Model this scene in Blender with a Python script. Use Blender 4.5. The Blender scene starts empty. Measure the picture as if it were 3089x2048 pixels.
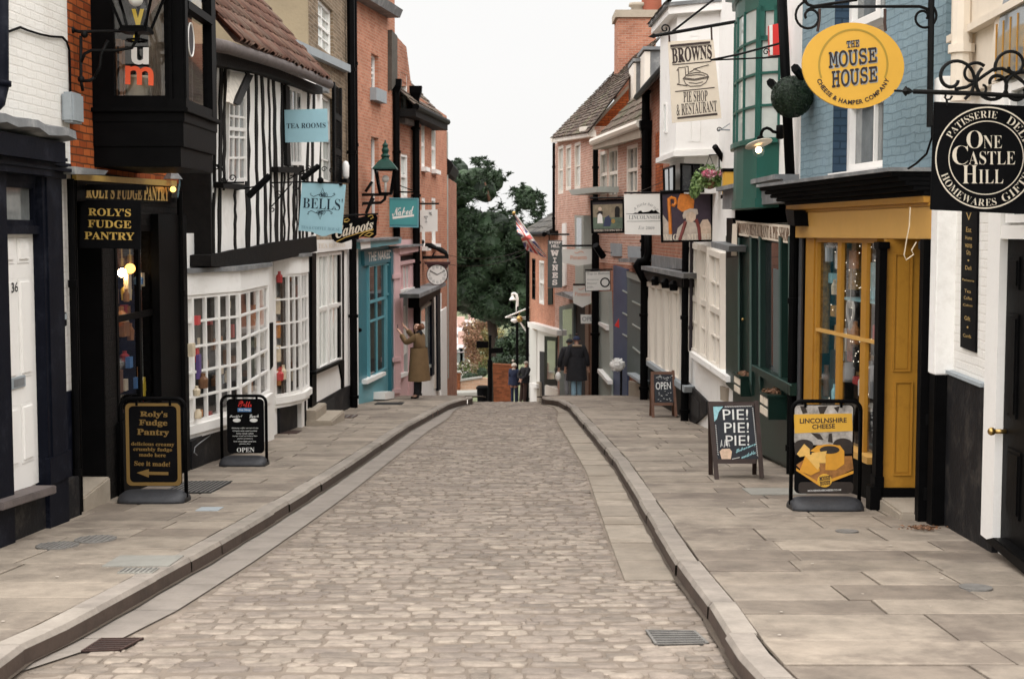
import bpy, bmesh, math, random
from mathutils import Vector
R = random.Random(11)
sc = bpy.context.scene
col = sc.collection
# ---------------------------------------------------------------- camera
H = 1.94                      # eye height above the road under the camera
PITCH = math.radians(4.253)   # looking slightly down the hill
FP = 50 / 36 * 3089           # focal length in photograph pixels
cam_d = bpy.data.cameras.new('camera'); cam = bpy.data.objects.new('camera', cam_d); col.objects.link(cam)
cam.location = (0, 0, H); cam.rotation_euler = (math.pi / 2 - PITCH, 0, 0)
cam_d.lens = 50; cam_d.sensor_width = 36; cam_d.clip_end = 5000; cam_d.clip_start = 0.2
cam_d.dof.use_dof = True; cam_d.dof.focus_distance = 15.5; cam_d.dof.aperture_fstop = 4.5
sc.camera = cam
# ---------------------------------------------------------------- sky, sun, exposure
SUN_EL, SUN_AZ = math.radians(72), math.radians(195)
w = bpy.data.worlds.new('World'); sc.world = w; w.use_nodes = True
nt = w.node_tree; nt.nodes.clear()
def nn(t, typ, **kw):
    n = t.nodes.new(typ)
    for k, v in kw.items(): setattr(n, k, v)
    return n
wo = nn(nt, 'ShaderNodeOutputWorld'); bg = nn(nt, 'ShaderNodeBackground'); bg.inputs[1].default_value = 0.1
sky = nn(nt, 'ShaderNodeTexSky', sky_type='NISHITA'); sky.sun_disc = False
sky.sun_elevation = SUN_EL; sky.sun_rotation = SUN_AZ; sky.air_density = 1.5; sky.dust_density = 4
hs = nn(nt, 'ShaderNodeHueSaturation'); hs.inputs['Saturation'].default_value = 0.25
nt.links.new(sky.outputs[0], hs.inputs['Color'])
tc = nn(nt, 'ShaderNodeTexCoord'); cl = nn(nt, 'ShaderNodeTexNoise'); cl.inputs['Scale'].default_value = 2.2; cl.inputs['Detail'].default_value = 4
nt.links.new(tc.outputs['Generated'], cl.inputs['Vector'])
cr = nn(nt, 'ShaderNodeValToRGB'); cr.color_ramp.elements[0].position = .3; cr.color_ramp.elements[0].color = (.93, .925, .915, 1)
cr.color_ramp.elements[1].position = .7; cr.color_ramp.elements[1].color = (1, .99, .975, 1)
nt.links.new(cl.outputs['Fac'], cr.inputs[0])
sm = nn(nt, 'ShaderNodeVectorMath', operation='SCALE'); sm.inputs['Scale'].default_value = 2.2
nt.links.new(cr.outputs[0], sm.inputs[0])
mx = nn(nt, 'ShaderNodeMixRGB'); mx.inputs[0].default_value = 0.97
nt.links.new(hs.outputs[0], mx.inputs[1]); nt.links.new(sm.outputs[0], mx.inputs[2])
nt.links.new(mx.outputs[0], bg.inputs[0]); nt.links.new(bg.outputs[0], wo.inputs[0])
sun_d = bpy.data.lights.new('sun', 'SUN'); sun = bpy.data.objects.new('sun', sun_d); col.objects.link(sun)
sun_d.energy = 1.5; sun_d.angle = math.radians(125); sun_d.color = (1, .972, .945)
sun.rotation_euler = (math.pi / 2 - SUN_EL, 0, math.pi - SUN_AZ)
sc.view_settings.view_transform = 'Standard'; sc.view_settings.look = 'None'; sc.view_settings.gamma = 1
sc.view_settings.exposure = 2.2
sc.cycles.max_bounces = 8; sc.cycles.transparent_max_bounces = 12
# ---------------------------------------------------------------- pixel rays (photograph px, 3089 x 2048)
CP, SP = math.cos(PITCH), math.sin(PITCH)
def ray(p):
    xc, yc = (p[0] - 1544.5) / FP, (1024 - p[1]) / FP
    return Vector((xc, CP + yc * SP, -SP + yc * CP))
def at(p, Y):
    d = ray(p); return Vector((0, 0, H)) + d * (Y / d.y)
def conv(x0, y0, k):
    def f(*a): return [(x0 + a[i] * k, y0 + a[i + 1] * k) for i in range(0, len(a), 2)]
    return f
zd = conv(0, 0, 1.3062); zA = conv(0, 0, .5102); zB = conv(0, 800, .5102); zC = conv(500, 0, .4464); zD = conv(500, 650, .5102)
zE = conv(850, 200, .38265); zG = conv(850, 700, .38265); zH = conv(1450, 650, .38265); zI = conv(1600, 0, .4464)
zJ = conv(1800, 550, .4464); zK = conv(2100, 0, .4146); zL = conv(2100, 600, .4464); zM = conv(2300, 0, .4465)
zN = conv(2300, 600, .4146); zO = conv(2050, 1100, .6044); zP = conv(0, 1400, .4132); zQ = conv(800, 1150, .5728)
zR = conv(1250, 420, .36976); zS = conv(1320, 920, .20408); zT = conv(1150, 650, .19128)
def lerp(tab, x):
    if x <= tab[0][0]: return tab[0][1]
    for (a, va), (b, vb) in zip(tab, tab[1:]):
        if x <= b: return va + (vb - va) * (x - a) / (b - a)
    return tab[-1][1]
ROAD = [(-30, 1.98), (0, 0), (36.7, -2.42), (54, -4.56), (75, -7.0), (120, -13), (260, -26), (420, -30), (4000, -40)]
PAVE = [(-10, .14), (30, .14), (36, .17), (46, .24), (58, .1)]
def road_z(y): return lerp(ROAD, y)
def pave_z(y): return lerp(ROAD, y) + lerp(PAVE, y)
def gp(p, fn=road_z):
    d = ray(p); s = 5.0
    lo, hi = 2.0, 80.0
    for _ in range(50):
        m = (lo + hi) / 2
        if H + d.z / d.y * m > fn(m): lo = m
        else: hi = m
    return at(p, lo)
# ---------------------------------------------------------------- frames: vertical planes; u along, z up, o outwards
class Fr:
    def __init__(s, A, B, side):
        s.A = Vector((A[0], A[1], 0)); t = Vector((B[0] - A[0], B[1] - A[1], 0)); s.L = t.length; s.t = t / s.L
        s.n = Vector((s.t.y, -s.t.x, 0)) * side
    def uz(s, p, o=0.0):
        d = ray(p); c = Vector((0, 0, H)); k = (o - (c - s.A).dot(s.n)) / d.dot(s.n)
        P = c + d * k; return ((P - s.A).dot(s.t), P.z)
    def W(s, u, z, o=0.0):
        P = s.A + s.t * u + s.n * o; return Vector((P.x, P.y, z))
    def q(s, pts, o=0.0): return [s.uz(p, o) for p in pts]
    def bx(s, pts, o=0.0):            # mean rectangle u0,u1,z0,z1 of a pixel quad TL TR BR BL
        q = s.q(pts, o); us = sorted(a for a, _ in q); zs = sorted(b for _, b in q)
        return ((us[0] + us[1]) / 2, (us[2] + us[3]) / 2, (zs[0] + zs[1]) / 2, (zs[2] + zs[3]) / 2)
    def gz(s, u): return pave_z(s.W(u, 0).y)
def Fl(Y): return Fr((0, Y), (1, Y), 1)     # plane across the street facing the viewer, u = world x
def bil(q, s, t):
    a, b, c, d = q
    x0 = (a[0] + (b[0] - a[0]) * s, a[1] + (b[1] - a[1]) * s); x1 = (d[0] + (c[0] - d[0]) * s, d[1] + (c[1] - d[1]) * s)
    return (x0[0] + (x1[0] - x0[0]) * t, x0[1] + (x1[1] - x0[1]) * t)
# ---------------------------------------------------------------- materials
def C(h):
    f = lambda v: v / 12.92 if v <= .04045 else ((v + .055) / 1.055) ** 2.4
    return tuple(f(int(h[i:i + 2], 16) / 255) for i in (0, 2, 4)) + (1,)
def base_mat(name):
    m = bpy.data.materials.new(name); m.use_nodes = True
    return m, m.node_tree, m.node_tree.nodes['Principled BSDF']
def mat(name, c, rough=.6, var=.12, vs=2.5, bump=0, bs=40, metal=0, spec=.4, dirt=None, dirt_amt=.35, ds=3):
    m, t, b = base_mat(name); c = C(c) if isinstance(c, str) else c
    b.inputs['Roughness'].default_value = rough; b.inputs['Metallic'].default_value = metal; b.inputs['Specular IOR Level'].default_value = spec
    tx = nn(t, 'ShaderNodeTexCoord'); no = nn(t, 'ShaderNodeTexNoise'); no.inputs['Scale'].default_value = vs; no.inputs['Detail'].default_value = 6; no.inputs['Roughness'].default_value = .65
    t.links.new(tx.outputs['Object'], no.inputs['Vector'])
    r = nn(t, 'ShaderNodeValToRGB'); r.color_ramp.elements[0].position = .25; r.color_ramp.elements[1].position = .75
    r.color_ramp.elements[0].color = tuple(v * (1 - var) for v in c[:3]) + (1,); r.color_ramp.elements[1].color = tuple(min(1, v * (1 + var)) for v in c[:3]) + (1,)
    t.links.new(no.outputs['Fac'], r.inputs[0]); out = r.outputs[0]
    if dirt:
        n2 = nn(t, 'ShaderNodeTexNoise'); n2.inputs['Scale'].default_value = ds; n2.inputs['Detail'].default_value = 8; n2.inputs['Roughness'].default_value = .75
        t.links.new(tx.outputs['Object'], n2.inputs['Vector'])
        r2 = nn(t, 'ShaderNodeValToRGB'); r2.color_ramp.elements[0].position = .52; r2.color_ramp.elements[0].color = (0, 0, 0, 1)
        r2.color_ramp.elements[1].position = .75; r2.color_ramp.elements[1].color = (dirt_amt,) * 3 + (1,)
        t.links.new(n2.outputs['Fac'], r2.inputs[0])
        mm = nn(t, 'ShaderNodeMixRGB'); mm.inputs[2].default_value = C(dirt)
        t.links.new(r2.outputs[0], mm.inputs[0]); t.links.new(out, mm.inputs[1]); out = mm.outputs[0]
    t.links.new(out, b.inputs['Base Color'])
    if bump:
        n3 = nn(t, 'ShaderNodeTexNoise'); n3.inputs['Scale'].default_value = bs; n3.inputs['Detail'].default_value = 5
        t.links.new(tx.outputs['Object'], n3.inputs['Vector'])
        bp = nn(t, 'ShaderNodeBump'); bp.inputs['Strength'].default_value = bump; bp.inputs['Distance'].default_value = .01
        t.links.new(n3.outputs['Fac'], bp.inputs['Height']); t.links.new(bp.outputs[0], b.inputs['Normal'])
    return m
def brick(name, c1, c2, mortar, bw=.22, rh=.075, ms=.009, var=.5, bump=.5, rough=.85, dirt=None, wob=.012):
    m, t, b = base_mat(name); b.inputs['Roughness'].default_value = rough; b.inputs['Specular IOR Level'].default_value = .1
    uv = nn(t, 'ShaderNodeUVMap'); n0 = nn(t, 'ShaderNodeTexNoise'); n0.inputs['Scale'].default_value = 5; n0.inputs['Detail'].default_value = 3
    t.links.new(uv.outputs[0], n0.inputs['Vector'])
    sb = nn(t, 'ShaderNodeVectorMath', operation='SUBTRACT'); sb.inputs[1].default_value = (.5, .5, .5); t.links.new(n0.outputs['Color'], sb.inputs[0])
    sl = nn(t, 'ShaderNodeVectorMath', operation='SCALE'); sl.inputs['Scale'].default_value = wob * 2; t.links.new(sb.outputs[0], sl.inputs[0])
    ad = nn(t, 'ShaderNodeVectorMath', operation='ADD'); t.links.new(uv.outputs[0], ad.inputs[0]); t.links.new(sl.outputs[0], ad.inputs[1])
    bt = nn(t, 'ShaderNodeTexBrick'); bt.inputs['Scale'].default_value = 1; bt.inputs['Brick Width'].default_value = bw; bt.inputs['Row Height'].default_value = rh
    bt.inputs['Mortar Size'].default_value = ms; bt.inputs['Mortar Smooth'].default_value = .3
    bt.inputs['Color1'].default_value = C(c1); bt.inputs['Color2'].default_value = C(c2); bt.inputs['Mortar'].default_value = C(mortar)
    t.links.new(ad.outputs[0], bt.inputs['Vector'])
    no = nn(t, 'ShaderNodeTexNoise'); no.inputs['Scale'].default_value = 1.3; no.inputs['Detail'].default_value = 8; no.inputs['Roughness'].default_value = .7
    t.links.new(uv.outputs[0], no.inputs['Vector'])
    r = nn(t, 'ShaderNodeValToRGB'); r.color_ramp.elements[0].position = .3; r.color_ramp.elements[1].position = .7
    r.color_ramp.elements[0].color = (1 - var,) * 3 + (1,); r.color_ramp.elements[1].color = (1 + var * .35,) * 3 + (1,)
    t.links.new(no.outputs['Fac'], r.inputs[0])
    mu = nn(t, 'ShaderNodeMixRGB', blend_type='MULTIPLY'); mu.inputs[0].default_value = 1
    t.links.new(bt.outputs['Color'], mu.inputs[1]); t.links.new(r.outputs[0], mu.inputs[2]); out = mu.outputs[0]
    if dirt:
        n2 = nn(t, 'ShaderNodeTexNoise'); n2.inputs['Scale'].default_value = 1.1; n2.inputs['Detail'].default_value = 9; n2.inputs['Roughness'].default_value = .7
        t.links.new(uv.outputs[0], n2.inputs['Vector'])
        r2 = nn(t, 'ShaderNodeValToRGB'); r2.color_ramp.elements[0].position = .55; r2.color_ramp.elements[0].color = (0, 0, 0, 1)
        r2.color_ramp.elements[1].position = .8; r2.color_ramp.elements[1].color = (.5, .5, .5, 1); t.links.new(n2.outputs['Fac'], r2.inputs[0])
        mm = nn(t, 'ShaderNodeMixRGB'); mm.inputs[2].default_value = C(dirt); t.links.new(r2.outputs[0], mm.inputs[0]); t.links.new(out, mm.inputs[1]); out = mm.outputs[0]
    t.links.new(out, b.inputs['Base Color'])
    iv = nn(t, 'ShaderNodeMath', operation='SUBTRACT'); iv.inputs[0].default_value = 1; t.links.new(bt.outputs['Fac'], iv.inputs[1])
    n4 = nn(t, 'ShaderNodeTexNoise'); n4.inputs['Scale'].default_value = 30; t.links.new(uv.outputs[0], n4.inputs['Vector'])
    a4 = nn(t, 'ShaderNodeMath', operation='MULTIPLY_ADD'); a4.inputs[1].default_value = .5; t.links.new(n4.outputs['Fac'], a4.inputs[0]); t.links.new(iv.outputs[0], a4.inputs[2])
    bp = nn(t, 'ShaderNodeBump'); bp.inputs['Strength'].default_value = bump; bp.inputs['Distance'].default_value = .012
    t.links.new(a4.outputs[0], bp.inputs['Height']); t.links.new(bp.outputs[0], b.inputs['Normal'])
    return m
def stones(name, cols, rough=.75, ns=9, nvar=.35, bump=.4, stain=None):
    m, t, b = base_mat(name); b.inputs['Roughness'].default_value = rough; b.inputs['Specular IOR Level'].default_value = .35
    g = nn(t, 'ShaderNodeNewGeometry'); r = nn(t, 'ShaderNodeValToRGB'); e = r.color_ramp.elements
    for i, c in enumerate(cols):
        if i > 1: e.new(i / (len(cols) - 1))
        e[min(i, len(e) - 1)].position = i / (len(cols) - 1)
    for i, c in enumerate(cols): e[i].position = i / (len(cols) - 1); e[i].color = C(c)
    t.links.new(g.outputs['Random Per Island'], r.inputs[0])
    tx = nn(t, 'ShaderNodeTexCoord'); no = nn(t, 'ShaderNodeTexNoise'); no.inputs['Scale'].default_value = ns; no.inputs['Detail'].default_value = 8; no.inputs['Roughness'].default_value = .7
    t.links.new(tx.outputs['Object'], no.inputs['Vector'])
    r2 = nn(t, 'ShaderNodeValToRGB'); r2.color_ramp.elements[0].position = .3; r2.color_ramp.elements[1].position = .7
    r2.color_ramp.elements[0].color = (1 - nvar,) * 3 + (1,); r2.color_ramp.elements[1].color = (1 + nvar * .5,) * 3 + (1,)
    t.links.new(no.outputs['Fac'], r2.inputs[0])
    mu = nn(t, 'ShaderNodeMixRGB', blend_type='MULTIPLY'); mu.inputs[0].default_value = 1
    t.links.new(r.outputs[0], mu.inputs[1]); t.links.new(r2.outputs[0], mu.inputs[2]); out = mu.outputs[0]
    if stain:
        n2 = nn(t, 'ShaderNodeTexNoise'); n2.inputs['Scale'].default_value = 1.2; n2.inputs['Detail'].default_value = 7; n2.inputs['Roughness'].default_value = .65
        t.links.new(tx.outputs['Object'], n2.inputs['Vector'])
        r3 = nn(t, 'ShaderNodeValToRGB'); r3.color_ramp.elements[0].position = .52; r3.color_ramp.elements[0].color = (0, 0, 0, 1)
        r3.color_ramp.elements[1].position = .62; r3.color_ramp.elements[1].color = (.6, .6, .6, 1); t.links.new(n2.outputs['Fac'], r3.inputs[0])
        mm = nn(t, 'ShaderNodeMixRGB'); mm.inputs[2].default_value = C(stain); t.links.new(r3.outputs[0], mm.inputs[0]); t.links.new(out, mm.inputs[1]); out = mm.outputs[0]
    t.links.new(out, b.inputs['Base Color'])
    n3 = nn(t, 'ShaderNodeTexNoise'); n3.inputs['Scale'].default_value = 45; n3.inputs['Detail'].default_value = 6; t.links.new(tx.outputs['Object'], n3.inputs['Vector'])
    bp = nn(t, 'ShaderNodeBump'); bp.inputs['Strength'].default_value = bump; bp.inputs['Distance'].default_value = .008
    t.links.new(n3.outputs['Fac'], bp.inputs['Height']); t.links.new(bp.outputs[0], b.inputs['Normal'])
    return m
def glass_mat(name, tint=(1, 1, 1, 1), lo=.08):
    m = bpy.data.materials.new(name); m.use_nodes = True; t = m.node_tree; t.nodes.clear()
    o = nn(t, 'ShaderNodeOutputMaterial'); a = nn(t, 'ShaderNodeBsdfTransparent'); a.inputs[0].default_value = tint
    g = nn(t, 'ShaderNodeBsdfGlossy'); g.inputs['Roughness'].default_value = .03; f = nn(t, 'ShaderNodeFresnel'); f.inputs[0].default_value = 1.45
    ma = nn(t, 'ShaderNodeMath', operation='ADD'); ma.inputs[1].default_value = lo; ma.use_clamp = True; t.links.new(f.outputs[0], ma.inputs[0])
    gb = nn(t, 'ShaderNodeNewGeometry'); mb_ = nn(t, 'ShaderNodeMath', operation='SUBTRACT'); mb_.use_clamp = True; t.links.new(ma.outputs[0], mb_.inputs[0]); t.links.new(gb.outputs['Backfacing'], mb_.inputs[1]); ma = mb_
    mm = nn(t, 'ShaderNodeMixShader'); t.links.new(ma.outputs[0], mm.inputs[0]); t.links.new(a.outputs[0], mm.inputs[1]); t.links.new(g.outputs[0], mm.inputs[2]); t.links.new(mm.outputs[0], o.inputs[0])
    return m
def glow(name, c, s):
    m, t, b = base_mat(name); b.inputs['Base Color'].default_value = C(c); b.inputs['Emission Color'].default_value = C(c); b.inputs['Emission Strength'].default_value = s
    return m
M = {}
M['white'] = mat('white_paint', (.82, .80, .77, 1), .45, .05, 3, .15, 30, dirt='8a8378', dirt_amt=.18)
M['wallwhite'] = brick('white_painted_brick', 'e9e6e1', 'e5e2dc', 'e2deD8', var=.05, bump=.45, rough=.6, dirt='b5ada2')
M['render'] = mat('white_render', (.86, .845, .82, 1), .8, .05, 1.5, .4, 25, dirt='9a9184', dirt_amt=.3)
M['cream'] = mat('cream_paint', (.68, .60, .50, 1), .6, .06, 2, .2, 20, dirt='9a8a78', dirt_amt=.2)
M['creamwin'] = mat('cream_window_paint', (.74, .68, .60, 1), .45, .05, 3, .1, 30, dirt='9a9082', dirt_amt=.2)
M['black'] = mat('black_paint', (.0035, .0034, .0036, 1), .45, .3, 4, .15, 25, spec=.03)
M['blackmatt'] = mat('matt_black', (.0045, .0045, .005, 1), .6, .3, 6, .1, 60, spec=.03)
M['blackbrick'] = brick('black_painted_brick', '0b0a0b', '090809', '060606', var=.3, bump=.8, rough=.5)
M['plinth'] = mat('dark_render', (.008, .0078, .0092, 1), .65, .3, 3, .4, 20, spec=.2, dirt='6a6258', dirt_amt=.35)
M['navy'] = mat('navy_paint', (.005, .006, .011, 1), .5, .25, 3, .15, 25, spec=.06, dirt='5a5c66', dirt_amt=.2)
M['iron'] = mat('wrought_iron', (.005, .005, .005, 1), .5, .3, 8, .1, 80, spec=.12)
M['lead'] = mat('lead_sheet', (.16, .165, .17, 1), .6, .35, 3, .4, 15, dirt='d0cdc4', dirt_amt=.35)
M['stone'] = mat('sandstone', (.34, .29, .23, 1), .85, .2, 3, .5, 30, dirt='3c342a', dirt_amt=.5)
M['bandstone'] = mat('grey_stone', (.30, .33, .35, 1), .8, .15, 3, .4, 30, dirt='4a4a46')
M['timber'] = mat('black_timber', (.006, .005, .0045, 1), .7, .5, 9, .7, 22, spec=.15)
M['oak'] = mat('brown_timber', (.16, .075, .035, 1), .6, .3, 6, .3, 30)
M['greywood'] = mat('weathered_sill', (.11, .09, .085, 1), .7, .3, 6, .4, 30)
M['orangebrick'] = brick('orange_brick', 'bd6638', '944828', '64402c', var=.3, dirt='3a1d14')
M['redbrick'] = brick('light_red_brick', 'c48a70', 'b0745c', 'bc9c88', var=.25, dirt='b88872', bump=.6)
M['redbrick2'] = brick('mottled_red_brick', 'b27c66', '9a6450', 'a8907e', var=.3, dirt='6a4434', bump=.6)
M['pinkbrick'] = brick('pale_pink_brick', 'cca290', 'b48674', 'd4c6ba', var=.25, dirt='d8c8b8', bump=.6)
M['brownbrick'] = brick('weathered_brown_brick', '94806a', '70604e', 'a09484', var=.4, dirt='3c332a', bump=.7)
M['gardenbrick'] = brick('orange_garden_brick', '8e5236', '643c28', '6a4a34', var=.45, dirt='4a2a1a')
M['bluebrick'] = brick('blue_painted_brick', '8499a2', '7f949d', '758a93', var=.16, bump=1.0, rough=.55, dirt='8aa2b4', bw=.25, rh=.085, wob=.03)
M['shadedbluebrick'] = brick('shaded_blue_brick', '36485a', '324455', '2a3a49', var=.15, bump=.8, rough=.55, bw=.25, rh=.085)  # the blue brick again, with the shade of the recess in its colour
M['buff'] = mat('buff_render', (.25, .2, .13, 1), .85, .3, 1.5, .5, 20, dirt='4a3e2c')
M['teal'] = mat('teal_paint', (.035, .16, .20, 1), .4, .12, 3, .1, 40, dirt='1a4650', dirt_amt=.5)
M['tealight'] = mat('light_teal_paint', (.12, .32, .37, 1), .4, .08, 3, .1, 40)
M['pink'] = mat('pink_paint', (.66, .44, .44, 1), .45, .06, 3, .1, 40)
M['green'] = mat('bottle_green_paint', (.004, .018, .013, 1), .4, .15, 3, .1, 40, spec=.2)
M['baygreen'] = mat('bay_green_paint', (.012, .085, .066, 1), .4, .1, 3, .15, 30, dirt='2a6a5a', dirt_amt=.3)
M['gold'] = mat('mustard_paint', (.42, .20, .022, 1), .45, .1, 3, .15, 30, dirt='5c3206', dirt_amt=.45)
M['goldfascia'] = mat('mustard_fascia', (.60, .34, .09, 1), .5, .06, 3, .1, 40)
M['goldleaf'] = mat('gold_leaf', (.55, .36, .09, 1), .4, .12, 20, 0, 40, metal=.3)
M['brass'] = mat('brass', (.42, .28, .1, 1), .3, .2, 30, metal=.9)
M['blueslate'] = mat('slate_blue_paint', (.055, .075, .14, 1), .5, .15, 3)
M['greyshop'] = mat('grey_green_paint', (.085, .105, .105, 1), .5, .15, 3)
M['sage'] = mat('sage_paint', (.33, .36, .33, 1), .5, .1, 3, dirt='6a6a60')
M['slate'] = stones('roof_slate', ['3a3836', '4a4540', '555048', '2e2c2a'], .7, 5, .4)
M['pantile'] = stones('clay_pantile', ['66483e', '785648', '6c4e42', '584036', '826454'], .85, 7, .4, stain='7a6a5e')
M['plaintile'] = stones('clay_plain_tile', ['52443c', '604e44', '443a34', '6a5a4e', '4c423c'], .85, 6, .4, stain='6a6850')
M['mosstile'] = stones('mossy_clay_tile', ['54443a', '66544a', '4c4634', '565040', '6c584c'], .85, 6, .4, stain='4c4c30')
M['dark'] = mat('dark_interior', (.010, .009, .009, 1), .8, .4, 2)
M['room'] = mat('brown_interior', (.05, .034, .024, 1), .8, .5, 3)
M['darkglass'] = mat('dark_window_glass', (.016, .018, .02, 1), .04, .6, 1.2, spec=.6)
M['greyglass'] = mat('curtained_window_glass', (.16, .17, .17, 1), .05, .5, 2.0, spec=.6)
M['paleglass'] = mat('pale_reflection_glass', (.52, .55, .52, 1), .06, .25, 1.2, spec=.6)  # reflections of pale walls put into the base colour
M['glass'] = glass_mat('clear_shop_glass')
M['blindglass'] = mat('blind_behind_glass', (.62, .60, .55, 1), .08, .08, 1.5, spec=.5)
M['bluesign'] = mat('pale_blue_board', (.30, .50, .57, 1), .5, .05, 5, .1, 120)
M['inktext'] = mat('ink_lettering', (.015, .03, .045, 1), .5, .1, spec=.1)
M['fadetext'] = mat('faded_blue_lettering', (.12, .24, .30, 1), .5, .1)
M['yellow'] = mat('yellow_board', (.66, .37, .045, 1), .5, .04, 5, .1, 120)
M['olive'] = mat('dull_gold_line', (.36, .24, .03, 1), .5, .1)
M['plum'] = mat('plum_black', (.02, .014, .018, 1), .55, .1)
M['whitetext'] = mat('white_lettering', (.78, .76, .73, 1), .5, .04)
M['creamboard'] = mat('cream_board', (.74, .65, .53, 1), .55, .05, 4, .1, 80)
M['whiteboard'] = mat('white_board', (.74, .72, .68, 1), .5, .03, 4)
M['greyboard'] = mat('grey_board', (.62, .61, .57, 1), .5, .05, 4)
M['chalk'] = mat('chalk', (.70, .70, .68, 1), .9, .2, 40)
M['chalkblue'] = mat('blue_chalk', (.30, .55, .60, 1), .9, .25, 30)
M['slateboard'] = mat('chalkboard', (.014, .017, .024, 1), .6, .4, 6)
M['boardwood'] = mat('dark_frame_wood', (.035, .02, .016, 1), .5, .3, 10, .2, 40)
M['openwood'] = mat('red_brown_frame_wood', (.13, .06, .035, 1), .55, .3, 10, .2, 40)
M['plastic'] = mat('grey_black_plastic', (.03, .031, .035, 1), .55, .25, 30, .3, 90, dirt='6a6a70', dirt_amt=.15)
M['red'] = mat('red_paint', (.62, .03, .025, 1), .4, .06)
M['orangered'] = mat('orange_red_vinyl', (.78, .10, .03, 1), .4, .05)
M['lemon'] = mat('yellow_vinyl', (.75, .55, .06, 1), .4, .05)
M['lampgreen'] = mat('verdigris_green', (.008, .045, .034, 1), .4, .3, 6, .1, 40, spec=.2, dirt='3a7060', dirt_amt=.25)
M['bulb'] = glow('lit_bulb', 'ffd9a0', 2.5); M['fairy'] = glow('fairy_bulb', 'fff2dc', .55)
M['warm'] = glow('warm_lamp', 'ffb45a', 1)
M['terracotta'] = mat('terracotta', (.45, .15, .10, 1), .8, .2)
M['edgegreen'] = mat('green_edge_highlight', (.04, .085, .075, 1), .5, .2)  # faint highlights on the green edges, painted as a paler tone
M['leaf'] = stones('dark_leaf', ['0f1c10', '1b2c17', '16261a', '243a20'], .55, 12, .4)
M['leafl'] = stones('pale_leaf', ['5a7a3a', '86a060', '3c5a2a', 'a4b880'], .6, 12, .3)
M['bloom'] = stones('pink_bloom', ['d88a9a', 'c85a78', 'e8c4c8', 'b04060'], .6, 12, .2)
M['yew'] = stones('yew_needles', ['141f15', '1f2f1d', '2a3f26', '384c31', '192716'], .6, 3, .4, bump=.1)
M['olivebush'] = stones('autumn_leaf', ['6a6a3a', '80804c', '8a7040', '9a8a5c', '70643a'], .7, 5, .4, bump=.1)
M['rustbush'] = stones('russet_leaf', ['7a5640', '86624a', '6a4a36', '8c7656'], .7, 5, .4, bump=.1)
M['hedge'] = stones('hedge_leaf', ['33401f', '4a5a2c', '5a3c26', '566a38'], .7, 5, .4, bump=.1)
M['bark'] = mat('bark', (.03, .02, .015, 1), .9, .4, 6, .6, 20)
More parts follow.
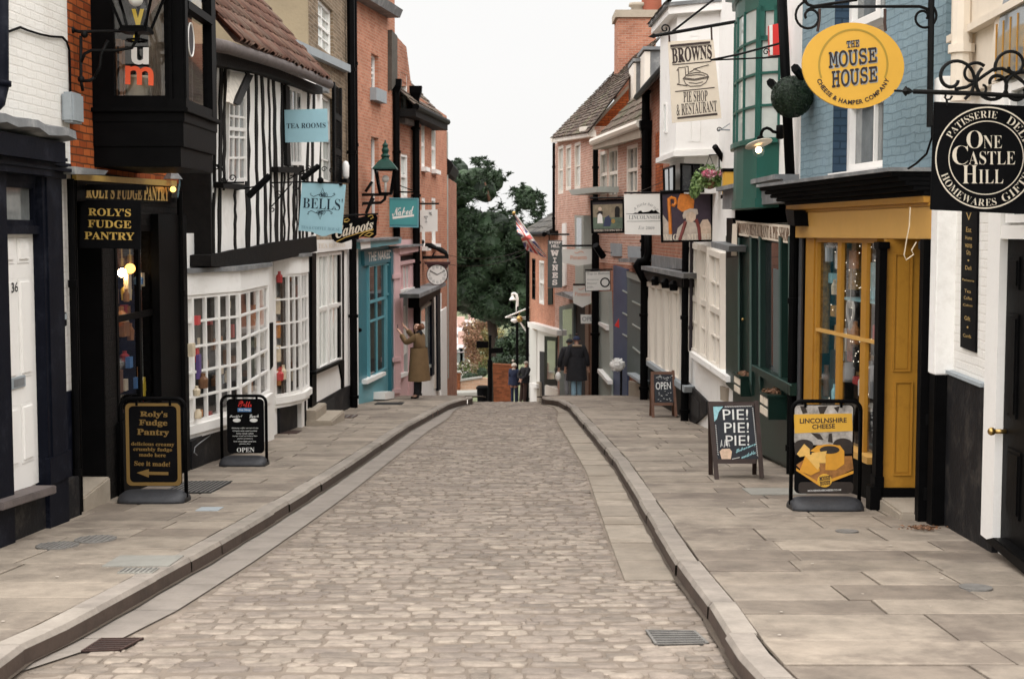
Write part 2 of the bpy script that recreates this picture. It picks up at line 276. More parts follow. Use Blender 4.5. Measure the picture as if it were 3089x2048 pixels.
# ---------------------------------------------------------------- mesh builder
LOC = {}
class MB:
    def __init__(s): s.v = []; s.f = []
    def add(s, vs, fs):
        b = len(s.v); s.v += [Vector(v) for v in vs]; s.f += [tuple(b + i for i in f) for f in fs]; return s
    def prism(s, fr, uzs, o0, o1):
        n = len(uzs); vs = [fr.W(u, z, o0) for u, z in uzs] + [fr.W(u, z, o1) for u, z in uzs]
        fs = [tuple(range(n)), tuple(range(n, 2 * n))] + [(i, (i + 1) % n, n + (i + 1) % n, n + i) for i in range(n)]
        return s.add(vs, fs)
    def px(s, fr, pts, o0, o1): return s.prism(fr, fr.q(pts, o1), o0, o1)
    def fb(s, fr, u0, u1, z0, z1, o0, o1): return s.prism(fr, [(u0, z0), (u1, z0), (u1, z1), (u0, z1)], o0, o1)
    def box(s, x0, x1, y0, y1, z0, z1):
        vs = [(x, y, z) for z in (z0, z1) for x, y in ((x0, y0), (x1, y0), (x1, y1), (x0, y1))]
        return s.add(vs, [(0, 1, 2, 3), (4, 5, 6, 7), (0, 1, 5, 4), (1, 2, 6, 5), (2, 3, 7, 6), (3, 0, 4, 7)])
    def hexa(s, a, b): # two quads of 4 points
        return s.add(list(a) + list(b), [(0, 1, 2, 3), (4, 5, 6, 7), (0, 1, 5, 4), (1, 2, 6, 5), (2, 3, 7, 6), (3, 0, 4, 7)])
    def plan(s, pts, z0, z1): # vertical prism on a plan polygon
        n = len(pts); return s.add([(x, y, z0) for x, y in pts] + [(x, y, z1) for x, y in pts],
            [tuple(range(n)), tuple(range(n, 2 * n))] + [(i, (i + 1) % n, n + (i + 1) % n, n + i) for i in range(n)])
    def tube(s, pts, r, n=8, caps=True):
        pts = [Vector(p) for p in pts]; rs = r if isinstance(r, (list, tuple)) else [r] * len(pts); b = len(s.v); prev = None
        for i, p in enumerate(pts):
            d = (pts[min(i + 1, len(pts) - 1)] - pts[max(i - 1, 0)])
            if d.length < 1e-9: d = Vector((0, 0, 1))
            d.normalize()
            if prev is None: prev = d.orthogonal().normalized()
            prev = (prev - d * prev.dot(d))
            prev = prev.normalized() if prev.length > 1e-6 else d.orthogonal().normalized()
            e = d.cross(prev)
            for k in range(n):
                a = 2 * math.pi * k / n; s.v.append(p + (prev * math.cos(a) + e * math.sin(a)) * rs[i])
        for i in range(len(pts) - 1):
            for k in range(n):
                s.f.append((b + i * n + k, b + i * n + (k + 1) % n, b + (i + 1) * n + (k + 1) % n, b + (i + 1) * n + k))
        if caps: s.f.append(tuple(b + k for k in range(n))); s.f.append(tuple(b + (len(pts) - 1) * n + k for k in range(n)))
        return s
    def lathe(s, c, prof, n=16, sq=None): # prof (r, z) from bottom to top; sq: plan scale
        b = len(s.v); c = Vector(c); off = math.pi / n
        for r, z in prof:
            for k in range(n): a = 2 * math.pi * k / n + off; s.v.append(c + Vector((r * math.cos(a), r * math.sin(a), z)))
        for i in range(len(prof) - 1):
            for k in range(n): s.f.append((b + i * n + k, b + i * n + (k + 1) % n, b + (i + 1) * n + (k + 1) % n, b + (i + 1) * n + k))
        s.f.append(tuple(b + k for k in range(n))); s.f.append(tuple(b + (len(prof) - 1) * n + k for k in range(n)))
        return s
    def ball(s, c, r, n=12, m=8, j=0):
        pr = [(max(.002, r * math.sin(math.pi * i / m)), -r * math.cos(math.pi * i / m)) for i in range(m + 1)]
        b = len(s.v); s.lathe(c, pr, n)
        return s
    def build(s, name, m, parent=None, smooth=False, bevel=0):
        loc = LOC.get(parent.name, Vector()) if parent else Vector()
        if parent is None:
            xs = [v.x for v in s.v]; ys = [v.y for v in s.v]; zs = [v.z for v in s.v]
            loc = Vector(((min(xs) + max(xs)) / 2, (min(ys) + max(ys)) / 2, min(zs)))
        me = bpy.data.meshes.new(name); me.from_pydata([tuple(v - loc) for v in s.v], [], s.f)
        bm = bmesh.new(); bm.from_mesh(me); bmesh.ops.recalc_face_normals(bm, faces=bm.faces)
        if bevel:
            bmesh.ops.bevel(bm, geom=[e for e in bm.edges if e.calc_face_angle(0) > .6], offset=bevel, segments=2, affect='EDGES', clamp_overlap=True)
        uvl = bm.loops.layers.uv.new('UVMap')
        for f in bm.faces:
            n = f.normal
            if abs(n.z) > .75:
                for l in f.loops: l[uvl].uv = (l.vert.co.x + loc.x, l.vert.co.y + loc.y)
            else:
                tt = Vector((-n.y, n.x, 0)).normalized()
                for l in f.loops: P = l.vert.co + loc; l[uvl].uv = (P.dot(tt), P.z)
            f.smooth = smooth
        bm.to_mesh(me); bm.free()
        me.materials.append(m)
        o = bpy.data.objects.new(name, me); col.objects.link(o)
        if parent: o.parent = parent; LOC[o.name] = loc
        else: o.location = loc; LOC[o.name] = loc
        return o
def tag(o, label=None, cat=None, group=None, kind=None):
    for k, v in (('label', label), ('category', cat), ('group', group), ('kind', kind)):
        if v: o[k] = v
    return o
def thing(name, label, cat, loc, group=None):
    o = bpy.data.objects.new(name, None); col.objects.link(o); o.location = loc; o.empty_display_size = .2
    LOC[o.name] = Vector(loc); return tag(o, label, cat, group)
# part built under another part: its mesh is already in the root's space
def sub(mb, name, m, part, **k): return mb.build(name, m, part, **k)
# ---------------------------------------------------------------- lettering
STY = {'serif': 0x1D400, 'italic': 0x1D468, 'script': 0x1D4D0, 'slab': 0x1D670, 'thinit': 0x1D434, 'goth': 0x1D56C}
def sty(s, st):
    if st not in STY: return s
    b = STY[st]; out = ''
    for c in s:
        if 'A' <= c <= 'Z': out += chr(b + ord(c) - 65)
        elif 'a' <= c <= 'z':
            out += 'h' if (st == 'thinit' and c == 'h') else chr(b + 26 + ord(c) - 97)
        elif c.isdigit() and st == 'serif': out += chr(0x1D7CE + int(c))
        else: out += c
    return out
def glyphs(s, st, fat=0.0):
    c = bpy.data.curves.new('lettering', 'FONT'); c.body = sty(s, st); c.resolution_u = 3; c.offset = fat
    o = bpy.data.objects.new('lettering', c); me = bpy.data.meshes.new_from_object(o)
    vs = [(v.co.x, v.co.y) for v in me.vertices]; fs = [tuple(p.vertices) for p in me.polygons]
    bpy.data.objects.remove(o); bpy.data.meshes.remove(me); bpy.data.curves.remove(c); return vs, fs
def put_text(mb, fr, q, s, st='sans', fat=0.0, o=.004):   # q: TL TR BR BL in u,z
    vs, fs = glyphs(s, st, fat)
    if not vs: return
    x0 = min(v[0] for v in vs); x1 = max(v[0] for v in vs); y0 = min(v[1] for v in vs); y1 = max(v[1] for v in vs)
    mb.add([fr.W(*bil(q, (x - x0) / (x1 - x0), (y1 - y) / (y1 - y0)), o) for x, y in vs], fs)
def arc_text(mb, fr, c, r, h, a0, a1, s, st='sans', fat=0.0, o=.004, big=1.3, wx=1.0, ry=None):  # clockwise-over-top from a0 to a1 degrees; inside=a0<a1 reads underneath
    ch = [(k, glyphs(k, st, fat)) for k in s]; w = []
    for i, (k, (vs, fs)) in enumerate(ch): w.append(.28 if not vs else max(v[0] for v in vs) - min(v[0] for v in vs) + .08)
    tot = sum(w); x = 0; up = 1 if a0 > a1 else -1
    for (k, (vs, fs)), wi in zip(ch, w):
        if vs:
            m0 = min(v[0] for v in vs); P = []
            for vx, vy in vs:
                a = math.radians(a0 + (a1 - a0) * (x + .04 + vx - m0) / tot); rr = r + up * vy / .72 * h
                P.append(fr.W(c[0] + rr * wx * math.cos(a), c[1] + (rr if ry is None else rr * ry) * math.sin(a), o))
            mb.add(P, fs)
        x += wi
def lines(parent, name, fr, rows, m, o):   # rows: (string, style, fat, px quad)
    for s, st, fat, q in rows:
        mb = MB(); put_text(mb, fr, fr.q(q, o), s, st, fat, o); w = mb.build(name, m, parent)
    return w
# ---------------------------------------------------------------- building pieces
def wall_holes(fr, u0, u1, z0, z1, holes, dep=.14, back=-.5):
    mb = MB(); us = sorted({u0, u1} | {h[0] for h in holes} | {h[1] for h in holes}); zs = sorted({z0, z1} | {h[2] for h in holes} | {h[3] for h in holes})
    us = [u for u in us if u0 <= u <= u1]; zs = [z for z in zs if z0 <= z <= z1]
    for a, b in zip(us, us[1:]):
        for c, d in zip(zs, zs[1:]):
            mu, mz = (a + b) / 2, (c + d) / 2
            if any(h[0] < mu < h[1] and h[2] < mz < h[3] for h in holes): continue
            mb.add([fr.W(a, c), fr.W(b, c), fr.W(b, d), fr.W(a, d)], [(0, 1, 2, 3)])
    for h in holes:
        p = [(h[0], h[2]), (h[1], h[2]), (h[1], h[3]), (h[0], h[3])]
        for i in range(4):
            a, b = p[i], p[(i + 1) % 4]; mb.add([fr.W(*a), fr.W(*b), fr.W(*b, -dep), fr.W(*a, -dep)], [(0, 1, 2, 3)])
    p = [(u0, z0), (u1, z0), (u1, z1), (u0, z1)]
    for i in range(4):
        a, b = p[i], p[(i + 1) % 4]; mb.add([fr.W(*a), fr.W(*b), fr.W(*b, back), fr.W(*a, back)], [(0, 1, 2, 3)])
    mb.add([fr.W(*a, back) for a in p], [(0, 1, 2, 3)])
    return mb
def window(root, fr, q, nx=2, ny=2, off=0.0, fw=.05, bar=.02, th=.05, fm='white', gm='darkglass', rail=None, sill=None, name='window', panename='pane', gl=.01, raw=False, label=None):
    if not raw: q = fr.q(q, off)
    wu = abs(q[1][0] - q[0][0]); hz = abs(q[0][1] - q[3][1]); a, b = fw / wu, fw / hz
    mb = MB()
    def st(s0, s1, t0, t1, o0, o1): mb.prism(fr, [bil(q, s0, t0), bil(q, s1, t0), bil(q, s1, t1), bil(q, s0, t1)], o0, o1)
    st(0, a, 0, 1, off - .02, off + th); st(1 - a, 1, 0, 1, off - .02, off + th); st(a, 1 - a, 0, b, off - .02, off + th - .003); st(a, 1 - a, 1 - b, 1, off - .02, off + th - .003)
    bs, bt = bar / wu / 2, bar / hz / 2
    for i in range(1, nx): s = a + (1 - 2 * a) * i / nx; st(s - bs, s + bs, b, 1 - b, off - .01, off + th * .6)
    for j in range(1, ny): t = b + (1 - 2 * b) * j / ny; st(a, 1 - a, t - bt, t + bt, off - .01, off + th * .55)
    if rail is not None: st(a, 1 - a, rail - b * .5, rail + b * .5, off - .01, off + th * .8)
    o = mb.build(name, M[fm], root)
    if label: o['label'] = label
    g = MB().prism(fr, [bil(q, a * .5, b * .5), bil(q, 1 - a * .5, b * .5), bil(q, 1 - a * .5, 1 - b * .5), bil(q, a * .5, 1 - b * .5)], off - .012, off + .001).build(panename, M[gm], o)
    if sill:
        e = .06; u0, u1 = sorted((q[3][0], q[2][0])); z = min(q[3][1], q[2][1])
        MB().fb(fr, u0 - e, u1 + e, z - .12, z - .002, off - .02, off + .16 + th).build('sill', M[sill], o)
    return o
def part(root, name, fr, pts, o0, o1, m, **k): return MB().px(fr, pts, o0, o1).build(name, M[m], root, **k)
def partb(root, name, fr, u0, u1, z0, z1, o0, o1, m, **k): return MB().fb(fr, u0, u1, z0, z1, o0, o1).build(name, M[m], root, **k)
def downpipe(root, fr, px, z0, z1, r=.05, off=.08, m='black', hopper=False, name='downpipe'):
    mb = MB(); u = fr.uz(px, off)[0]; mb.tube([fr.W(u, z0, off), fr.W(u, z1, off)], r, 10)
    z = z0 + .4
    while z < z1: mb.tube([fr.W(u, z, off), fr.W(u, z + .07, off)], r * 1.3, 10); z += 1.8
    if hopper: c = fr.W(u, z1, off); mb.lathe(c, [(r, -.1), (r * 2.2, .12), (r * 2.4, .3)], 4)
    return mb.build(name, M[m], root)
def tiles(c00, c10, c11, c01, nu, nv, th=.02, lift=.03, jit=.012, wave=False):
    mb = MB(); c00, c10, c11, c01 = map(Vector, (c00, c10, c11, c01)); n = (c10 - c00).cross(c01 - c00).normalized()
    if n.z < 0: n = -n
    P = lambda s, t: (c00 * (1 - s) + c10 * s) * (1 - t) + (c01 * (1 - s) + c11 * s) * t
    mb.add([P(0, 0) - n * .02, P(1, 0) - n * .02, P(1, 1) - n * .02, P(0, 1) - n * .02], [(0, 1, 2, 3)])
    for j in range(nv):
        sh = 0 if wave else .5 * (j % 2)
        for i in range(nu + (1 if sh else 0)):
            s0, s1 = max(0, (i - sh + .03) / nu), min(1, (i + 1 - sh - .03) / nu); t0, t1 = j / nv + R.uniform(-1, 1) * jit / nv * 8, (j + 1.25) / nv
            t1 = min(t1, 1.0); up = lift + R.uniform(0, jit)
            if s1 - s0 < .002: continue
            if not wave:
                a, b, c, d = P(s0, t0) + n * up, P(s1, t0) + n * (up + R.uniform(-jit, jit) * .4), P(s1, t1) + n * .004, P(s0, t1) + n * .004
                mb.add([a, b, c, d, a - n * th, b - n * th], [(0, 1, 2, 3), (0, 1, 5, 4), (0, 3, 4), (1, 5, 2)])
            else:
                K = 6; top = []; bot = []; back = []
                for k in range(K + 1):
                    s = s0 + (s1 + .012 / nu - s0) * k / K; hgt = .035 * math.cos(2 * math.pi * (k / K - .18))
                    top.append(P(s, t0) + n * (up + .035 + hgt)); bot.append(P(s, t0) + n * (up + .013 + hgt)); back.append(P(s, t1) + n * (.03 + hgt))
                b0 = len(mb.v); mb.v += top + bot + back; K1 = K + 1
                for k in range(K):
                    mb.f.append((b0 + k, b0 + k + 1, b0 + 2 * K1 + k + 1, b0 + 2 * K1 + k)); mb.f.append((b0 + k, b0 + K1 + k, b0 + K1 + k + 1, b0 + k + 1))
    return mb
def spiral(fr, c, r, turns, a0, o=0, dirn=1, shrink=.25, k=22):
    out = []
    for i in range(k + 1):
        t = i / k; a = math.radians(a0) + dirn * t * turns * 2 * math.pi; rr = r * (1 - (1 - shrink) * t)
        out.append(fr.W(c[0] + rr * math.cos(a), c[1] + rr * math.sin(a), o))
    return out
def leaves(mb, c, rx, ry, rz, n, size, shell=.35, up=0.3):
    for _ in range(n):
        while True:
            d = Vector((R.uniform(-1, 1), R.uniform(-1, 1), R.uniform(-1, 1)))
            if .05 < d.length <= 1: break
        d = d.normalized() * (1 - shell * R.random() ** 1.5)
        p = Vector(c) + Vector((d.x * rx, d.y * ry, d.z * rz)); nrm = (d + Vector((R.uniform(-.7, .7), R.uniform(-.7, .7), R.uniform(-.4, .8)))).normalized()
        t = nrm.orthogonal().normalized(); b = nrm.cross(t); a = R.uniform(0, 6.28); t, b = t * math.cos(a) + b * math.sin(a), b * math.cos(a) - t * math.sin(a)
        s = size * R.uniform(.6, 1.3)
        mb.add([p - t * s, p + b * s * .45, p + t * s, p - b * s * .45], [(0, 1, 2, 3)])
    return mb
# ================================================================ ground
def xy(p, fn=road_z): g = gp(p, fn); return (g.x, g.y)
def interp(tab, y):   # x at y along a plan polyline [(x, y)...]
    return lerp([(b, a) for a, b in tab], y)
kl = [(-2.62, 4)] + sorted([xy(p) for p in [(83, 2007), (198, 1955), (351, 1867), (645, 1697), (800, 1600), (900, 1536), (972, 1488), (1110, 1392), (1235, 1303), (1350, 1238), (1395, 1224), (1422, 1220.5)]], key=lambda a: a[1])
kr = [(1.45, 4)] + sorted([xy(p) for p in [(1640, 1221.5), (1682, 1226), (1717, 1245), (1785, 1328), (1860, 1425), (1923, 1540), (1980, 1643), (2050, 1763), (2128, 1870), (2180, 1962), (2225, 2040)]], key=lambda a: a[1])
KE = (kl[-1][1] + .25, kr[-1][1] + .6); kl += [(kl[-1][0] + .02, kl[-1][1] + 4), (-.1, 60), (.2, 80)]; kr += [(kr[-1][0] - .15, kr[-1][1] + 2.5), (.62, 60), (2.4, 80)]
KL = lambda y: interp(kl, y)
KR = lambda y: interp(kr, y)
ysamp = [3 + .5 * i for i in range(160)]
M['earth'] = mat('grass_and_earth', '5a5f42', .95, .3, .05, .3, 3)
M['roadbase'] = mat('sandy_joint_mortar', '71665b', .95, .25, 3, .6, 30, dirt='a3968a', dirt_amt=.9, ds=1.1)
M['sett'] = stones('worn_stone_sett', ['80756a', '8d8176', '968a7d', '746a60', '877b70', '9b8f82'], .65, 9, .4, .8, stain='6c625b')
M['flag'] = stones('york_stone_flag', ['857a6d', '93887b', '766b60', '8b8073', '9a8e80', '7c7165'], .7, 3.2, .38, .5, stain='5a5048')
M['flagjoint'] = mat('flag_joint', '4e443a', .95, .4, 4, .5, 30, dirt='241d17', dirt_amt=.7, ds=4)
M['kerb'] = stones('kerb_stone', ['8c8379', '988f85', '80786f', '928980'], .75, 4, .3, .5)
M['kerbface'] = mat('grimy_shaded_kerb_face', '4a3d35', .85, .4, 3, .5, 20, dirt='2c231d', dirt_amt=.6)  # grime, plus the shade of a face turned from the light
M['channel'] = mat('concrete_channel', '847c74', .8, .22, 2.5, .4, 30, dirt='5c554a', dirt_amt=.5)
M['palechannel'] = stones('pale_channel_stone', ['8c8275', '968b7d', '82786c', '9c9183'], .75, 4, .28, .5, stain='766b5e')
# the land as one sheet that reaches the horizon
mb = MB(); xs = [-2500, -600, -200, -60, -20, -8, -4.6, 4.6, 8, 20, 60, 200, 600, 2500]; ysr = [-30, 0, 10, 20, 30, 36.7, 45, 54, 64, 75, 95, 120, 180, 260, 420, 1200, 4000]
for y in ysr:
    for x in xs: mb.v.append(Vector((x, y, road_z(y) - .45 - (0 if abs(x) < 9 or y < 60 else .2) + (0 if abs(x) < 9 else R.uniform(-.2, .2)))))
for j in range(len(ysr) - 1):
    for i in range(len(xs) - 1): a = j * len(xs) + i; mb.f.append((a, a + 1, a + 1 + len(xs), a + len(xs)))
tag(mb.build('ground', M['earth']), kind='structure')
# road: joint bed with every sett a low rounded stone
def strip(fn0, fn1, z, ys, mb=None, nx=1):
    mb = mb or MB(); b = len(mb.v)
    for y in ys:
        for i in range(nx + 1): mb.v.append(Vector((fn0(y) + (fn1(y) - fn0(y)) * i / nx, y, z(y))))
    for j in range(len(ys) - 1):
        for i in range(nx): a = b + j * (nx + 1) + i; mb.f.append((a, a + 1, a + nx + 2, a + nx + 1))
    return mb
GL = lambda y: KL(y) + .34 * max(0, min(1, (y - 7.7) / 1.2, (36 - y) / 6))
GR = lambda y: KR(y) - .42 * max(0, min(1, (y - 10.6) / .02, (37 - y) / 8))
road = tag(strip(lambda y: KL(y) - .05, lambda y: KR(y) + .05, lambda y: road_z(y), ysamp, nx=4).build('road', M['roadbase']), kind='structure')
def stone(mb, x0, x1, y0, y1, z, h, tilt, ch=.2, inset=.11, smooth=True):
    w, d = x1 - x0, y1 - y0; c = min(w, d) * ch * R.uniform(.6, 1.3); jx = lambda: R.uniform(-.008, .008)
    o = [(x0 + c, y0), (x1 - c, y0), (x1, y0 + c), (x1, y1 - c), (x1 - c, y1), (x0 + c, y1), (x0, y1 - c), (x0, y0 + c)]
    o = [(a + jx(), b + jx()) for a, b in o]; cx, cy = (x0 + x1) / 2, (y0 + y1) / 2; b = len(mb.v)
    def ring(k, dz): mb.v.extend(Vector((cx + (x - cx) * k, cy + (y - cy) * k, z(y) + dz + tilt[0] * (x - cx) + tilt[1] * (y - cy))) for x, y in o)
    ring(1, -.02); ring(1 - inset * .25, h * .45); ring(1 - inset * .9, h * .88); ring(.55, h)
    for r in range(3):
        for k in range(8): mb.f.append((b + r * 8 + k, b + r * 8 + (k + 1) % 8, b + r * 8 + 8 + (k + 1) % 8, b + r * 8 + 8 + k))
    mb.f.append(tuple(b + 24 + k for k in range(8)))
mb = MB(); y = 5.2
while y < 46:
    d = R.uniform(.10, .15); x = GL(y) + R.uniform(0, .08); xe = GR(y)
    gap = R.uniform(.006, .017); wv = R.uniform(0, 6)
    while x < xe - .08:
        wd = min(R.choice((R.uniform(.10, .2), R.uniform(.16, .31))), xe - x); f = .035 * math.sin(x * 1.3 + wv) + R.uniform(-.009, .009)
        if wd > .07 and R.random() > .004:
            stone(mb, x + .008, x + wd - .012, y + f + R.uniform(0, .008), y + f + d - gap * R.uniform(.4, 1.2), road_z, R.uniform(.002, .013), (R.uniform(-.03, .03), R.uniform(-.05, .03)))
        x += wd
    y += d
o = mb.build('sett_paving', M['sett'], road, smooth=True)
# channels
mb = MB(); y = 7.8
while y < 36:
    y2 = y + R.uniform(.8, 1.2); mb.add([(KL(a) + e, a + b, road_z(a) + .012) for a, b, e in ((y, .004, .0), (y, .004, GL(y) - KL(y) - .012), (y2, -.004, GL(y2) - KL(y2) - .012), (y2, -.004, .0))], [(0, 1, 2, 3)]); y = y2
tag(mb.build('gutter', M['channel']), kind='structure')
mb = MB(); y = 10.66
while y < 36:
    y2 = y + R.uniform(.55, .95); b = len(mb.v); h = R.uniform(.012, .022)
    mb.hexa([(GR(y) + .012, y + .006, road_z(y) - .02), (KR(y), y + .006, road_z(y) - .02), (KR(y2), y2 - .006, road_z(y2) - .02), (GR(y2) + .012, y2 - .006, road_z(y2) - .02)],
            [(GR(y) + .016, y + .01, road_z(y) + h), (KR(y), y + .01, road_z(y) + h), (KR(y2), y2 - .01, road_z(y2) + h), (GR(y2) + .016, y2 - .01, road_z(y2) + h)]); y = y2
tag(mb.build('gutter', M['palechannel']), kind='structure')
# kerbs: stones with a road face coloured for grime and for shade
def kerb(K, sgn, KW):
    top = MB(); face = MB(); y = 5.0; yend = KE[0] if sgn < 0 else KE[1]
    while y < yend:
        y2 = y + R.uniform(.7, 1.15) * (1 if y < 36 else .5); j = R.uniform(-.012, .012); ks = [y + .004, (y + y2) / 2, y2 - .004]
        def P(yy, off, up): return (K(yy) + sgn * (off + j), yy, pave_z(yy) + up)
        b = len(top.v)
        for yy in ks: top.v += [Vector(P(yy, .002, -.03)), Vector(P(yy, .022, .004)), Vector(P(yy, KW, .004)), Vector(P(yy, KW + .004, -.04))]
        for i in range(2):
            for k in range(3): a = b + i * 4 + k; top.f.append((a, a + 1, a + 5, a + 4))
        top.f += [(b, b + 1, b + 2, b + 3), (b + 8, b + 9, b + 10, b + 11)]
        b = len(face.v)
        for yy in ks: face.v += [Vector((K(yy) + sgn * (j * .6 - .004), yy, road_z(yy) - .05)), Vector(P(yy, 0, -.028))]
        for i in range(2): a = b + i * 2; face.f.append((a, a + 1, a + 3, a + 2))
        y = y2
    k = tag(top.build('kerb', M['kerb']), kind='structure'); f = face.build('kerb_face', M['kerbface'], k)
kerb(KL, -1, .17); kerb(KR, 1, .17)
# dirt gathered along the kerb foot
for K, a, b in ((KL, -.01, .03), (KR, -.03, .01)):
    o = strip(lambda y: K(y) + a + .004 * math.sin(y * 7), lambda y: K(y) + b + .008 * math.sin(y * 5.3 + 1) * math.sin(y * 2.1), lambda y: road_z(y) + .026, [5 + .12 * i for i in range(290)]).build('gutter_dirt', M['flagjoint']); tag(o, kind='structure')
# pavements: flags in courses on a joint bed
def pavement(K, sgn, out):
    inn = lambda y: K(y) + sgn * .18
    base = strip(inn, out, lambda y: pave_z(y) - .012, [v for v in ysamp if v < 47], nx=2).build('pavement', M['flagjoint']); tag(base, kind='structure')
    mb = MB(); y = 5.0
    while y < 46.5:
        d = R.uniform(.42, .8); x = abs(inn(y)) * 1.0; xo = abs(out(y)); first = True
        a = inn(y); tot = abs(out(y) - a); p = 0
        while p < tot - .05:
            wd = R.uniform(.5, 1.35)
            if tot - p - wd < .3: wd = tot - p
            x0, x1 = a + sgn * p, a + sgn * (p + wd); sh = inn(y + d) - a
            z0 = R.uniform(-.004, .004); g = R.uniform(.003, .011)
            def V(xx, yy, up): return (xx, yy, pave_z(yy) + up)
            tb = [(x0 + sgn * g, y + g), (x1 - sgn * g, y + g), (x1 - sgn * g + (sh if True else 0), y + d - g), (x0 + sgn * g + sh, y + d - g)]
            cx = sum(q[0] for q in tb) / 4; cy = sum(q[1] for q in tb) / 4; tl = (R.uniform(-.004, .004), R.uniform(-.006, .006))
            b = len(mb.v)
            for kx, up in ((1, -.02), (1, -.002), (.0, .003)):
                for qx, qy in tb:
                    if kx == 0: qx, qy = qx + (cx - qx) * .03, qy + (cy - qy) * .04
                    mb.v.append(Vector(V(qx, qy, up + z0 + tl[0] * (qx - cx) + tl[1] * (qy - cy))))
            for r in range(2):
                for k in range(4): mb.f.append((b + r * 4 + k, b + r * 4 + (k + 1) % 4, b + r * 4 + 4 + (k + 1) % 4, b + r * 4 + 4 + k))
            mb.f.append((b + 8, b + 9, b + 10, b + 11)); p += wd
        y += d
    mb.build('paving_flags', M['flag'], base)
pavement(KL, -1, lambda y: -4.75 if y < 30 else -4.4)
pavement(KR, 1, lambda y: 4.6 if y < 30 else 4.2)
# plain lower street beyond the brow
tag(strip(lambda y: -14, lambda y: 6, lambda y: road_z(y) - .03, [44, 50, 56, 62, 70, 80, 95]).build('street', M['channel']), kind='structure')
# covers and grates let into the ground
def cover(name, label, c, rx, ry, fn, m, rib, cat, grp=None, sq=False):
    g = gp(c, fn); mb = MB(); n = 4 if sq else 20; z = lambda y: fn(y) + .012
    pts = [(g.x + rx * math.cos(2 * math.pi * (k + .5 * sq) / n) * (1.414 if sq else 1), g.y + ry * math.sin(2 * math.pi * (k + .5 * sq) / n) * (1.414 if sq else 1)) for k in range(n)]
    mb.add([(x, y, z(y) - .03) for x, y in pts] + [(x, y, z(y)) for x, y in pts], [tuple(range(n, 2 * n))] + [(i, (i + 1) % n, n + (i + 1) % n, n + i) for i in range(n)])
    o = tag(mb.build(name, m), label, cat, grp); r = MB()
    if rib:
        for i in range(rib):
            x = g.x - rx + 2 * rx * (i + .5) / rib; hy = ry * (.92 if sq else math.sqrt(max(.02, 1 - ((x - g.x) / rx) ** 2)) * .85)
            hw = rx / rib * .3; cs = [(x - hw, g.y - hy), (x + hw, g.y - hy), (x + hw, g.y + hy), (x - hw, g.y + hy)]
            r.hexa([(px_, py_, z(py_) - .004) for px_, py_ in cs], [(px_, py_, z(py_) + .006) for px_, py_ in cs])
        r.build('rib', M['castiron'], o)
    return o
M['castiron'] = mat('worn_cast_iron', '6f6c68', .6, .3, 12, .4, 60, metal=0)
M['rust'] = mat('rusty_iron', '3c2a24', .75, .4, 8, .5, 40)
M['concrete'] = mat('pale_concrete', '86847d', .85, .15, 6, .3, 60)
cover('coal_hole_cover', 'round ribbed iron coal hole cover nearest the white door step', zP(420, 598)[0], .17, .20, pave_z, M['castiron'], 9, 'cover', 'covers let into the paving')
cover('coal_hole_cover', 'round worn iron cover just beyond the ribbed coal hole cover', zP(698, 552)[0], .17, .22, pave_z, M['castiron'], 7, 'cover', 'covers let into the paving')
cover('water_cover', 'small square grey cover in front of the fudge signboard', zP(1530, 332)[0], .11, .14, pave_z, M['bandstone'], 0, 'cover', 'covers let into the paving', True)
cover('cover_slab', 'pale concrete slab with perforated lower edge beside the kerb', zP(1050, 712)[0], .25, .25, pave_z, M['concrete'], 0, 'cover', 'covers let into the paving', True)
cover('perforated_grate', 'narrow perforated grate against the pale concrete slab', zP(1010, 783)[0], .13, .10, pave_z, M['concrete'], 7, 'grate', None, True)
cover('water_cover', 'small round cover behind the cheese signboard', zO(835, 833)[0], .1, .1, pave_z, M['castiron'], 0, 'cover', 'covers let into the paving')
cover('water_cover', 'oval grey iron cover near the black panelled door', zO(1478, 1115)[0], .11, .13, pave_z, M['castiron'], 0, 'cover', 'covers let into the paving')
def grate(label, q, m, n, along):
    P = [gp(p, road_z) for p in q]; o = tag(MB().hexa([v + Vector((0, 0, -.03)) for v in P], [v + Vector((0, 0, .012)) for v in P]).build('drain_grate', M['dark']), label, 'drain', 'iron drains in the roadway')
    fr = MB(); L = lambda a, b, t: a * (1 - t) + b * t
    up = Vector((0, 0, .018)); dn = Vector((0, 0, .0))
    for i in range(n + 1):
        t0, t1 = (i - .16) / n, (i + .16) / n; t0, t1 = max(0, t0), min(1, t1)
        if along: a = [L(P[0], P[3], t0), L(P[1], P[2], t0), L(P[1], P[2], t1), L(P[0], P[3], t1)]
        else: a = [L(P[0], P[1], t0), L(P[0], P[1], t1), L(P[3], P[2], t1), L(P[3], P[2], t0)]
        fr.hexa([v + dn for v in a], [v + up for v in a])
    for t0, t1 in ((0, .05), (.95, 1)):
        a = [L(P[0], P[1], t0), L(P[0], P[1], t1), L(P[3], P[2], t1), L(P[3], P[2], t0)]; fr.hexa([v + dn for v in a], [v + up * 1.05 for v in a])
    fr.build('bars', M[m], o)
grate('rusty iron drain grate in the gutter at bottom of the left kerb', zP(740, 1285, 1050, 1283, 885, 1370, 590, 1380), 'rust', 6, True)
grate('grey iron drain grate beside the right hand kerb', zd(1490, 1459, 1606, 1461, 1638, 1490, 1512, 1492), 'castiron', 6, True)
g = gp(zD(720, 1280)[0], pave_z); 
cover('cellar_hatch', 'brown metal hatch at the foot of the second bow window', zD(722, 1282)[0], .2, .35, pave_z, M['rust'], 0, 'hatch', 'cellar hatches', True)
cover('cellar_hatch', 'dark grate beside the tea shop door step', zD(1060, 1190)[0], .22, .42, pave_z, M['rust'], 4, 'hatch', 'cellar hatches', True)
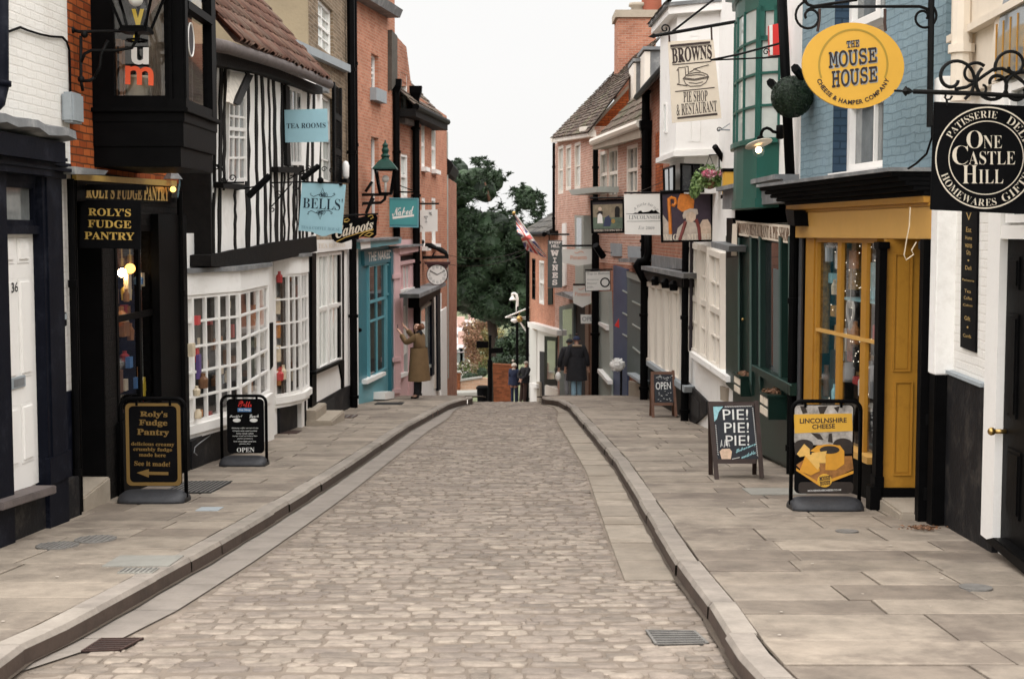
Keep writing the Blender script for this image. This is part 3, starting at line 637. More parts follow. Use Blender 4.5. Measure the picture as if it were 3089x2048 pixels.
cover('cellar_hatch', 'dark slotted grate at the foot of the teal shop', zG(850, 1352)[0], .32, .42, pave_z, M['dark'], 0, 'hatch', 'cellar hatches', True)
cover('cellar_hatch', 'long rusty cellar grating behind the fudge signboard', zP(1440, 170)[0], .28, .6, pave_z, M['dark'], 11, 'hatch', 'cellar hatches', True)
# pale gum spots and small chips trodden into the paving
M['gum'] = mat('trodden_gum', 'b4aa9e', .8, .2)
mb = MB()
for _ in range(80):
    y = R.uniform(7, 22); sg = R.choice((-1, 1)); x = (KL(y) - R.uniform(.2, 1.4)) if sg < 0 else (KR(y) + R.uniform(.2, 2.2)); r = R.uniform(.005, .014); b = len(mb.v)
    for k in range(7): a = k * .8976; mb.v.append(Vector((x + r * math.cos(a), y + r * 1.1 * math.sin(a), pave_z(y + r * math.sin(a)) + .0095)))
    mb.f.append(tuple(b + k for k in range(7)))
tag(mb.build('gum_spots', M['gum']), 'pale trodden gum spots and chips scattered over the paving', 'gum', kind='stuff')
# ================================================================ left side of the street
TOP = 12.5
def bld(name, label, fr, cat='building'): c = fr.W(fr.L / 2, 0); return thing(name, label, cat, (c.x, c.y, pave_z(c.y)))
def base_z(fr): return min(fr.gz(0), fr.gz(fr.L)) - .3
def uat(fr, p, o=0): return fr.uz(p, o)[0]
# ---- the white house with the white door
f1 = Fr((-4.36, 9.6), (-4.21, 13.65), 1)
b1 = bld('white_house', 'white painted brick house with white six panel front door and dark navy door case', f1)
partb(b1, 'wall', f1, 0, f1.L, base_z(f1), 9, -3, 0, 'wallwhite')
ur = uat(f1, zA(345, 1000)[0], .1); zl = f1.uz(zA(200, 740)[0], .2)[1]; zf = f1.uz(zA(200, 935)[0], .1)[1]; zt0 = f1.uz(zA(100, 1075)[0], .06)[1]; zt1 = f1.uz(zA(100, 1335)[0], .06)[1]; zt2 = f1.uz(zA(100, 1385)[0], .06)[1]
upil = uat(f1, zA(205, 1200)[0], .06); uend = f1.uz(zA(385, 1200)[0])[0]
partb(b1, 'door_hood_fascia', f1, 0, ur, zf, zl - .16, .002, .14, 'navy', bevel=.006)
mb = MB()
for k, (o, h) in enumerate(((.20, .0), (.17, .05), (.24, -.05))): mb.fb(f1, 0, ur + .02 + o * .2, zf - .03 + h - .02, zf + h - .02, .002, o)
mb.build('cornice_moulding', M['navy'], b1)
# lead covered hood with a wavy edge
mb = MB(); hu = uat(f1, zA(447, 765)[0], .36); n = 14; top = []; bot = []
for i in range(n + 1):
    u = hu * i / n; wv = .014 * math.sin(i * 2.1) + .01 * math.sin(i * .9)
    top.append([f1.W(u, zl + .05, .002), f1.W(u, zl + wv, .36)]); bot.append([f1.W(u, zl - .15, .002), f1.W(u, zl - .07 + wv * 1.4, .37)])
for i in range(n):
    mb.hexa([bot[i][0], bot[i + 1][0], bot[i + 1][1], bot[i][1]], [top[i][0], top[i + 1][0], top[i + 1][1], top[i][1]])
mb.build('lead_hood', M['lead'], b1)
MB().fb(f1, 0, hu - .1, zl - .3, zl - .12, .003, .3).fb(f1, 0, hu - .16, zl - .42, zl - .28, .003, .22).build('hood_soffit', M['navy'], b1)
zsill = f1.uz(zB(180, 1330)[0], .15)[1]
mb = MB().fb(f1, upil, ur, f1.gz(upil) - .1, zf - .03, .003, .13).fb(f1, upil + .07, ur - .06, zsill, zf - .1, .1, .145).fb(f1, upil - .02, ur + .03, zf - .16, zf - .1, .1, .165).fb(f1, upil - .02, ur + .03, zsill - .05, zsill + .2, .1, .15)
mb.build('pilaster', M['navy'], b1, bevel=.005)
partb(b1, 'pilaster', f1, 0, uat(f1, zB(2, 600)[0], .04), base_z(f1), zf - .03, .003, .13, 'navy')
ud0 = uat(f1, zB(-8, 600)[0], .03)
partb(b1, 'transom_bar', f1, 0, upil + .01, zt2, zt1 + .0, .003, .10, 'navy'); partb(b1, 'lintel', f1, 0, upil + .01, zt0, zf - .02, .003, .075, 'navy')
window(b1, f1, [(0.2, zt0), (upil, zt0), (upil, zt1), (0.2, zt1)], 1, 1, .03, .05, .02, .04, 'navy', 'greyglass', raw=True, name='transom_window')
zd1 = f1.uz(zB(125, 1330)[0], .03)[1]
door = partb(b1, 'door', f1, ud0, upil, zd1, zt2, .004, .035, 'white')
mb = MB(); dw = upil - ud0; dh = zt2 - zd1
for (s0, s1) in ((.12, .46), (.54, .88)):
    for (t0, t1) in ((.0, .115), (.17, .56), (.66, .90)):
        a = [(ud0 + dw * s0, zt2 - dh * t0 - (.03 if t0 == 0 else 0)), (ud0 + dw * s1, zt2 - dh * t1)]
        mb.fb(f1, a[0][0], a[1][0], a[1][1], a[0][1], .03, .04); mb.fb(f1, a[0][0] + .035, a[1][0] - .035, a[1][1] + .035, a[0][1] - .035, .03, .052)
mb.build('panel', M['white'], door, bevel=.006)
q = f1.bx(zB(62, 660, 145, 655, 145, 722, 62, 730), .04)
lb = MB().fb(f1, q[0], q[1], q[2], q[3], .03, .052).build('letterbox', M['bandstone'], door, bevel=.004)
MB().fb(f1, q[0] + .04, q[1] - .04, q[2] + .018, q[3] - .018, .052, .056).build('flap', M['lead'], door)
lines(door, 'number', f1, [('36', 'thinit', .01, zB(68, 103, 106, 98, 107, 157, 68, 165))], M['blackmatt'], .058)
MB().px(f1, zB(20, 1402, 335, 1300, 335, 1348, 20, 1450), .004, .24).build('door_sill', M['greywood'], b1, bevel=.008)
partb(b1, 'plinth', f1, 0, uend, base_z(f1), zsill - .11, .004, .09, 'plinth')
up0 = uat(f1, zB(345, 800)[0], .03); partb(b1, 'plinth', f1, ur + .001, f1.L - .01, base_z(f1), f1.uz(zB(380, 755)[0], .03)[1], .003, .03, 'navy')
mb = MB(); pts = [f1.W(*f1.uz(p, .02), .02) for p in zA(40, 190, 60, 185, 120, 163, 160, 180, 240, 205, 300, 217, 370, 222, 395, 250, 410, 300, 414, 420, 416, 545)]
mb.tube(pts, .011, 6); mb.build('cable', M['black'], b1)
mb = MB(); pts = [f1.W(*f1.uz(p, .08), .08) for p in zA(6, -200, 8, 400, 8, 520, -10, 600, -60, 650)]
mb.tube(pts, .06, 10); mb.tube([f1.W(*f1.uz(p, .08), .08) for p in zA(8, 480, 8, 510)], .08, 10); mb.build('downpipe', M['navy'], b1, smooth=True)
q = f1.bx(zB(352, 283, 393, 280, 393, 360, 352, 367), .03)
o = tag(MB().fb(f1, q[0], q[1], q[2], q[3], .002, .035).build('doorbell', M['black'], None, bevel=.006), 'small black doorbell box on white brick beside the white door', 'doorbell')
MB().fb(f1, (q[0] + q[1]) / 2 + .005, q[1] - .008, (q[2] + q[3]) / 2, q[3] - .01, .035, .039).build('camera_eye', M['bandstone'], o)
# ---- fudge shop
f2 = Fr((-4.21, 13.66), (-4.14, 17.75), 1)
b2 = bld('fudge_shop', 'orange brick shop with black shopfront and black overhanging bay window', f2)
zfs = f2.uz(zA(560, 1020)[0], .0)[1]
ud0, ud1 = uat(f2, zB(452, 700)[0], 0), uat(f2, zB(622, 700)[0], 0); uw0, uw1 = uat(f2, zB(690, 600)[0], 0), uat(f2, zB(918, 500)[0], 0)
zw0, zw1 = f2.uz(zB(800, 880)[0])[1], f2.uz(zA(800, 1330)[0])[1]; ztop = f2.uz(zA(700, 1200)[0])[1]
partb(b2, 'upper_wall', f2, 0, f2.L, zfs, 10, -3, 0, 'orangebrick')
wall_holes(f2, .0, f2.L, base_z(f2), zfs, [(ud0, ud1, base_z(f2) + .05, ztop), (uw0, uw1, zw0, zw1)], .75, -3).build('shopfront', M['blackbrick'], b2)
partb(b2, 'door', f2, ud0, ud1, base_z(f2), ztop, -.9, -.752, 'black'); partb(b2, 'door_jamb', f2, ud1 - .02, ud1 - .002, base_z(f2), ztop, -.75, -.002, 'black')
partb(b2, 'side_wall', f2, ud0 + .002, ud0 + .03, base_z(f2), ztop, -.75, -.05, 'render')
MB().prism(f2, [(ud0 + .03, f2.gz(ud0) - .2), (ud1 - .021, f2.gz(ud1) - .2), (ud1 - .021, f2.gz(ud1) + .26), (ud0 + .03, f2.gz(ud0) + .14)], -.74, .04).build('doorstep', M['stone'], b2, bevel=.015)
pw = MB(); um = uat(f2, zB(830, 600)[0]); zm = f2.uz(zB(790, 300)[0])[1]
for a, b in ((uw0, uw0 + .07), (um - .04, um + .04), (uw1 - .05, uw1)): pw.fb(f2, a, b, zw0, zw1, -.02, .012)
pw.fb(f2, uw0, uw1, zw0, zw0 + .08, -.02, .013); pw.fb(f2, uw0, uw1, zm - .035, zm + .035, -.02, .011); pw.fb(f2, uw0, uw1, zw1 - .07, zw1, -.02, .013)
wn = pw.build('window', M['black'], b2); MB().fb(f2, uw0, uw1, zw0, zw1, -.018, -.014).build('pane', M['glass'], wn)
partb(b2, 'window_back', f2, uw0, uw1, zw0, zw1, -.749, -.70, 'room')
partb(b2, 'stall_riser', f2, uw0 - .05, uw1 + .05, base_z(f2), zw0 - .002, .002, .05, 'black')
partb(b2, 'corner_pilaster', f2, uat(f2, zB(925, 500)[0], .04), f2.L, base_z(f2), ztop - .1, .002, .09, 'black')
partb(b2, 'corner_pilaster', f2, .02, uat(f2, zB(448, 700)[0], .0), base_z(f2), zfs - .1, .002, .04, 'black')
downpipe(b2, f2, zA(422, 1300)[0], f2.gz(.1), zfs - .1, .035, .06)
downpipe(b2, f2, zB(1075, 300)[0], f2.gz(4.0), zfs - .1, .035, .10)
fq = zA(455, 1035, 1040, 1075, 1040, 1200, 455, 1190)
part(b2, 'fascia', f2, fq, .003, .05, 'black'); part(b2, 'fascia_trim', f2, zA(452, 1030, 1045, 1070, 1045, 1103, 452, 1064), .05, .09, 'goldleaf')
lines(b2, 'fascia_lettering', f2, [("ROLY'S FUDGE PANTRY", 'serif', .02, zA(508, 1088, 1000, 1104, 998, 1192, 508, 1172))], M['goldleaf'], .056)
MB().px(f2, zA(440, 985, 640, 1010, 620, 1035, 440, 1030), .003, .25).build('lead_flashing', M['lead'], b2)
M['lampbright'] = glow('bright_bulb', 'ffd9a0', 14)
# goods seen behind the fudge shop glass
def goods(name, label, fr, p, o, m, wd, ht, group, cat='goods', jar=False):
    u, z = fr.uz(p, o); mb = MB()
    if jar: mb.lathe(fr.W(u, z, o), [(wd * .46, 0), (wd * .5, ht * .1), (wd * .5, ht * .72), (wd * .32, ht * .82), (wd * .34, ht)], 12)
    else: mb.fb(fr, u - wd / 2, u + wd / 2, z, z + ht, o - wd * .3, o); mb.fb(fr, u - wd * .4, u + wd * .4, z + ht * .25, z + ht * .75, o, o + .004)
    return tag(mb.build(name, m, None, smooth=jar, bevel=0), label, cat, group)
M['caramel'] = mat('caramel_card', (.40, .17, .05, 1), .5, .3, 12); M['ivory'] = mat('ivory_card', (.6, .5, .36, 1), .5, .2, 12); M['purple'] = mat('purple_card', (.10, .06, .2, 1), .5, .2)
M['packred'] = mat('red_card', (.45, .05, .05, 1), .5, .2); M['packgreen'] = mat('green_card', (.12, .28, .10, 1), .5, .2); M['packblue'] = mat('blue_card', (.08, .2, .42, 1), .5, .2)
for i, (x, y, m, wdt, ht, lb) in enumerate([(690, 455, 'packblue', .16, .45, 'tall blue packet in the fudge shop window'), (692, 655, 'ivory', .14, .40, 'ivory tin low in the fudge shop window'), (885, 430, 'packred', .22, .36, 'red poster card in the fudge shop window'),
    (890, 620, 'ivory', .22, .28, 'ivory card under the red one in the fudge shop window'), (865, 770, 'lemon', .10, .22, 'yellow packet at bottom right of the fudge shop window'), (895, 770, 'packred', .10, .25, 'red packet at bottom right of the fudge shop window'), (692, 850, 'packred', .12, .34, 'red and white bag low in the fudge shop window'), (690, 290, 'packgreen', .12, .2, 'green packet high in the fudge shop window'), (752, 420, 'caramel', .2, .16, 'caramel box in the middle of the fudge shop window')]):
    goods('packet', lb, f2, zB(x, y)[0], -.12 - .0 * i, M[m], wdt, ht, 'goods in the fudge shop window')
for k, (x, y) in enumerate(((748, 45), (795, 20))):
    u, z = f2.uz(zB(x, y)[0], -.15); c = f2.W(u, z, -.2)
    t = thing('pendant_lamp', ('lit pendant bulb in the fudge shop window, brighter one', 'lit round pendant bulb beside the brighter one in the fudge shop window')[k], 'lamp', c, 'lamps in the fudge shop window')
    MB().ball(c, .06 if k else .05).build('bulb', M['warm'] if k else M['lampbright'], t, smooth=True); MB().tube([c + Vector((0, 0, .07)), c + Vector((0, 0, .16))], .03).tube([c + Vector((0, 0, .15)), c + Vector((0, 0, .6))], .008, 5).build('cord', M['brass'], t)
# the overhanging bay (oriel)
YB = 14.35; fb = Fl(YB); bx1 = fb.uz(zA(1090, 700)[0])[0]; bz0 = fb.uz(zA(800, 987)[0])[1]; zs1 = fb.uz(zA(800, 645)[0])[1]; zmid = fb.uz(zA(800, 850)[0])[1]; zwin = fb.uz(zA(800, 565)[0])[1]; ZT = H + 4.6
bays = MB(); B1 = 15.95; xw = -4.25
bays.box(xw, bx1 - .05, YB + .03, B1 - .03, bz0, zmid).box(xw, bx1 - .015, YB + .012, B1 - .012, zmid - .03, zs1 - .12).box(xw, bx1 + .0, YB, B1, zs1 - .13, zs1).box(xw, bx1 + .045, YB - .045, B1 + .04, zs1 - .03, zs1 + .012)
bays.build('bay_apron', M['black'], b2, bevel=.006)
fs = Fr((bx1, YB), (bx1, B1), 1)
mb = MB(); xg0, xg1 = fb.uz(zA(668, 300)[0])[0], fb.uz(zA(968, 300)[0])[0]
mb.box(xw, xg0, YB + .02, YB + .1, zs1, ZT).box(xg1, bx1 - .002, YB + .02, YB + .1, zs1, ZT).box(xg0, xg1, YB + .02, YB + .1, zs1, zwin)
mb.box(bx1 - .1, bx1 - .001, YB + .1, YB + .2, zs1, ZT).box(bx1 - .1, bx1 - .001, B1 - .22, B1, zs1, ZT).box(bx1 - .09, bx1 - .004, YB + .2, B1 - .22, zs1, fs.uz(zA(1160, 610)[0])[1])
mb.box(xg1 + .05, bx1 - .11, YB - .02, YB + .02, zs1, ZT).box(xg1 + .03, bx1 + .03, YB - .035, YB + .03, zs1, zs1 + .1).box(bx1, bx1 + .02, YB + .03, YB + .14, zs1, ZT)
ztr = fs.uz(zA(1160, 65)[0])[1]; mb.box(bx1 - .09, bx1 + .02, YB + .2, B1 - .22, ztr - .04, ztr + .04)
wf = mb.build('bay_window', M['black'], b2)
MB().box(xg0, xg1, YB + .05, YB + .056, zwin, ZT).build('pane', M['glass'], wf); MB().box(bx1 - .06, bx1 - .054, YB + .2, B1 - .22, zs1, ZT).build('pane', M['glass'], wf)
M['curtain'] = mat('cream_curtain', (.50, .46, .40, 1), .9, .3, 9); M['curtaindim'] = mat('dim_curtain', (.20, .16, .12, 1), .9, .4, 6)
mb = MB()
def drape(mb, p0, p1, z0, z1, amp=.02, k=26):
    b = len(mb.v); d = (Vector(p1) - Vector(p0)); n = Vector((-d.y, d.x)).normalized()
    for i in range(k + 1):
        P = Vector(p0) + d * i / k + n * amp * math.sin(i * 1.55)
        mb.v += [Vector((P.x, P.y, z0)), Vector((P.x, P.y, z1))]
    for i in range(k): mb.f.append((b + 2 * i, b + 2 * i + 2, b + 2 * i + 3, b + 2 * i + 1))
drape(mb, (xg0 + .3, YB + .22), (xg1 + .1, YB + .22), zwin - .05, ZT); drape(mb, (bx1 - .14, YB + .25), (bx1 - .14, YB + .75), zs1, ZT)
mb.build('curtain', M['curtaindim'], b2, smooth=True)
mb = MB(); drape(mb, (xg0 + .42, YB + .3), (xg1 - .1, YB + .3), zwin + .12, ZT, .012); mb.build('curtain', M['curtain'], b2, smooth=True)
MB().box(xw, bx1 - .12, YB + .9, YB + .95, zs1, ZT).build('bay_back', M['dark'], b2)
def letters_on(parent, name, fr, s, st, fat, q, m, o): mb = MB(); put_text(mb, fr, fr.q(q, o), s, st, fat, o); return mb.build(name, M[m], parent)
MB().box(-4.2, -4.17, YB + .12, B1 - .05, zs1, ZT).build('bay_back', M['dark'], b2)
letters_on(b2, 'window_letter', fb, 'y', 'sans', .03, zA(778, 55, 852, 55, 852, 245, 778, 245), 'lemon', .0); letters_on(b2, 'window_letter', fb, 'u', 'sans', .025, zA(776, 282, 880, 282, 880, 384, 776, 384), 'whitetext', .0)
letters_on(b2, 'window_letter', fb, 'm', 'sans', .02, zA(740, 388, 908, 400, 908, 508, 740, 500), 'orangered', .0)
u, z = fb.uz(zA(805, 562)[0], -.2); cup = MB().lathe((u, YB + .26, zwin + .002), [(.125, 0), (.155, .18), (.175, .185), (.17, .21)], 20).build('pot', M['ivory'], None, smooth=True)
tag(cup, 'pale tapered pot on the sill inside the black bay window', 'pot')
q = fb.bx(zA(672, 235, 732, 245, 710, 560, 672, 560), -.12); ch = MB()
ch.box(q[0], q[0] + .035, YB + .10, YB + .14, zwin, q[3]).box(q[1] - .02, q[1] + .012, YB + .10, YB + .14, zwin, q[3]).box(q[0], q[1], YB + .10, YB + .13, q[3] - .06, q[3] + .01).box(q[0] + .06, q[0] + .075, YB + .11, YB + .13, zwin, q[3]).box(q[0] + .1, q[0] + .115, YB + .11, YB + .13, zwin, q[3])
tag(ch.build('wooden_chair', M['oak'], None), 'orange brown wooden chair back standing inside the black bay window', 'chair')
mb = MB(); u, z = fs.uz(zA(1155, 237)[0], .0)
for rr in (.115,): pass
cc = [fs.W(u + .13 * math.cos(a), z + .17 * math.sin(a), -.045) for a in [i * math.pi / 12 for i in range(25)]]; mb.tube(cc, .009, 5, False)
o = mb.build('round_sticker', M['whitetext'], b2); MB().prism(fs, [(u + .12 * math.cos(i * math.pi / 10), z + .16 * math.sin(i * math.pi / 10)) for i in range(20)], -.052, -.047).build('sticker_face', M['plum'], o)
q = f2.bx(zA(420, 548, 485, 556, 485, 725, 425, 735), .1)
t = tag(MB().fb(f2, q[0], q[1], q[2], q[3], .003, .12).build('meter_box', M['bandstone'], None, bevel=.02), 'grey rounded metal junction box on orange brick beside the white house', 'junction box')
# little lantern by the fudge door
u, z = f2.uz(zA(1012, 1060)[0], .12); c = f2.W(u, z, .14)
t = thing('small_lantern', 'small dark cap lantern fixed above the black shop door under the bay', 'lantern', c)
MB().lathe(c, [(.12, -.0), (.06, .08), (.02, .12)], 6).build('cap', M['lead'], t); MB().lathe(c, [(.06, -.22), (.1, -.01)], 6).build('glass', M['glass'], t); MB().ball(c + Vector((0, 0, -.12)), .035).build('bulb', M['warm'], t)

# ---- tea shop, timber framed
f3 = Fr((-4.14, 17.78), (-3.9, 26.2), 1); f3u = Fr((-3.90, 18.55), (-3.60, 26.8), 1)
b3 = bld('tea_shop', 'black and white timber framed tea shop with white bow windows and red pantile roof', f3)
zj = f3.uz(zD(500, 250)[0], .3)[1]
partb(b3, 'wall', f3, .02, f3.L - .01, base_z(f3), zj + .35, -3, 0, 'render')
outl = zC(345, 300) + zC(560, 400) + zC(830, 480) + zC(1060, 570) + zD(888, 140) + zD(700, 175) + zD(480, 220) + zD(278, 262)
MB().prism(f3u, [f3u.uz(p, 0) for p in outl], -2.6, 0).build('upper_wall', M['render'], b3)
MB().box(f3u.W(0, 0).x - .45, f3u.W(0, 0).x + .003, 18.47, 18.549, f3u.uz(zD(278, 262)[0])[1], f3u.uz(zC(345, 330)[0])[1]).build('corner_post', M['timber'], b3)
beam = zD(268, 236) + zD(400, 205) + zD(500, 190) + zD(620, 162) + zD(760, 145) + zD(892, 122) + zD(895, 212) + zD(830, 228) + zD(720, 255) + zD(560, 290) + zD(420, 312) + zD(268, 300)
MB().prism(f3u, [f3u.uz(p, .06) for p in beam], -.5, .06).build('jetty_beam', M['timber'], b3)
mb = MB()
for (x0, y0, x1, y1, wd) in [(667, 180, 663, 765, 9), (681, 185, 676, 575, 8), (745, 205, 750, 765, 14), (709, 570, 712, 760, 6), (772, 205, 779, 752, 8), (790, 205, 803, 748, 9), (811, 210, 819, 745, 5), (826, 212, 837, 740, 11), (851, 225, 851, 735, 6), (870, 240, 872, 732, 5), (890, 500, 887, 728, 8), (907, 255, 905, 725, 6), (915, 500, 913, 720, 5), (931, 262, 926, 716, 7), (946, 270, 941, 708, 6), (858, 515, 858, 733, 4), (653, 180, 647, 765, 5), (895, 505, 896, 725, 3)]:
    k = 9; L, Rr = [], []
    for i in range(k + 1):
        t = i / k; x = x0 + (x1 - x0) * t + R.uniform(-2, 2); y = y0 + (y1 - y0) * t; hw = wd / 2 * R.uniform(.6, 1.05); L.append((x - hw, y)); Rr.append((x + hw, y))
    MB().prism(f3u, [f3u.uz(p, .012) for p in L + Rr[::-1]], -.02, .012 + R.uniform(0, .01)).build('timber_stud', M['timber'], b3)
wq = zC(413, 470, 528, 505, 532, 1225, 402, 1238)
window(b3, f3u, wq, 3, 5, .004, .05, .03, .04, 'white', 'greyglass', rail=.52)
part(b3, 'window_sill', f3u, zC(388, 1237, 560, 1250, 545, 1282, 392, 1270), .004, .14, 'timber')
q = f3u.q(zC(420, 478, 555, 500, 470, 720, 415, 690), .0)
a, b = f3u.W(*q[0], .05), f3u.W(*q[1], .05); z1 = f3u.uz(zC(450, 700)[0], .3)[1]
hp = MB().hexa([f3u.W(*f3u.uz(p, .06), .06) for p in zC(420, 485, 555, 505)] + [f3u.W(*f3u.uz(p, .42), .42) for p in zC(462, 718, 408, 690)],
     [f3u.W(*f3u.uz(p, .06), .09) for p in zC(420, 485, 555, 505)] + [f3u.W(*f3u.uz(p, .42), .45) for p in zC(462, 718, 408, 690)])
hp.build('open_vent_light', M['curtain'], b3)
MB().hexa([f3u.W(*f3u.uz(p, .06), .06) for p in zC(528, 498, 570, 512)] + [f3u.W(*f3u.uz(p, .42), .42) for p in zC(478, 712, 442, 700)],
     [f3u.W(*f3u.uz(p, .06), .11) for p in zC(528, 498, 570, 512)] + [f3u.W(*f3u.uz(p, .42), .47) for p in zC(478, 712, 442, 700)]).build('vent_frame', M['timber'], b3)
wq2 = zC(812, 575, 905, 612, 905, 1118, 832, 1118)
window(b3, f3u, wq2, 3, 2, .004, .06, .035, .04, 'white', 'greyglass', rail=.5); part(b3, 'window_sill', f3u, zC(760, 1128, 915, 1128, 905, 1170, 762, 1165), .004, .12, 'timber')
part(b3, 'window_post', f3u, zC(812, 575, 838, 590, 846, 1125, 822, 1120), .0, .06, 'timber')
# pantile roof, gutter
e0 = f3u.W(-.35, f3u.uz(zC(352, 205)[0], .42)[1], .42); em = f3u.uz(zC(1092, 545)[0], .42); e1 = f3u.W(em[0] + .05, em[1], .42)
rise = 4.6; back = 3.9
r0 = e0 - f3u.n * back + Vector((0, 0, rise)); r1 = e1 - f3u.n * back + Vector((0, 0, rise - .1)) + f3u.t * .0
rf = tiles(e0, e1, r1, r0, 42, 19, wave=True, lift=.02).build('roof', M['pantile'], b3, smooth=True)
MB().tube([e1 + Vector((-.0, 0, .0)), r1], .07, 6).build('verge', M['plaintile'], rf)
mb = MB(); gq = [f3u.W(*f3u.uz(p, .38), .38) for p in zC(300, 300, 420, 322, 700, 410, 900, 480, 1105, 572)]
mb.tube(gq, .085, 8); mb.build('gutter_pipe', M['greywood'], b3, smooth=True)
part(b3, 'eaves_board', f3u, zC(335, 330) + zC(700, 445) + zC(1060, 590) + zC(1060, 640) + zC(700, 505) + zC(335, 440), .01, .2, 'timber')
# bow windows
def bow(fr, plan, ztop, zbot, rows, cols, name):
    mb = MB(); gl = MB(); mid = MB()
    for (a, b), nc in zip(zip(plan, plan[1:]), cols):
        f = Fr(a, b, 1); L = f.L; bw = .035
        for j in range(rows + 1):
            z = zbot + (ztop - zbot) * j / rows; mb.fb(f, 0, L, z - (.03 if j in (0, rows) else .015), z + (.03 if j in (0, rows) else .015), -.03, .01)
        for i in range(nc + 1):
            u = L * i / nc; hw = .03 if i in (0, nc) else .015; mb.fb(f, u - hw, u + hw, zbot, ztop, -.035, .014)
        gl.fb(f, 0, L, zbot, ztop, -.018, -.013)
    w = mb.build(name, M['white'], b3); gl.build('pane', M['glass'], w)
    ins = [(x, y) for x, y in plan]; cx = sum(p[0] for p in plan) / len(plan); wallx = lambda y: fr.W((y - fr.A.y) / fr.t.y, 0).x
    def slab(k, z0, z1, m, nm):
        pts = [(x + k * (1 if 0 < i < len(plan) - 1 else .2), y + (0 if 0 < i < len(plan) - 1 else (k * .5 if i else -k * .5))) for i, (x, y) in enumerate(plan)]
        pts = [(wallx(plan[0][1]) - .05, plan[0][1])] + pts + [(wallx(plan[-1][1]) - .05, plan[-1][1])]
        MB().plan(pts, z0, z1).build(nm, M[m], w)
    slab(.07, zbot - .13, zbot - .02, 'white', 'bow_sill'); slab(.02, zbot - .2, zbot - .125, 'white', 'sill_moulding')
    slab(.03, ztop + .02, ztop + .30, 'render', 'bow_head'); slab(.09, ztop + .30, ztop + .36, 'lead', 'lead_capping')
    return w
P1 = [(-4.15, 17.82), (-4.09, 18.15), (-3.90, 18.85), (-3.72, 19.35), (-3.745, 21.75), (-4.02, 22.15)]
zb1 = H - 2.42; zt1_ = H - .80
hole = (f3.uz((580, 1000))[0], f3.uz((795, 1000))[0])
bw1 = bow(f3, P1, zt1_, zb1, 5, [1, 2, 2, 3, 1], 'bow_window')
MB().plan([(-4.09, 18.3), (-3.98, 21.9), (-4.0, 21.9), (-4.13, 18.3)], zb1, zt1_).build('window_back', M['dark'], b3)
P2 = [(-3.97, 23.7), (-3.79, 24.05), (-3.65, 24.5), (-3.64, 25.3), (-3.8, 25.75)]
zb2 = H - 2.72; zt2_ = H - .70
bw2 = bow(f3, P2, zt2_, zb2, 5, [1, 2, 2, 1], 'bow_window')
MB().plan([(-3.86, 23.9), (-3.80, 25.6), (-3.82, 25.6), (-3.9, 23.9)], zb2, zt2_).build('window_back', M['room'], b3)
partb(b3, 'plinth', f3, .02, f3.uz((800, 1200))[0], base_z(f3), zb1 - .19, .002, .1, 'plinth')
partb(b3, 'plinth', f3, f3.uz((835, 1200))[0], f3.uz((898, 1200))[0], base_z(f3), zb2 - .19, .002, .05, 'plinth')
partb(b3, 'white_post', f3, f3.uz((800, 1200), .15)[0], f3.uz((822, 1200), .15)[0], base_z(f3), zt2_ + .3, .002, .17, 'white'); partb(b3, 'white_post', f3, f3.uz((893, 1200), .03)[0], f3.uz((911, 1200), .03)[0], base_z(f3), zb2 - .19, .051, .13, 'white')
fd = Fr((-3.80, 25.75), (-3.745, 26.68), 1); u0, u1 = .12, fd.L
partb(b3, 'door', fd, u0, u1, base_z(f3), zj - .05, -.5, .0, 'black'); partb(b3, 'door_frame', fd, 0, u0, base_z(f3), zj - .05, -.5, .03, 'black')
mb = MB(); us, uz_ = f3.uz((918, 1240), .1)[0], f3.uz((952, 1240), .1)[0]
gzs = f3.gz(us); mb.fb(f3, us - .1, us + 1.5, gzs - .4, gzs + .10, .1, .62); mb.build('doorstep', M['stone'], b3, bevel=.02)
MB().fb(f3, us - .02, us + 1.2, gzs, gzs + .28, .1, .32).build('upper_doorstep', M['stone'], b3, bevel=.02)
part(b3, 'menu_case', f3, zD(612, 640, 636, 632, 636, 890, 618, 915), .03, .20, 'black')
mb = MB(); mb.tube([f3.W(*f3.uz(p, .13), .13) for p in zD(262, 1258, 262, 1300, 200, 1345, 172, 1370, 168, 1400, 185, 1415)], .008, 5); mb.build('loose_cable', M['lead'], b3)
# goods in the bow windows
gi = 0
for (x, y, m, wd, ht, jar, lb) in [(205, 965, 'purple', .17, .42, 0, 'purple and white card in the first bow window'), (192, 1200, 'ivory', .12, .16, 1, 'ivory jar at the bottom corner of the first bow window'), (215, 1190, 'caramel', .12, .12, 0, 'caramel box beside the ivory jar in the first bow window'), (330, 760, 'caramel', .18, .14, 0, 'caramel basket on the upper shelf of the first bow window'), (330, 690, 'room', .2, .22, 0, 'dark basket above the caramel one in the first bow window'), (380, 720, 'ivory', .16, .14, 1, 'ivory teapot jar halfway up the first bow window'),
    (380, 550, 'ivory', .15, .14, 0, 'ivory round plate high in the first bow window'), (437, 1040, 'packred', .14, .16, 0, 'red packet at bottom middle of the first bow window'), (475, 1045, 'ivory', .16, .20, 1, 'ivory jar at bottom middle of the first bow window'), (510, 1040, 'caramel', .2, .2, 0, 'orange box at the bottom right of the first bow window'), (270, 1190, 'packred', .16, .1, 0, 'red tin low behind the first bow window')]:
    if 1: goods('jar' if jar else 'packet', lb, f3, zD(x, y)[0], .10, M[m], wd * .75, ht * .75, 'goods in the first bow window', 'goods', bool(jar))
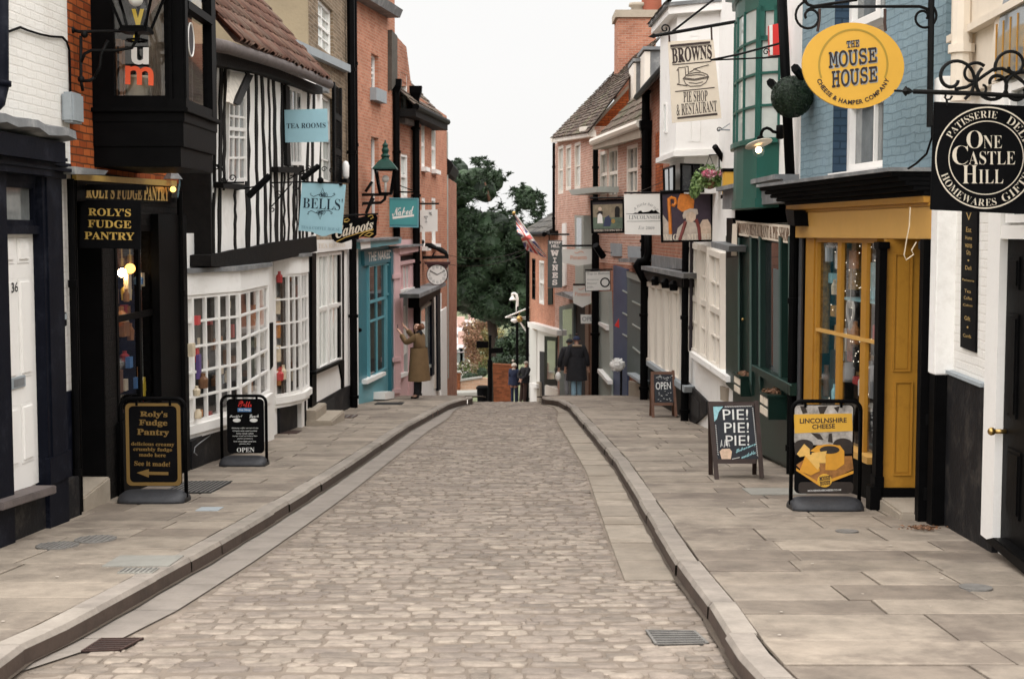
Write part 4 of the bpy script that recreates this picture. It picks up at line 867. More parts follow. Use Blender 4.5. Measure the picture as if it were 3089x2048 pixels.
# small stock seen through the panes, parts of the shops' displays
def display(root, fr, n, x0, x1, y0, y1, o0, o1, ms, w0, w1, h0, h1, name='display_item'):
    for _ in range(n):
        o = R.uniform(o0, o1); u, z = fr.uz((R.uniform(x0, x1), R.uniform(y0, y1)), o); wd, ht = R.uniform(w0, w1), R.uniform(h0, h1); mb = MB()
        if R.random() < .4: mb.lathe(fr.W(u, z, o), [(wd * .4, 0), (wd * .45, ht * .6), (wd * .2, ht * .8), (wd * .22, ht)], 8)
        else: mb.fb(fr, u - wd / 2, u + wd / 2, z, z + ht, o - wd * .4, o)
        mb.build(name, M[R.choice(ms)], root)
display(b2, f2, 26, 352, 466, 850, 1200, -.3, -.06, ['caramel', 'ivory', 'packred', 'packblue', 'lemon', 'oak', 'ivory'], .06, .16, .1, .3)
display(b3, f3, 30, 585, 800, 960, 1250, .04, .2, ['caramel', 'ivory', 'packred', 'oak', 'bandstone', 'room', 'ivory'], .06, .18, .08, .22)
display(b3, f3, 14, 835, 900, 820, 1160, .08, .16, ['caramel', 'ivory', 'packred', 'oak'], .1, .2, .12, .25)
rowsn = ['top', 'second', 'third', 'bottom']; 
for r, y in enumerate((580, 720, 860, 1000)):
    for c, x in enumerate((685, 738)):
        goods('packet', '%s packet on the %s row of the second bow window, %s' % (('ivory', 'caramel')[(r + c) % 2], rowsn[r], ('nearer end', 'farther end')[c]), f3, zD(x, y)[0], .07, M[('ivory', 'caramel')[(r + c) % 2]], .3, .27, 'packets on the shelves of the second bow window')
for p, pw in ((zD(685, 590)[0], 0),):
    pass
# ---- brown brick house with louvred shutters
f4 = Fr((-3.76, 26.72), (-3.6, 32.9), 1)
b4 = bld('brown_brick_house', 'weathered brown brick house with black louvred shutters and white painted ground floor', f4)
zb4 = f4.uz(zG(400, 110)[0])[1]
h1 = f4.bx(zC(1030, 15, 1130, 40, 1130, 350, 1030, 345)); h2 = f4.bx(zC(1045, 640, 1132, 660, 1132, 1240, 1045, 1225))
wall_holes(f4, 0, f4.L, zb4 + .1, TOP, [h1, h2], .12, -4).build('upper_wall', M['brownbrick'], b4)
MB().box(-7.8, f4.W(0, 0).x - .01, 26.65, 26.715, H + 1, TOP).build('gable_render', M['buff'], b4)
for h in (h1, h2): window(b4, f4, [(h[0], h[3]), (h[1], h[3]), (h[1], h[2]), (h[0], h[2])], 2, 4, -.11, .06, .025, .05, 'white', 'paleglass', raw=True, rail=.5)
part(b4, 'stone_band', f4, zC(890, 270, 1250, 442, 1250, 492, 890, 325), .0, .14, 'bandstone')
for q in (zC(1008, 590, 1046, 605, 1046, 1225, 1012, 1220), zC(1138, 555, 1190, 600, 1190, 1245, 1140, 1230)):
    s = MB(); qq = f4.q(q, .05)
    for a, b in ((0, .12), (.88, 1)): s.prism(f4, [bil(qq, a, 0), bil(qq, b, 0), bil(qq, b, 1), bil(qq, a, 1)], .003, .06)
    for j in range(44):
        t = .01 + j / 45
        if j in (14, 30): s.prism(f4, [bil(qq, .12, t - .02), bil(qq, .88, t - .02), bil(qq, .88, t + .04), bil(qq, .12, t + .04)], .003, .06); continue
        c = [bil(qq, .12, t), bil(qq, .88, t)]
        s.hexa([f4.W(*c[0], .01), f4.W(*c[1], .01), f4.W(c[1][0], c[1][1] - .045, .055), f4.W(c[0][0], c[0][1] - .045, .055)], [f4.W(c[0][0], c[0][1] + .012, .01), f4.W(c[1][0], c[1][1] + .012, .01), f4.W(c[1][0], c[1][1] - .033, .058), f4.W(c[0][0], c[0][1] - .033, .058)])
    s.build('shutter', M['black'], b4)
MB().box(f4.W(.1, 0, .02).x, f4.W(.1, 0, .34).x, 26.5, 26.9, f4.uz(zC(1100, 660)[0], .2)[1], f4.uz(zC(1100, 590)[0], .2)[1]).build('soffit_board', M['lead'], b4)
partb(b4, 'ground_wall', f4, 0, f4.L, base_z(f4), zb4 + .1, -3, .01, 'render')
part(b4, 'fascia', f4, zG(268, 62, 552, 62, 552, 132, 268, 165), .0, .12, 'white')
mb = MB(); put_text(mb, f4, f4.q(zG(285, 92, 500, 82, 500, 118, 285, 130), .125), 'TEA ROOMS', 'serif', -.004, .125); mb.build('faded_lettering', M['creamboard'], b4)
window(b4, f4, zG(268, 168, 345, 162, 350, 1060, 275, 1100), 2, 2, .012, .07, .04, .05, 'white', 'paleglass', rail=.48); window(b4, f4, zG(350, 160, 455, 150, 458, 1010, 355, 1055), 3, 2, .012, .07, .04, .05, 'white', 'paleglass', rail=.48)
part(b4, 'window_sill', f4, zG(270, 1100, 485, 1005, 485, 1028, 270, 1122), .01, .14, 'black')
for q, m in ((zG(453, 150, 492, 148, 492, 1225, 453, 1020), 'black'), (zG(240, 165, 272, 165, 276, 1360, 240, 1385), 'black'), (zG(480, 1010, 494, 1010, 494, 1225, 480, 1230), 'black')): part(b4, 'timber_post', f4, q, .008, .05, m)
MB().prism(f4, f4.q(zG(240, 1362, 280, 1345, 490, 1225, 600, 1192, 600, 1430, 240, 1470), .04), -.1, .04).build('plinth', M['plinth'], b4)
part(b4, 'cellar_opening', f4, zG(312, 1352, 416, 1300, 418, 1405, 312, 1425), .03, .046, 'dark')
downpipe(b4, f4, zG(563, 600)[0], f4.gz(f4.L) - .1, TOP, .085, .12); downpipe(b4, f4, zE(582, 400)[0], zb4, TOP, .05, .12)
u, z = f4.uz(zE(505, 890)[0], .15); c = f4.W(u, z, .15); mb = MB().lathe(c, [(.04, 0), (.07, .05), (.075, .28), (.05, .36), (.01, .38)], 12).build('white_wall_lamp', M['white'], b4, smooth=True)
MB().fb(f4, u - .2, u + .2, z - .08, z, .003, .2).build('lamp_bracket', M['black'], b4)
# ---- tall red brick house over the teal shop
f5 = Fr((-3.6, 32.92), (-3.0, 36.9), 1)
b5 = bld('red_brick_house', 'tall light red brick house above the teal shopfront', f5)
zb5 = f5.uz(zE(780, 1390)[0])[1]; w1 = f5.bx(zE(706, -100, 765, -80, 765, 190, 706, 178)); w2 = f5.bx(zE(706, 560, 765, 562, 765, 1250, 706, 1240))
wall_holes(f5, 0, f5.L, zb5 - .1, TOP + .0, [w1, w2], .16, -4).build('upper_wall', M['redbrick'], b5)
for h in (w1, w2): window(b5, f5, [(h[0], h[3]), (h[1], h[3]), (h[1], h[2]), (h[0], h[2])], 2, 3, -.155, .05, .025, .05, 'white', 'greyglass', raw=True, rail=.5)
for h in (w1,): partb(b5, 'window_sill', f5, h[0] - .15, h[1] + .15, h[2] - .3, h[2] - .002, .002, .16, 'bandstone')
zc = f5.uz(zd(880, 20)[0], .3)[1]
mb = MB(); mb.hexa([f5.W(*f5.uz(p, .3), o) for p, o in ((zd(838, -8)[0], .0), (zd(838, -8)[0], .32), (zd(922, 42)[0], .32), (zd(922, 42)[0], .0))], [f5.W(*f5.uz(p, .3), o) for p, o in ((zd(838, -30)[0], .0), (zd(838, -30)[0], .4), (zd(922, 24)[0], .4), (zd(922, 24)[0], .0))])
mb.build('eaves_cornice', M['lead'], b5)
partb(b5, 'ground_wall', f5, 0, f5.L, base_z(f5), zb5 - .1, -3, .01, 'tealight')
part(b5, 'lead_ledge', f5, zG(618, 62, 948, 40, 948, 52, 618, 80), .0, .42, 'lead'); part(b5, 'cornice', f5, zG(622, 78, 945, 50, 940, 92, 628, 135), .0, .34, 'tealight')
part(b5, 'cornice_end', f5, zG(622, 80, 700, 75, 700, 125, 626, 136), .341, .352, 'white')
part(b5, 'fascia', f5, zG(650, 152, 880, 135, 880, 232, 655, 268), .01, .1, 'teal')
mb = MB(); put_text(mb, f5, f5.q(zG(682, 160, 865, 140, 865, 205, 682, 235), .106), 'THE NAKED', 'sans', .02, .106); mb.build('fascia_lettering', M['whiteboard'], b5)
part(b5, 'door_panel', f5, zG(600, 265, 668, 245, 672, 1190, 605, 1350), .01, .04, 'teal')
window(b5, f5, zG(668, 258, 805, 236, 812, 1085, 676, 1165), 2, 2, .015, .06, .05, .06, 'tealight', 'darkglass', rail=.33)
window(b5, f5, zG(812, 250, 860, 240, 862, 490, 815, 500), 1, 1, .015, .05, .04, .05, 'tealight', 'darkglass'); part(b5, 'door', f5, zG(815, 520, 862, 500, 868, 1270, 820, 1290), .012, .03, 'teal')
part(b5, 'door_mullion', f5, zG(822, 530, 834, 528, 838, 1265, 828, 1270), .03, .06, 'tealight'); part(b5, 'pilaster', f5, zG(862, 160, 888, 150, 888, 1310, 866, 1320), .01, .12, 'teal')
part(b5, 'window_sill', f5, zG(676, 1165, 822, 1100, 824, 1125, 676, 1198), .01, .18, 'white'); part(b5, 'stall_riser', f5, zG(600, 1190, 672, 1190, 828, 1118, 830, 1320, 605, 1380), .01, .06, 'tealight')
part(b5, 'white_pilaster', f5, zG(574, 130, 602, 128, 606, 1420, 578, 1425), .01, .1, 'white'); part(b5, 'doorstep', f5, zG(815, 1262, 888, 1255, 888, 1310, 815, 1320), .05, .35, 'white')
u, z = f5.uz(zG(615, 773)[0], .08); MB().ball(f5.W(u, z, .08), .05).build('door_knob', M['black'], b5, smooth=True)
# ---- narrow brick house, pink shop
f6 = Fr((-3.0, 36.92), (-2.58, 39.5), 1)
b6 = bld('pink_shop', 'narrow brick house with a pale pink shopfront and slate hung gable', f6)
zb6 = f6.uz(zG(1000, 60)[0])[1]; w1 = f6.bx(zE(938, 60, 990, 60, 990, 420, 938, 410)); w2 = f6.bx(zE(938, 690, 992, 700, 992, 1040, 938, 1040))
zt6 = f6.uz(zE(1020, 150)[0])[1]
wall_holes(f6, 0, f6.L, zb6, zt6, [w1, w2], .1, -4).build('upper_wall', M['redbrick2'], b6)
mb = MB(); q = f6.q(zE(868, -280, 985, -150, 1025, 158, 868, 158)); mb.prism(f6, q, -4, -.01); mb.build('gable', M['redbrick2'], b6)
part(b6, 'slate_hanging', f6, zE(868, -285, 912, -235, 912, 120, 868, 190), .0, .12, 'slate')
for h in (w1, w2): window(b6, f6, [(h[0], h[3]), (h[1], h[3]), (h[1], h[2]), (h[0], h[2])], 1, 2, -.09, .07, .03, .08, 'white', 'paleglass', raw=True, rail=.5)
for h in (w1,): partb(b6, 'window_sill', f6, h[0] - .1, h[1] + .2, h[2] - .15, h[2] - .002, .002, .14, 'lead')
downpipe(b6, f6, zE(905, 700)[0], zb6, f6.uz(zE(905, 200)[0], .1)[1], .085, .1, hopper=True)
partb(b6, 'ground_wall', f6, 0, f6.L, base_z(f6), zb6, -3, .01, 'pink')
part(b6, 'lead_ledge', f6, zG(925, 112, 1118, 95, 1118, 108, 925, 128), .0, .3, 'lead'); part(b6, 'fascia', f6, zG(930, 128, 1105, 106, 1090, 150, 935, 178), .0, .2, 'pink')
part(b6, 'transom_light', f6, zG(935, 190, 1045, 178, 1045, 218, 938, 232), .011, .02, 'dark'); part(b6, 'transom_bar', f6, zG(935, 235, 1050, 216, 1050, 240, 938, 262), .01, .12, 'pink')
window(b6, f6, zG(938, 258, 1000, 246, 1005, 455, 942, 468), 2, 1, .012, .05, .05, .05, 'pink', 'paleglass'); part(b6, 'cross_bar', f6, zG(930, 460, 1050, 432, 1050, 450, 932, 482), .01, .1, 'white')
window(b6, f6, zG(940, 475, 1000, 462, 1000, 1110, 945, 1135), 1, 1, .012, .05, .05, .05, 'pink', 'paleglass'); part(b6, 'door', f6, zG(1004, 250, 1050, 240, 1050, 1290, 1006, 1300), .01, .05, 'pink')
part(b6, 'poster', f6, zG(948, 590, 975, 580, 985, 950, 950, 985), .02, .03, 'whiteboard'); part(b6, 'window_sill', f6, zG(940, 1120, 995, 1100, 995, 1130, 942, 1150), .01, .14, 'white')
part(b6, 'pilaster', f6, zG(888, 130, 935, 120, 940, 1310, 890, 1312), .01, .16, 'pink')
for y in (335, 990, 1240): part(b6, 'pilaster_band', f6, zG(884, y, 942, y - 8, 942, y + 26, 884, y + 34), .161, .2, 'pink')
downpipe(b6, f6, zG(1064, 500)[0], base_z(f6), f6.uz(zE(1050, 250)[0], .1)[1], .1, .13, hopper=True)
# ---- last brick house on the left
f7 = Fr((-2.58, 39.52), (-2.1, 46.2), 1)
b7 = bld('corner_brick_house', 'last orange brick house before the tree with tall slim white windows', f7)
zt7 = f7.uz(zE(1180, 390)[0])[1] + .3; ws = [f7.bx(q) for q in (zE(1100, 432, 1128, 440, 1128, 800, 1100, 795), zE(1180, 472, 1214, 478, 1214, 822, 1180, 815), zE(1104, 1035, 1132, 1040, 1132, 1420, 1104, 1420), zE(1182, 1035, 1214, 1040, 1214, 1400, 1182, 1400))]
wall_holes(f7, 0, f7.L, base_z(f7), zt7, ws, .1, -4).build('wall', M['redbrick'], b7)
for h in ws:
    wo_ = window(b7, f7, [(h[0], h[3]), (h[1], h[3]), (h[1], h[2]), (h[0], h[2])], 1, 2, -.09, .1, .03, .08, 'white', 'paleglass', raw=True, rail=.5, sill='render')
a = f7.W(*f7.uz(zE(1058, 320)[0], .3), .3); b = f7.W(*f7.uz(zE(1308, 442)[0], .4), .4)
ra = at(zE(1012, 140)[0], a.y + .3); ra = a - f7.n * 2.6 + Vector((0, 0, 2.6)); rb = b - f7.n * 2.2 + Vector((0, 0, 2.35))
tiles(a, b, rb, ra, 26, 12).build('roof', M['plaintile'], b7)
MB().tube([a, b], .09, 8).build('gutter_pipe', M['black'], b7); MB().hexa([a + Vector((0, 0, -.05)), b + Vector((0, 0, -.05)), b + Vector((-.5, 0, -.05)), a + Vector((-.5, 0, -.05))], [a + Vector((0, 0, -.25)), b + Vector((0, 0, -.25)), b + Vector((-.5, 0, -.25)), a + Vector((-.5, 0, -.25))]).build('soffit', M['timber'], b7)
zs7 = f7.uz(zG(1180, 560)[0])[1]
part(b7, 'lead_hood', f7, zG(1080, 488, 1295, 400, 1295, 425, 1085, 520), .0, .5, 'lead'); part(b7, 'hood_frame', f7, zG(1085, 520, 1255, 440, 1250, 480, 1085, 600), .002, .3, 'black')
part(b7, 'shop_panel', f7, zG(1075, 600, 1260, 480, 1262, 1310, 1075, 1310), .002, .02, 'render')
window(b7, f7, zG(1082, 600, 1190, 530, 1195, 1050, 1085, 1110), 2, 1, .022, .08, .05, .05, 'sage', 'greyglass')
for q in (zG(1183, 500, 1200, 490, 1205, 1120, 1186, 1135), zG(1226, 480, 1250, 470, 1254, 1240, 1232, 1250)): part(b7, 'shop_post', f7, q, .021, .09, 'navy')
part(b7, 'door', f7, zG(1200, 500, 1226, 490, 1230, 1230, 1204, 1235), .021, .04, 'creamwin'); part(b7, 'white_corner', f7, zG(1256, 620, 1300, 590, 1305, 1310, 1256, 1310), .021, .06, 'render')
f8 = Fr((-2.1, 46.4), (-2.02, 52), 1)
b8 = bld('end_house', 'dark gabled end house just before the big tree', f8)
partb(b8, 'wall', f8, 0, f8.L, base_z(f8) - 1, f8.uz(zR(250, 300)[0])[1], -3, 0, 'redbrick2')
a = f8.W(.0, f8.uz(zR(238, 150)[0], .3)[1], .0); mb = MB(); z0 = a.z
q = [at(p, 46.3) for p in zR(232, 130, 300, 180, 318, 215, 290, 280, 262, 295, 225, 300)]
mb.add(q + [v + Vector((0, 5, 0)) for v in q], [tuple(range(6)), tuple(range(6, 12))] + [(i, (i + 1) % 6, 6 + (i + 1) % 6, 6 + i) for i in range(6)]); mb.build('gable_roof', M['timber'], b8)
g = at(zR(262, 700)[0], 46.35); MB().tube([g + Vector((0, 0, -5)), g + Vector((0, 0, 3))], .06, 8).build('downpipe', M['sage'], b8)
# ================================================================ right side of the street
# ---- cream house at the hill top
r1 = Fr((3.70, 8.3), (3.97, 12.74), -1)
c1 = bld('cream_house', 'white and cream house with dark plinth, panelled black door and arched window', r1)
zmold = r1.uz(zM(1300, 268)[0], .05); zpl = [r1.uz(p) for p in zN(1340, 1242, 1612, 1366)]; zpl = (zpl[0][1] + zpl[1][1]) / 2
partb(c1, 'wall', r1, 0, r1.L, base_z(r1), 5.2, -3, 0, 'wallwhite'); zup = r1.uz(zM(1260, 695)[0])[1]
partb(c1, 'upper_wall', r1, 0, r1.L, zup, 8.5, .002, .05, 'cream')
z1 = r1.uz(zM(1400, 225)[0], .1)[1]
mb = MB().fb(r1, 0, r1.L - .05, z1, z1 + .06, .05, .14).fb(r1, 0, r1.L - .05, z1 + .055, z1 + .5, .05, .1); mb.build('string_course', M['cream'], c1)
downpipe(c1, r1, zM(1348, 200)[0], r1.uz(zM(1340, 690)[0], .14)[1], 8, .085, .16, 'cream')
# arched window
uw = [r1.uz(p, .05) for p in zM(1600, 700, 1900, 700)]; ua, ub = sorted((uw[0][0], uw[1][0])); zsp = r1.uz(zM(1700, 400)[0], .05)[1]; zbt = zup
def arch(k): 
    ca = (ua + ub) / 2; hw = (ub - ua) / 2 * k; return [(ca - hw, zbt), (ca + hw, zbt)] + [(ca + hw * math.cos(t), zsp + hw * 1.25 * math.sin(t)) for t in [i * math.pi / 14 for i in range(15)]]
mb = MB()
for k, o in ((1.08, .075), (.98, .062)): mb.prism(r1, arch(k), .05, o + .03)
aw = mb.build('arched_window', M['cream'], c1); MB().prism(r1, arch(.86), .06, .108).build('pane', M['greyglass'], aw)
mb = MB()
for k in range(6): ca = (ua + ub) / 2; x = ua + (ub - ua) * (k + .5) / 6; mb.fb(r1, x - .01, x + .01, zbt, zsp + .3, .1, .115)
mb.build('leading', M['gold'], aw)
partb(c1, 'plinth', r1, r1.uz(zO(1600, 500)[0])[0], r1.L, base_z(r1), zpl, .002, .05, 'plinth'); partb(c1, 'plinth_cap', r1, r1.uz(zN(1648, 1300)[0])[0], r1.L, zpl, zpl + .03, .002, .07, 'bandstone')
ufr0, ufr1 = r1.uz(zN(1655, 800)[0], .06)[0], r1.uz(zN(1745, 800)[0], .06)[0]; zdt = r1.uz(zN(1780, 292)[0], .05)[1]; zdt2 = r1.uz(zN(1720, 195)[0], .05)[1]; zth = r1.uz(zO(1560, 868)[0], .04)[1]
partb(c1, 'door_frame', r1, ufr1, ufr0, zth, zup - .02, .004, .09, 'white'); partb(c1, 'door_lintel', r1, 0, ufr1, zdt, zdt2, .004, .085, 'white')
door = partb(c1, 'door', r1, .0, ufr1, zth, zdt, .004, .03, 'black')
mb = MB()
for (x0, x1, y0, y1) in ((1805, 1880, 415, 665), (1790, 1865, 830, 1600)):
    qq = r1.bx(zN(x0, y0, x1, y0 + 5, x1, y1, x0, y1 - 5), .03); mb.fb(r1, qq[0], qq[1], qq[2], qq[3], .03, .045).fb(r1, qq[0] + .03, qq[1] - .03, qq[2] + .03, qq[3] - .03, .04, .055)
for (x0, x1, y0, y1) in ((1640, 1705, 410, 780), (1645, 1660, 120, 280)):
    qq = r1.bx(zO(x0, y0, x1, y0 + 20, x1, y1, x0, y1 - 30), .03); mb.fb(r1, qq[0], qq[1], qq[2], qq[3], .03, .045).fb(r1, qq[0] + .03, qq[1] - .03, qq[2] + .03, qq[3] - .03, .04, .055)
mb.build('panel', M['black'], door, bevel=.006)
u, z = r1.uz(zO(1610, 333)[0], .06); mb = MB(); mb.tube([r1.W(u, z, .03), r1.W(u, z, .11)], .018, 8); mb.ball(r1.W(u, z, .14), .032); mb.build('door_knob', M['brass'], door, smooth=True)
window(c1, r1, [(.3, zup - .05), (ufr1 - .02, zup - .05), (ufr1 - .02, zdt2 + .02), (.3, zdt2 + .02)], 1, 1, .01, .06, .03, .05, 'white', 'greyglass', raw=True, name='fanlight')
MB().px(r1, zO(1515, 872, 1560, 862, 1760, 1010, 1760, 1085), .004, .13).build('threshold', M['black'], c1, bevel=.01)
# pier and pipes against the mustard shop
mb = MB().box(3.80, 4.1, 12.74, 12.94, r1.uz(zN(1300, 1245)[0])[1], zup + .2); mb.build('pier', M['render'], c1, bevel=.01)
MB().box(3.81, 4.1, 12.745, 12.93, base_z(r1), r1.uz(zN(1300, 1245)[0])[1]).build('pier_base', M['black'], c1, bevel=.01)
q = zN(1450, 90, 1562, 95, 1546, 1118, 1438, 1076)
t = tag(MB().px(r1, q, .003, .022).build('wall_banner', M['blackmatt'], None), 'tall narrow black sign with gold words on white brick of the cream house', 'sign')
lines(t, 'lettering', r1, [(s, 'sans', .0, zN(*c)) for s, c in (('V', (1482, 100, 1520, 102, 1520, 158, 1482, 155)), ('Eat', (1482, 205, 1520, 208, 1520, 245, 1482, 240)), ('Home', (1476, 268, 1524, 272, 1524, 300, 1476, 295)), ('wares', (1474, 325, 1524, 330, 1524, 358, 1474, 352)), ('Gifts', (1484, 372, 1514, 375, 1514, 410, 1484, 405)), ('\u2022', (1492, 440, 1504, 441, 1504, 456, 1492, 455)), ('Deli', (1476, 485, 1520, 490, 1520, 520, 1476, 515)), ('Patisserie', (1455, 578, 1540, 592, 1540, 606, 1455, 594)), ('Tea', (1470, 655, 1516, 662, 1516, 688, 1470, 680)), ('Coffee', (1466, 705, 1524, 715, 1524, 738, 1466, 730)), ('Cakes', (1460, 760, 1528, 770, 1528, 785, 1460, 778)), ('Gift', (1470, 850, 1512, 860, 1512, 890, 1470, 880)), ('\u2022', (1486, 925, 1498, 926, 1498, 942, 1486, 940)), ('Cards', (1460, 978, 1518, 990, 1518, 1015, 1460, 1002)))], M['goldleaf'], .026)
# ---- mustard cheese shop, blue painted brick above
r2 = Fr((3.90, 12.96), (3.5, 17.4), -1)
c2 = bld('cheese_shop', 'blue painted brick shop with mustard yellow shopfront and dark cornice', r2)
zco = r2.uz(zM(560, 1190)[0])[1]
whu = (r2.uz(zM(815, 900)[0])[0], r2.uz(zM(475, 900)[0])[0]); zwb = r2.uz(zM(700, 1175)[0], -.1)[1]; zwm = r2.uz(zM(700, 640)[0], -.2)[1]; 
zu0 = r2.uz(zM(700, 172)[0], -.1)[1]
holes = [(whu[0], whu[1], zwb, zwb + 1.55), (whu[0], whu[1], zu0, zu0 + 1.5)]
wall_holes(r2, 0, r2.L, zco - .6, 9, holes, .24, -3).build('upper_wall', M['bluebrick'], c2)
for h in holes:
    partb(c2, 'window_reveal', r2, h[1] - .02, h[1] - .001, h[2], h[3], -.24, -.001, 'shadedbluebrick')  # far jamb, its shade painted in as a darker blue
    window(c2, r2, [(h[0] + .01, h[3]), (h[1] - .02, h[3]), (h[1] - .02, h[2] + .04), (h[0] + .01, h[2] + .04)], 2, 2, -.23, .09, .03, .07, 'white', 'greyglass', raw=True, rail=.5)
    partb(c2, 'window_sill', r2, h[0], h[1], h[2] - .05, h[2] + .035, -.24, .05, 'white')
# cornice: stacked mouldings with a lead top, front corner near the viewer
zc0, zc1 = r2.uz(zM(60, 1390)[0], .3)[1], r2.uz(zM(500, 1205)[0], .47)[1]
mb = MB(); n = 5
for k in range(n):
    o = .18 + .30 * (k / (n - 1)) ** .8; mb.fb(r2, -.02 + .30 * (1 - k / (n - 1)) * .0, r2.L + .02 + o * .1, zc0 + (zc1 - zc0) * k / n, zc0 + (zc1 - zc0) * (k + 1) / n - .002, .002, o)
mb.build('cornice', M['blackmatt'], c2, bevel=.008)
MB().fb(r2, -.06, r2.L + .08, zc1, zc1 + .035, .002, .52).build('lead_flashing', M['lead'], c2)
zf0, zf1 = r2.uz(zN(700, 288)[0], .1)[1], r2.uz(zN(700, 80)[0], .1)[1]
MB().fb(r2, .0, r2.L - .02, zf0, zf1, .002, .10).build('fascia', M['goldfascia'], c2, bevel=.005)
mb = MB(); mb.fb(r2, .0, r2.L - .02, zf1 + .002, zc0 - .05, .002, .12).fb(r2, .0, r2.L - .02, zc0 - .06, zc0 - .002, .002, .17)
for i in range(70): u = .03 + (r2.L - .08) * i / 69; mb.fb(r2, u, u + .028, zf1 + .05, zc0 - .065, .12, .145)
mb.build('dentil_frieze', M['gold'], c2)
partb(c2, 'upper_backing', r2, 0, r2.L, zf0, zco - .6, -3, .001, 'gold')
g2 = lambda y: pave_z(y)
# entrance recess between y 13.0 and 13.95, projecting window from there on
ue0, ue1 = .05, r2.uz(zN(1000, 900)[0], 0)[0]
xj0, xj1 = at(zN(888, 900)[0], 13.92).x, at(zN(1160, 900)[0], 13.92).x
zpb = at(zO(1100, 612)[0], 13.92).z
rec = MB().box(4.02, 4.2, 12.95, 14.0, g2(13.5) - .3, zf0).build('entrance_back', M['dark'], c2)
jp = MB().box(xj0 - .0, xj1, 13.92, 14.0, zpb, zf0 - .002).build('gold_panel', M['gold'], c2)
mb = MB()
for (x0, x1, y0, y1) in ((962, 1077, 400, 1257), (962, 1077, 1328, 2300)):
    a, b = at(zN(x0, y0)[0], 13.915), at(zN(x1, y1)[0], 13.915); z0 = max(b.z, zpb + .12); wv = .014
    for A in ((a.x, a.x + wv, z0, a.z), (b.x - wv, b.x, z0, a.z), (a.x + wv, b.x - wv, a.z - wv, a.z), (a.x + wv, b.x - wv, z0, z0 + wv)): mb.box(A[0], A[1], 13.90, 13.921, A[2], A[3])
    mb.box(a.x + .03, b.x - .03, 13.912, 13.921, z0 + .03, a.z - .03)
mb.build('panel_moulding', M['gold'], jp, bevel=.003)
mb = MB(); a, b = at(zO(955, 680)[0], 13.85), at(zO(1196, 690)[0], 13.85); mb.box(a.x, b.x, 13.86, 14.05, g2(13.9) - .2, zpb).box(a.x - .01, a.x + .1, 13.83, 14.0, g2(13.9) - .2, zpb + .02); mb.build('panel_plinth', M['black'], c2, bevel=.006)
mb = MB(); a, b = at(zN(838, 900)[0], 13.9).x, at(zN(892, 900)[0], 13.9).x; mb.box(a, b, 13.86, 14.02, zpb - .1, zf0 - .06).box(a - .02, b + .02, 13.84, 14.03, zf0 - .10, zf0 - .03).box(a - .01, b + .01, 13.85, 14.03, zpb + .0, zpb + .12); mb.build('slim_column', M['black'], c2, bevel=.006)
mb = MB(); a, b = at(zN(1160, 900)[0], 13.3).x, at(zN(1205, 900)[0], 13.3).x; mb.box(a, b, 13.3, 13.4, g2(13.3) - .1, zf0 - .05).box(a - .02, b + .01, 13.28, 13.41, zf0 - .1, zf0 - .02); mb.build('slim_column', M['plastic'], c2, bevel=.006)
a = at(zN(1230, 900)[0], 13.05).x; mb = MB(); mb.tube([(a, 13.05, g2(13) - .1), (a, 13.05, zf1)], .055, 10).tube([(a, 13.05, g2(13) + .9), (a, 13.05, g2(13) + 1.0)], .07, 10).tube([(a, 13.05, g2(13) + .2), (a, 13.05, g2(13) + .32)], .075, 10); mb.build('downpipe', M['black'], c2)
MB().box(a - .1, 4.2, 13.0, 13.12, g2(13) - .2, zf0).build('entrance_pier', M['black'], c2)
q = [gp(p, lambda y: pave_z(y)) for p in zO(1080, 752, 1190, 800)]
MB().box(3.62, 4.2, 13.1, 13.92, g2(13.5) - .3, g2(13.5) + .10).build('doorstep', M['stone'], c2, bevel=.02)
# shop window in the facade plane
uwa, uwb = r2.uz(zN(838, 900)[0])[0], r2.uz(zN(318, 900)[0])[0]; zsl = r2.uz(zO(900, 440)[0], .06)[1]; zst = zf0 - .03
ugl = r2.uz(zN(400, 900)[0])[0]
mb = MB(); mb.fb(r2, ugl - .02, uwb, zsl - .02, zf0, -.03, .02).fb(r2, ugl + .06, uwb - .06, zsl, zf0, .02, .035)
mb.build('gold_pilaster', M['gold'], c2, bevel=.006)
mb = MB(); 
for x0, x1 in ((530, 582), (706, 768)): mb.fb(r2, r2.uz(zN(x1 - 8, 900)[0])[0], r2.uz(zN(x0 + 14, 900)[0])[0], zsl, zst, -.03, .012)
zb_ = r2.uz(zN(560, 985)[0])[1]; mb.fb(r2, uwa, ugl, zst - .02, zf0, -.06, .02)
wn = mb.build('window', M['gold'], c2, bevel=.004); MB().fb(r2, uwa + .02, ugl, zb_ - .018, zb_ + .018, -.02, .02).build('glazing_bar', M['goldfascia'], wn)
MB().fb(r2, uwa, ugl, zsl, zst, -.022, -.018).build('pane', M['glass'], wn)
MB().fb(r2, uwa - .02, uwb, zsl - .07, zsl, -.06, .09).build('sill', M['goldfascia'], wn); MB().fb(r2, uwa - .02, uwb, zsl - .16, zsl - .07, -.06, .05).build('sill_board', M['black'], wn)
partb(c2, 'stall_riser', r2, uwa - .02, r2.L, base_z(r2), zsl - .162, -.3, .02, 'black')
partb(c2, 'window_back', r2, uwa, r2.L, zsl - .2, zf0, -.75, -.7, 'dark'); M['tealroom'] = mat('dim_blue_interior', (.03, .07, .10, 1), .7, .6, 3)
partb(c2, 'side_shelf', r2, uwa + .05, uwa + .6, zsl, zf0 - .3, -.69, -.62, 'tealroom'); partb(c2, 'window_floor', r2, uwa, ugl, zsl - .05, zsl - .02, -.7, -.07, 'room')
partb(c2, 'glass_shelf', r2, uwa + .1, ugl - .1, zsl + 1.55, zsl + 1.57, -.5, -.2, 'chalkblue')
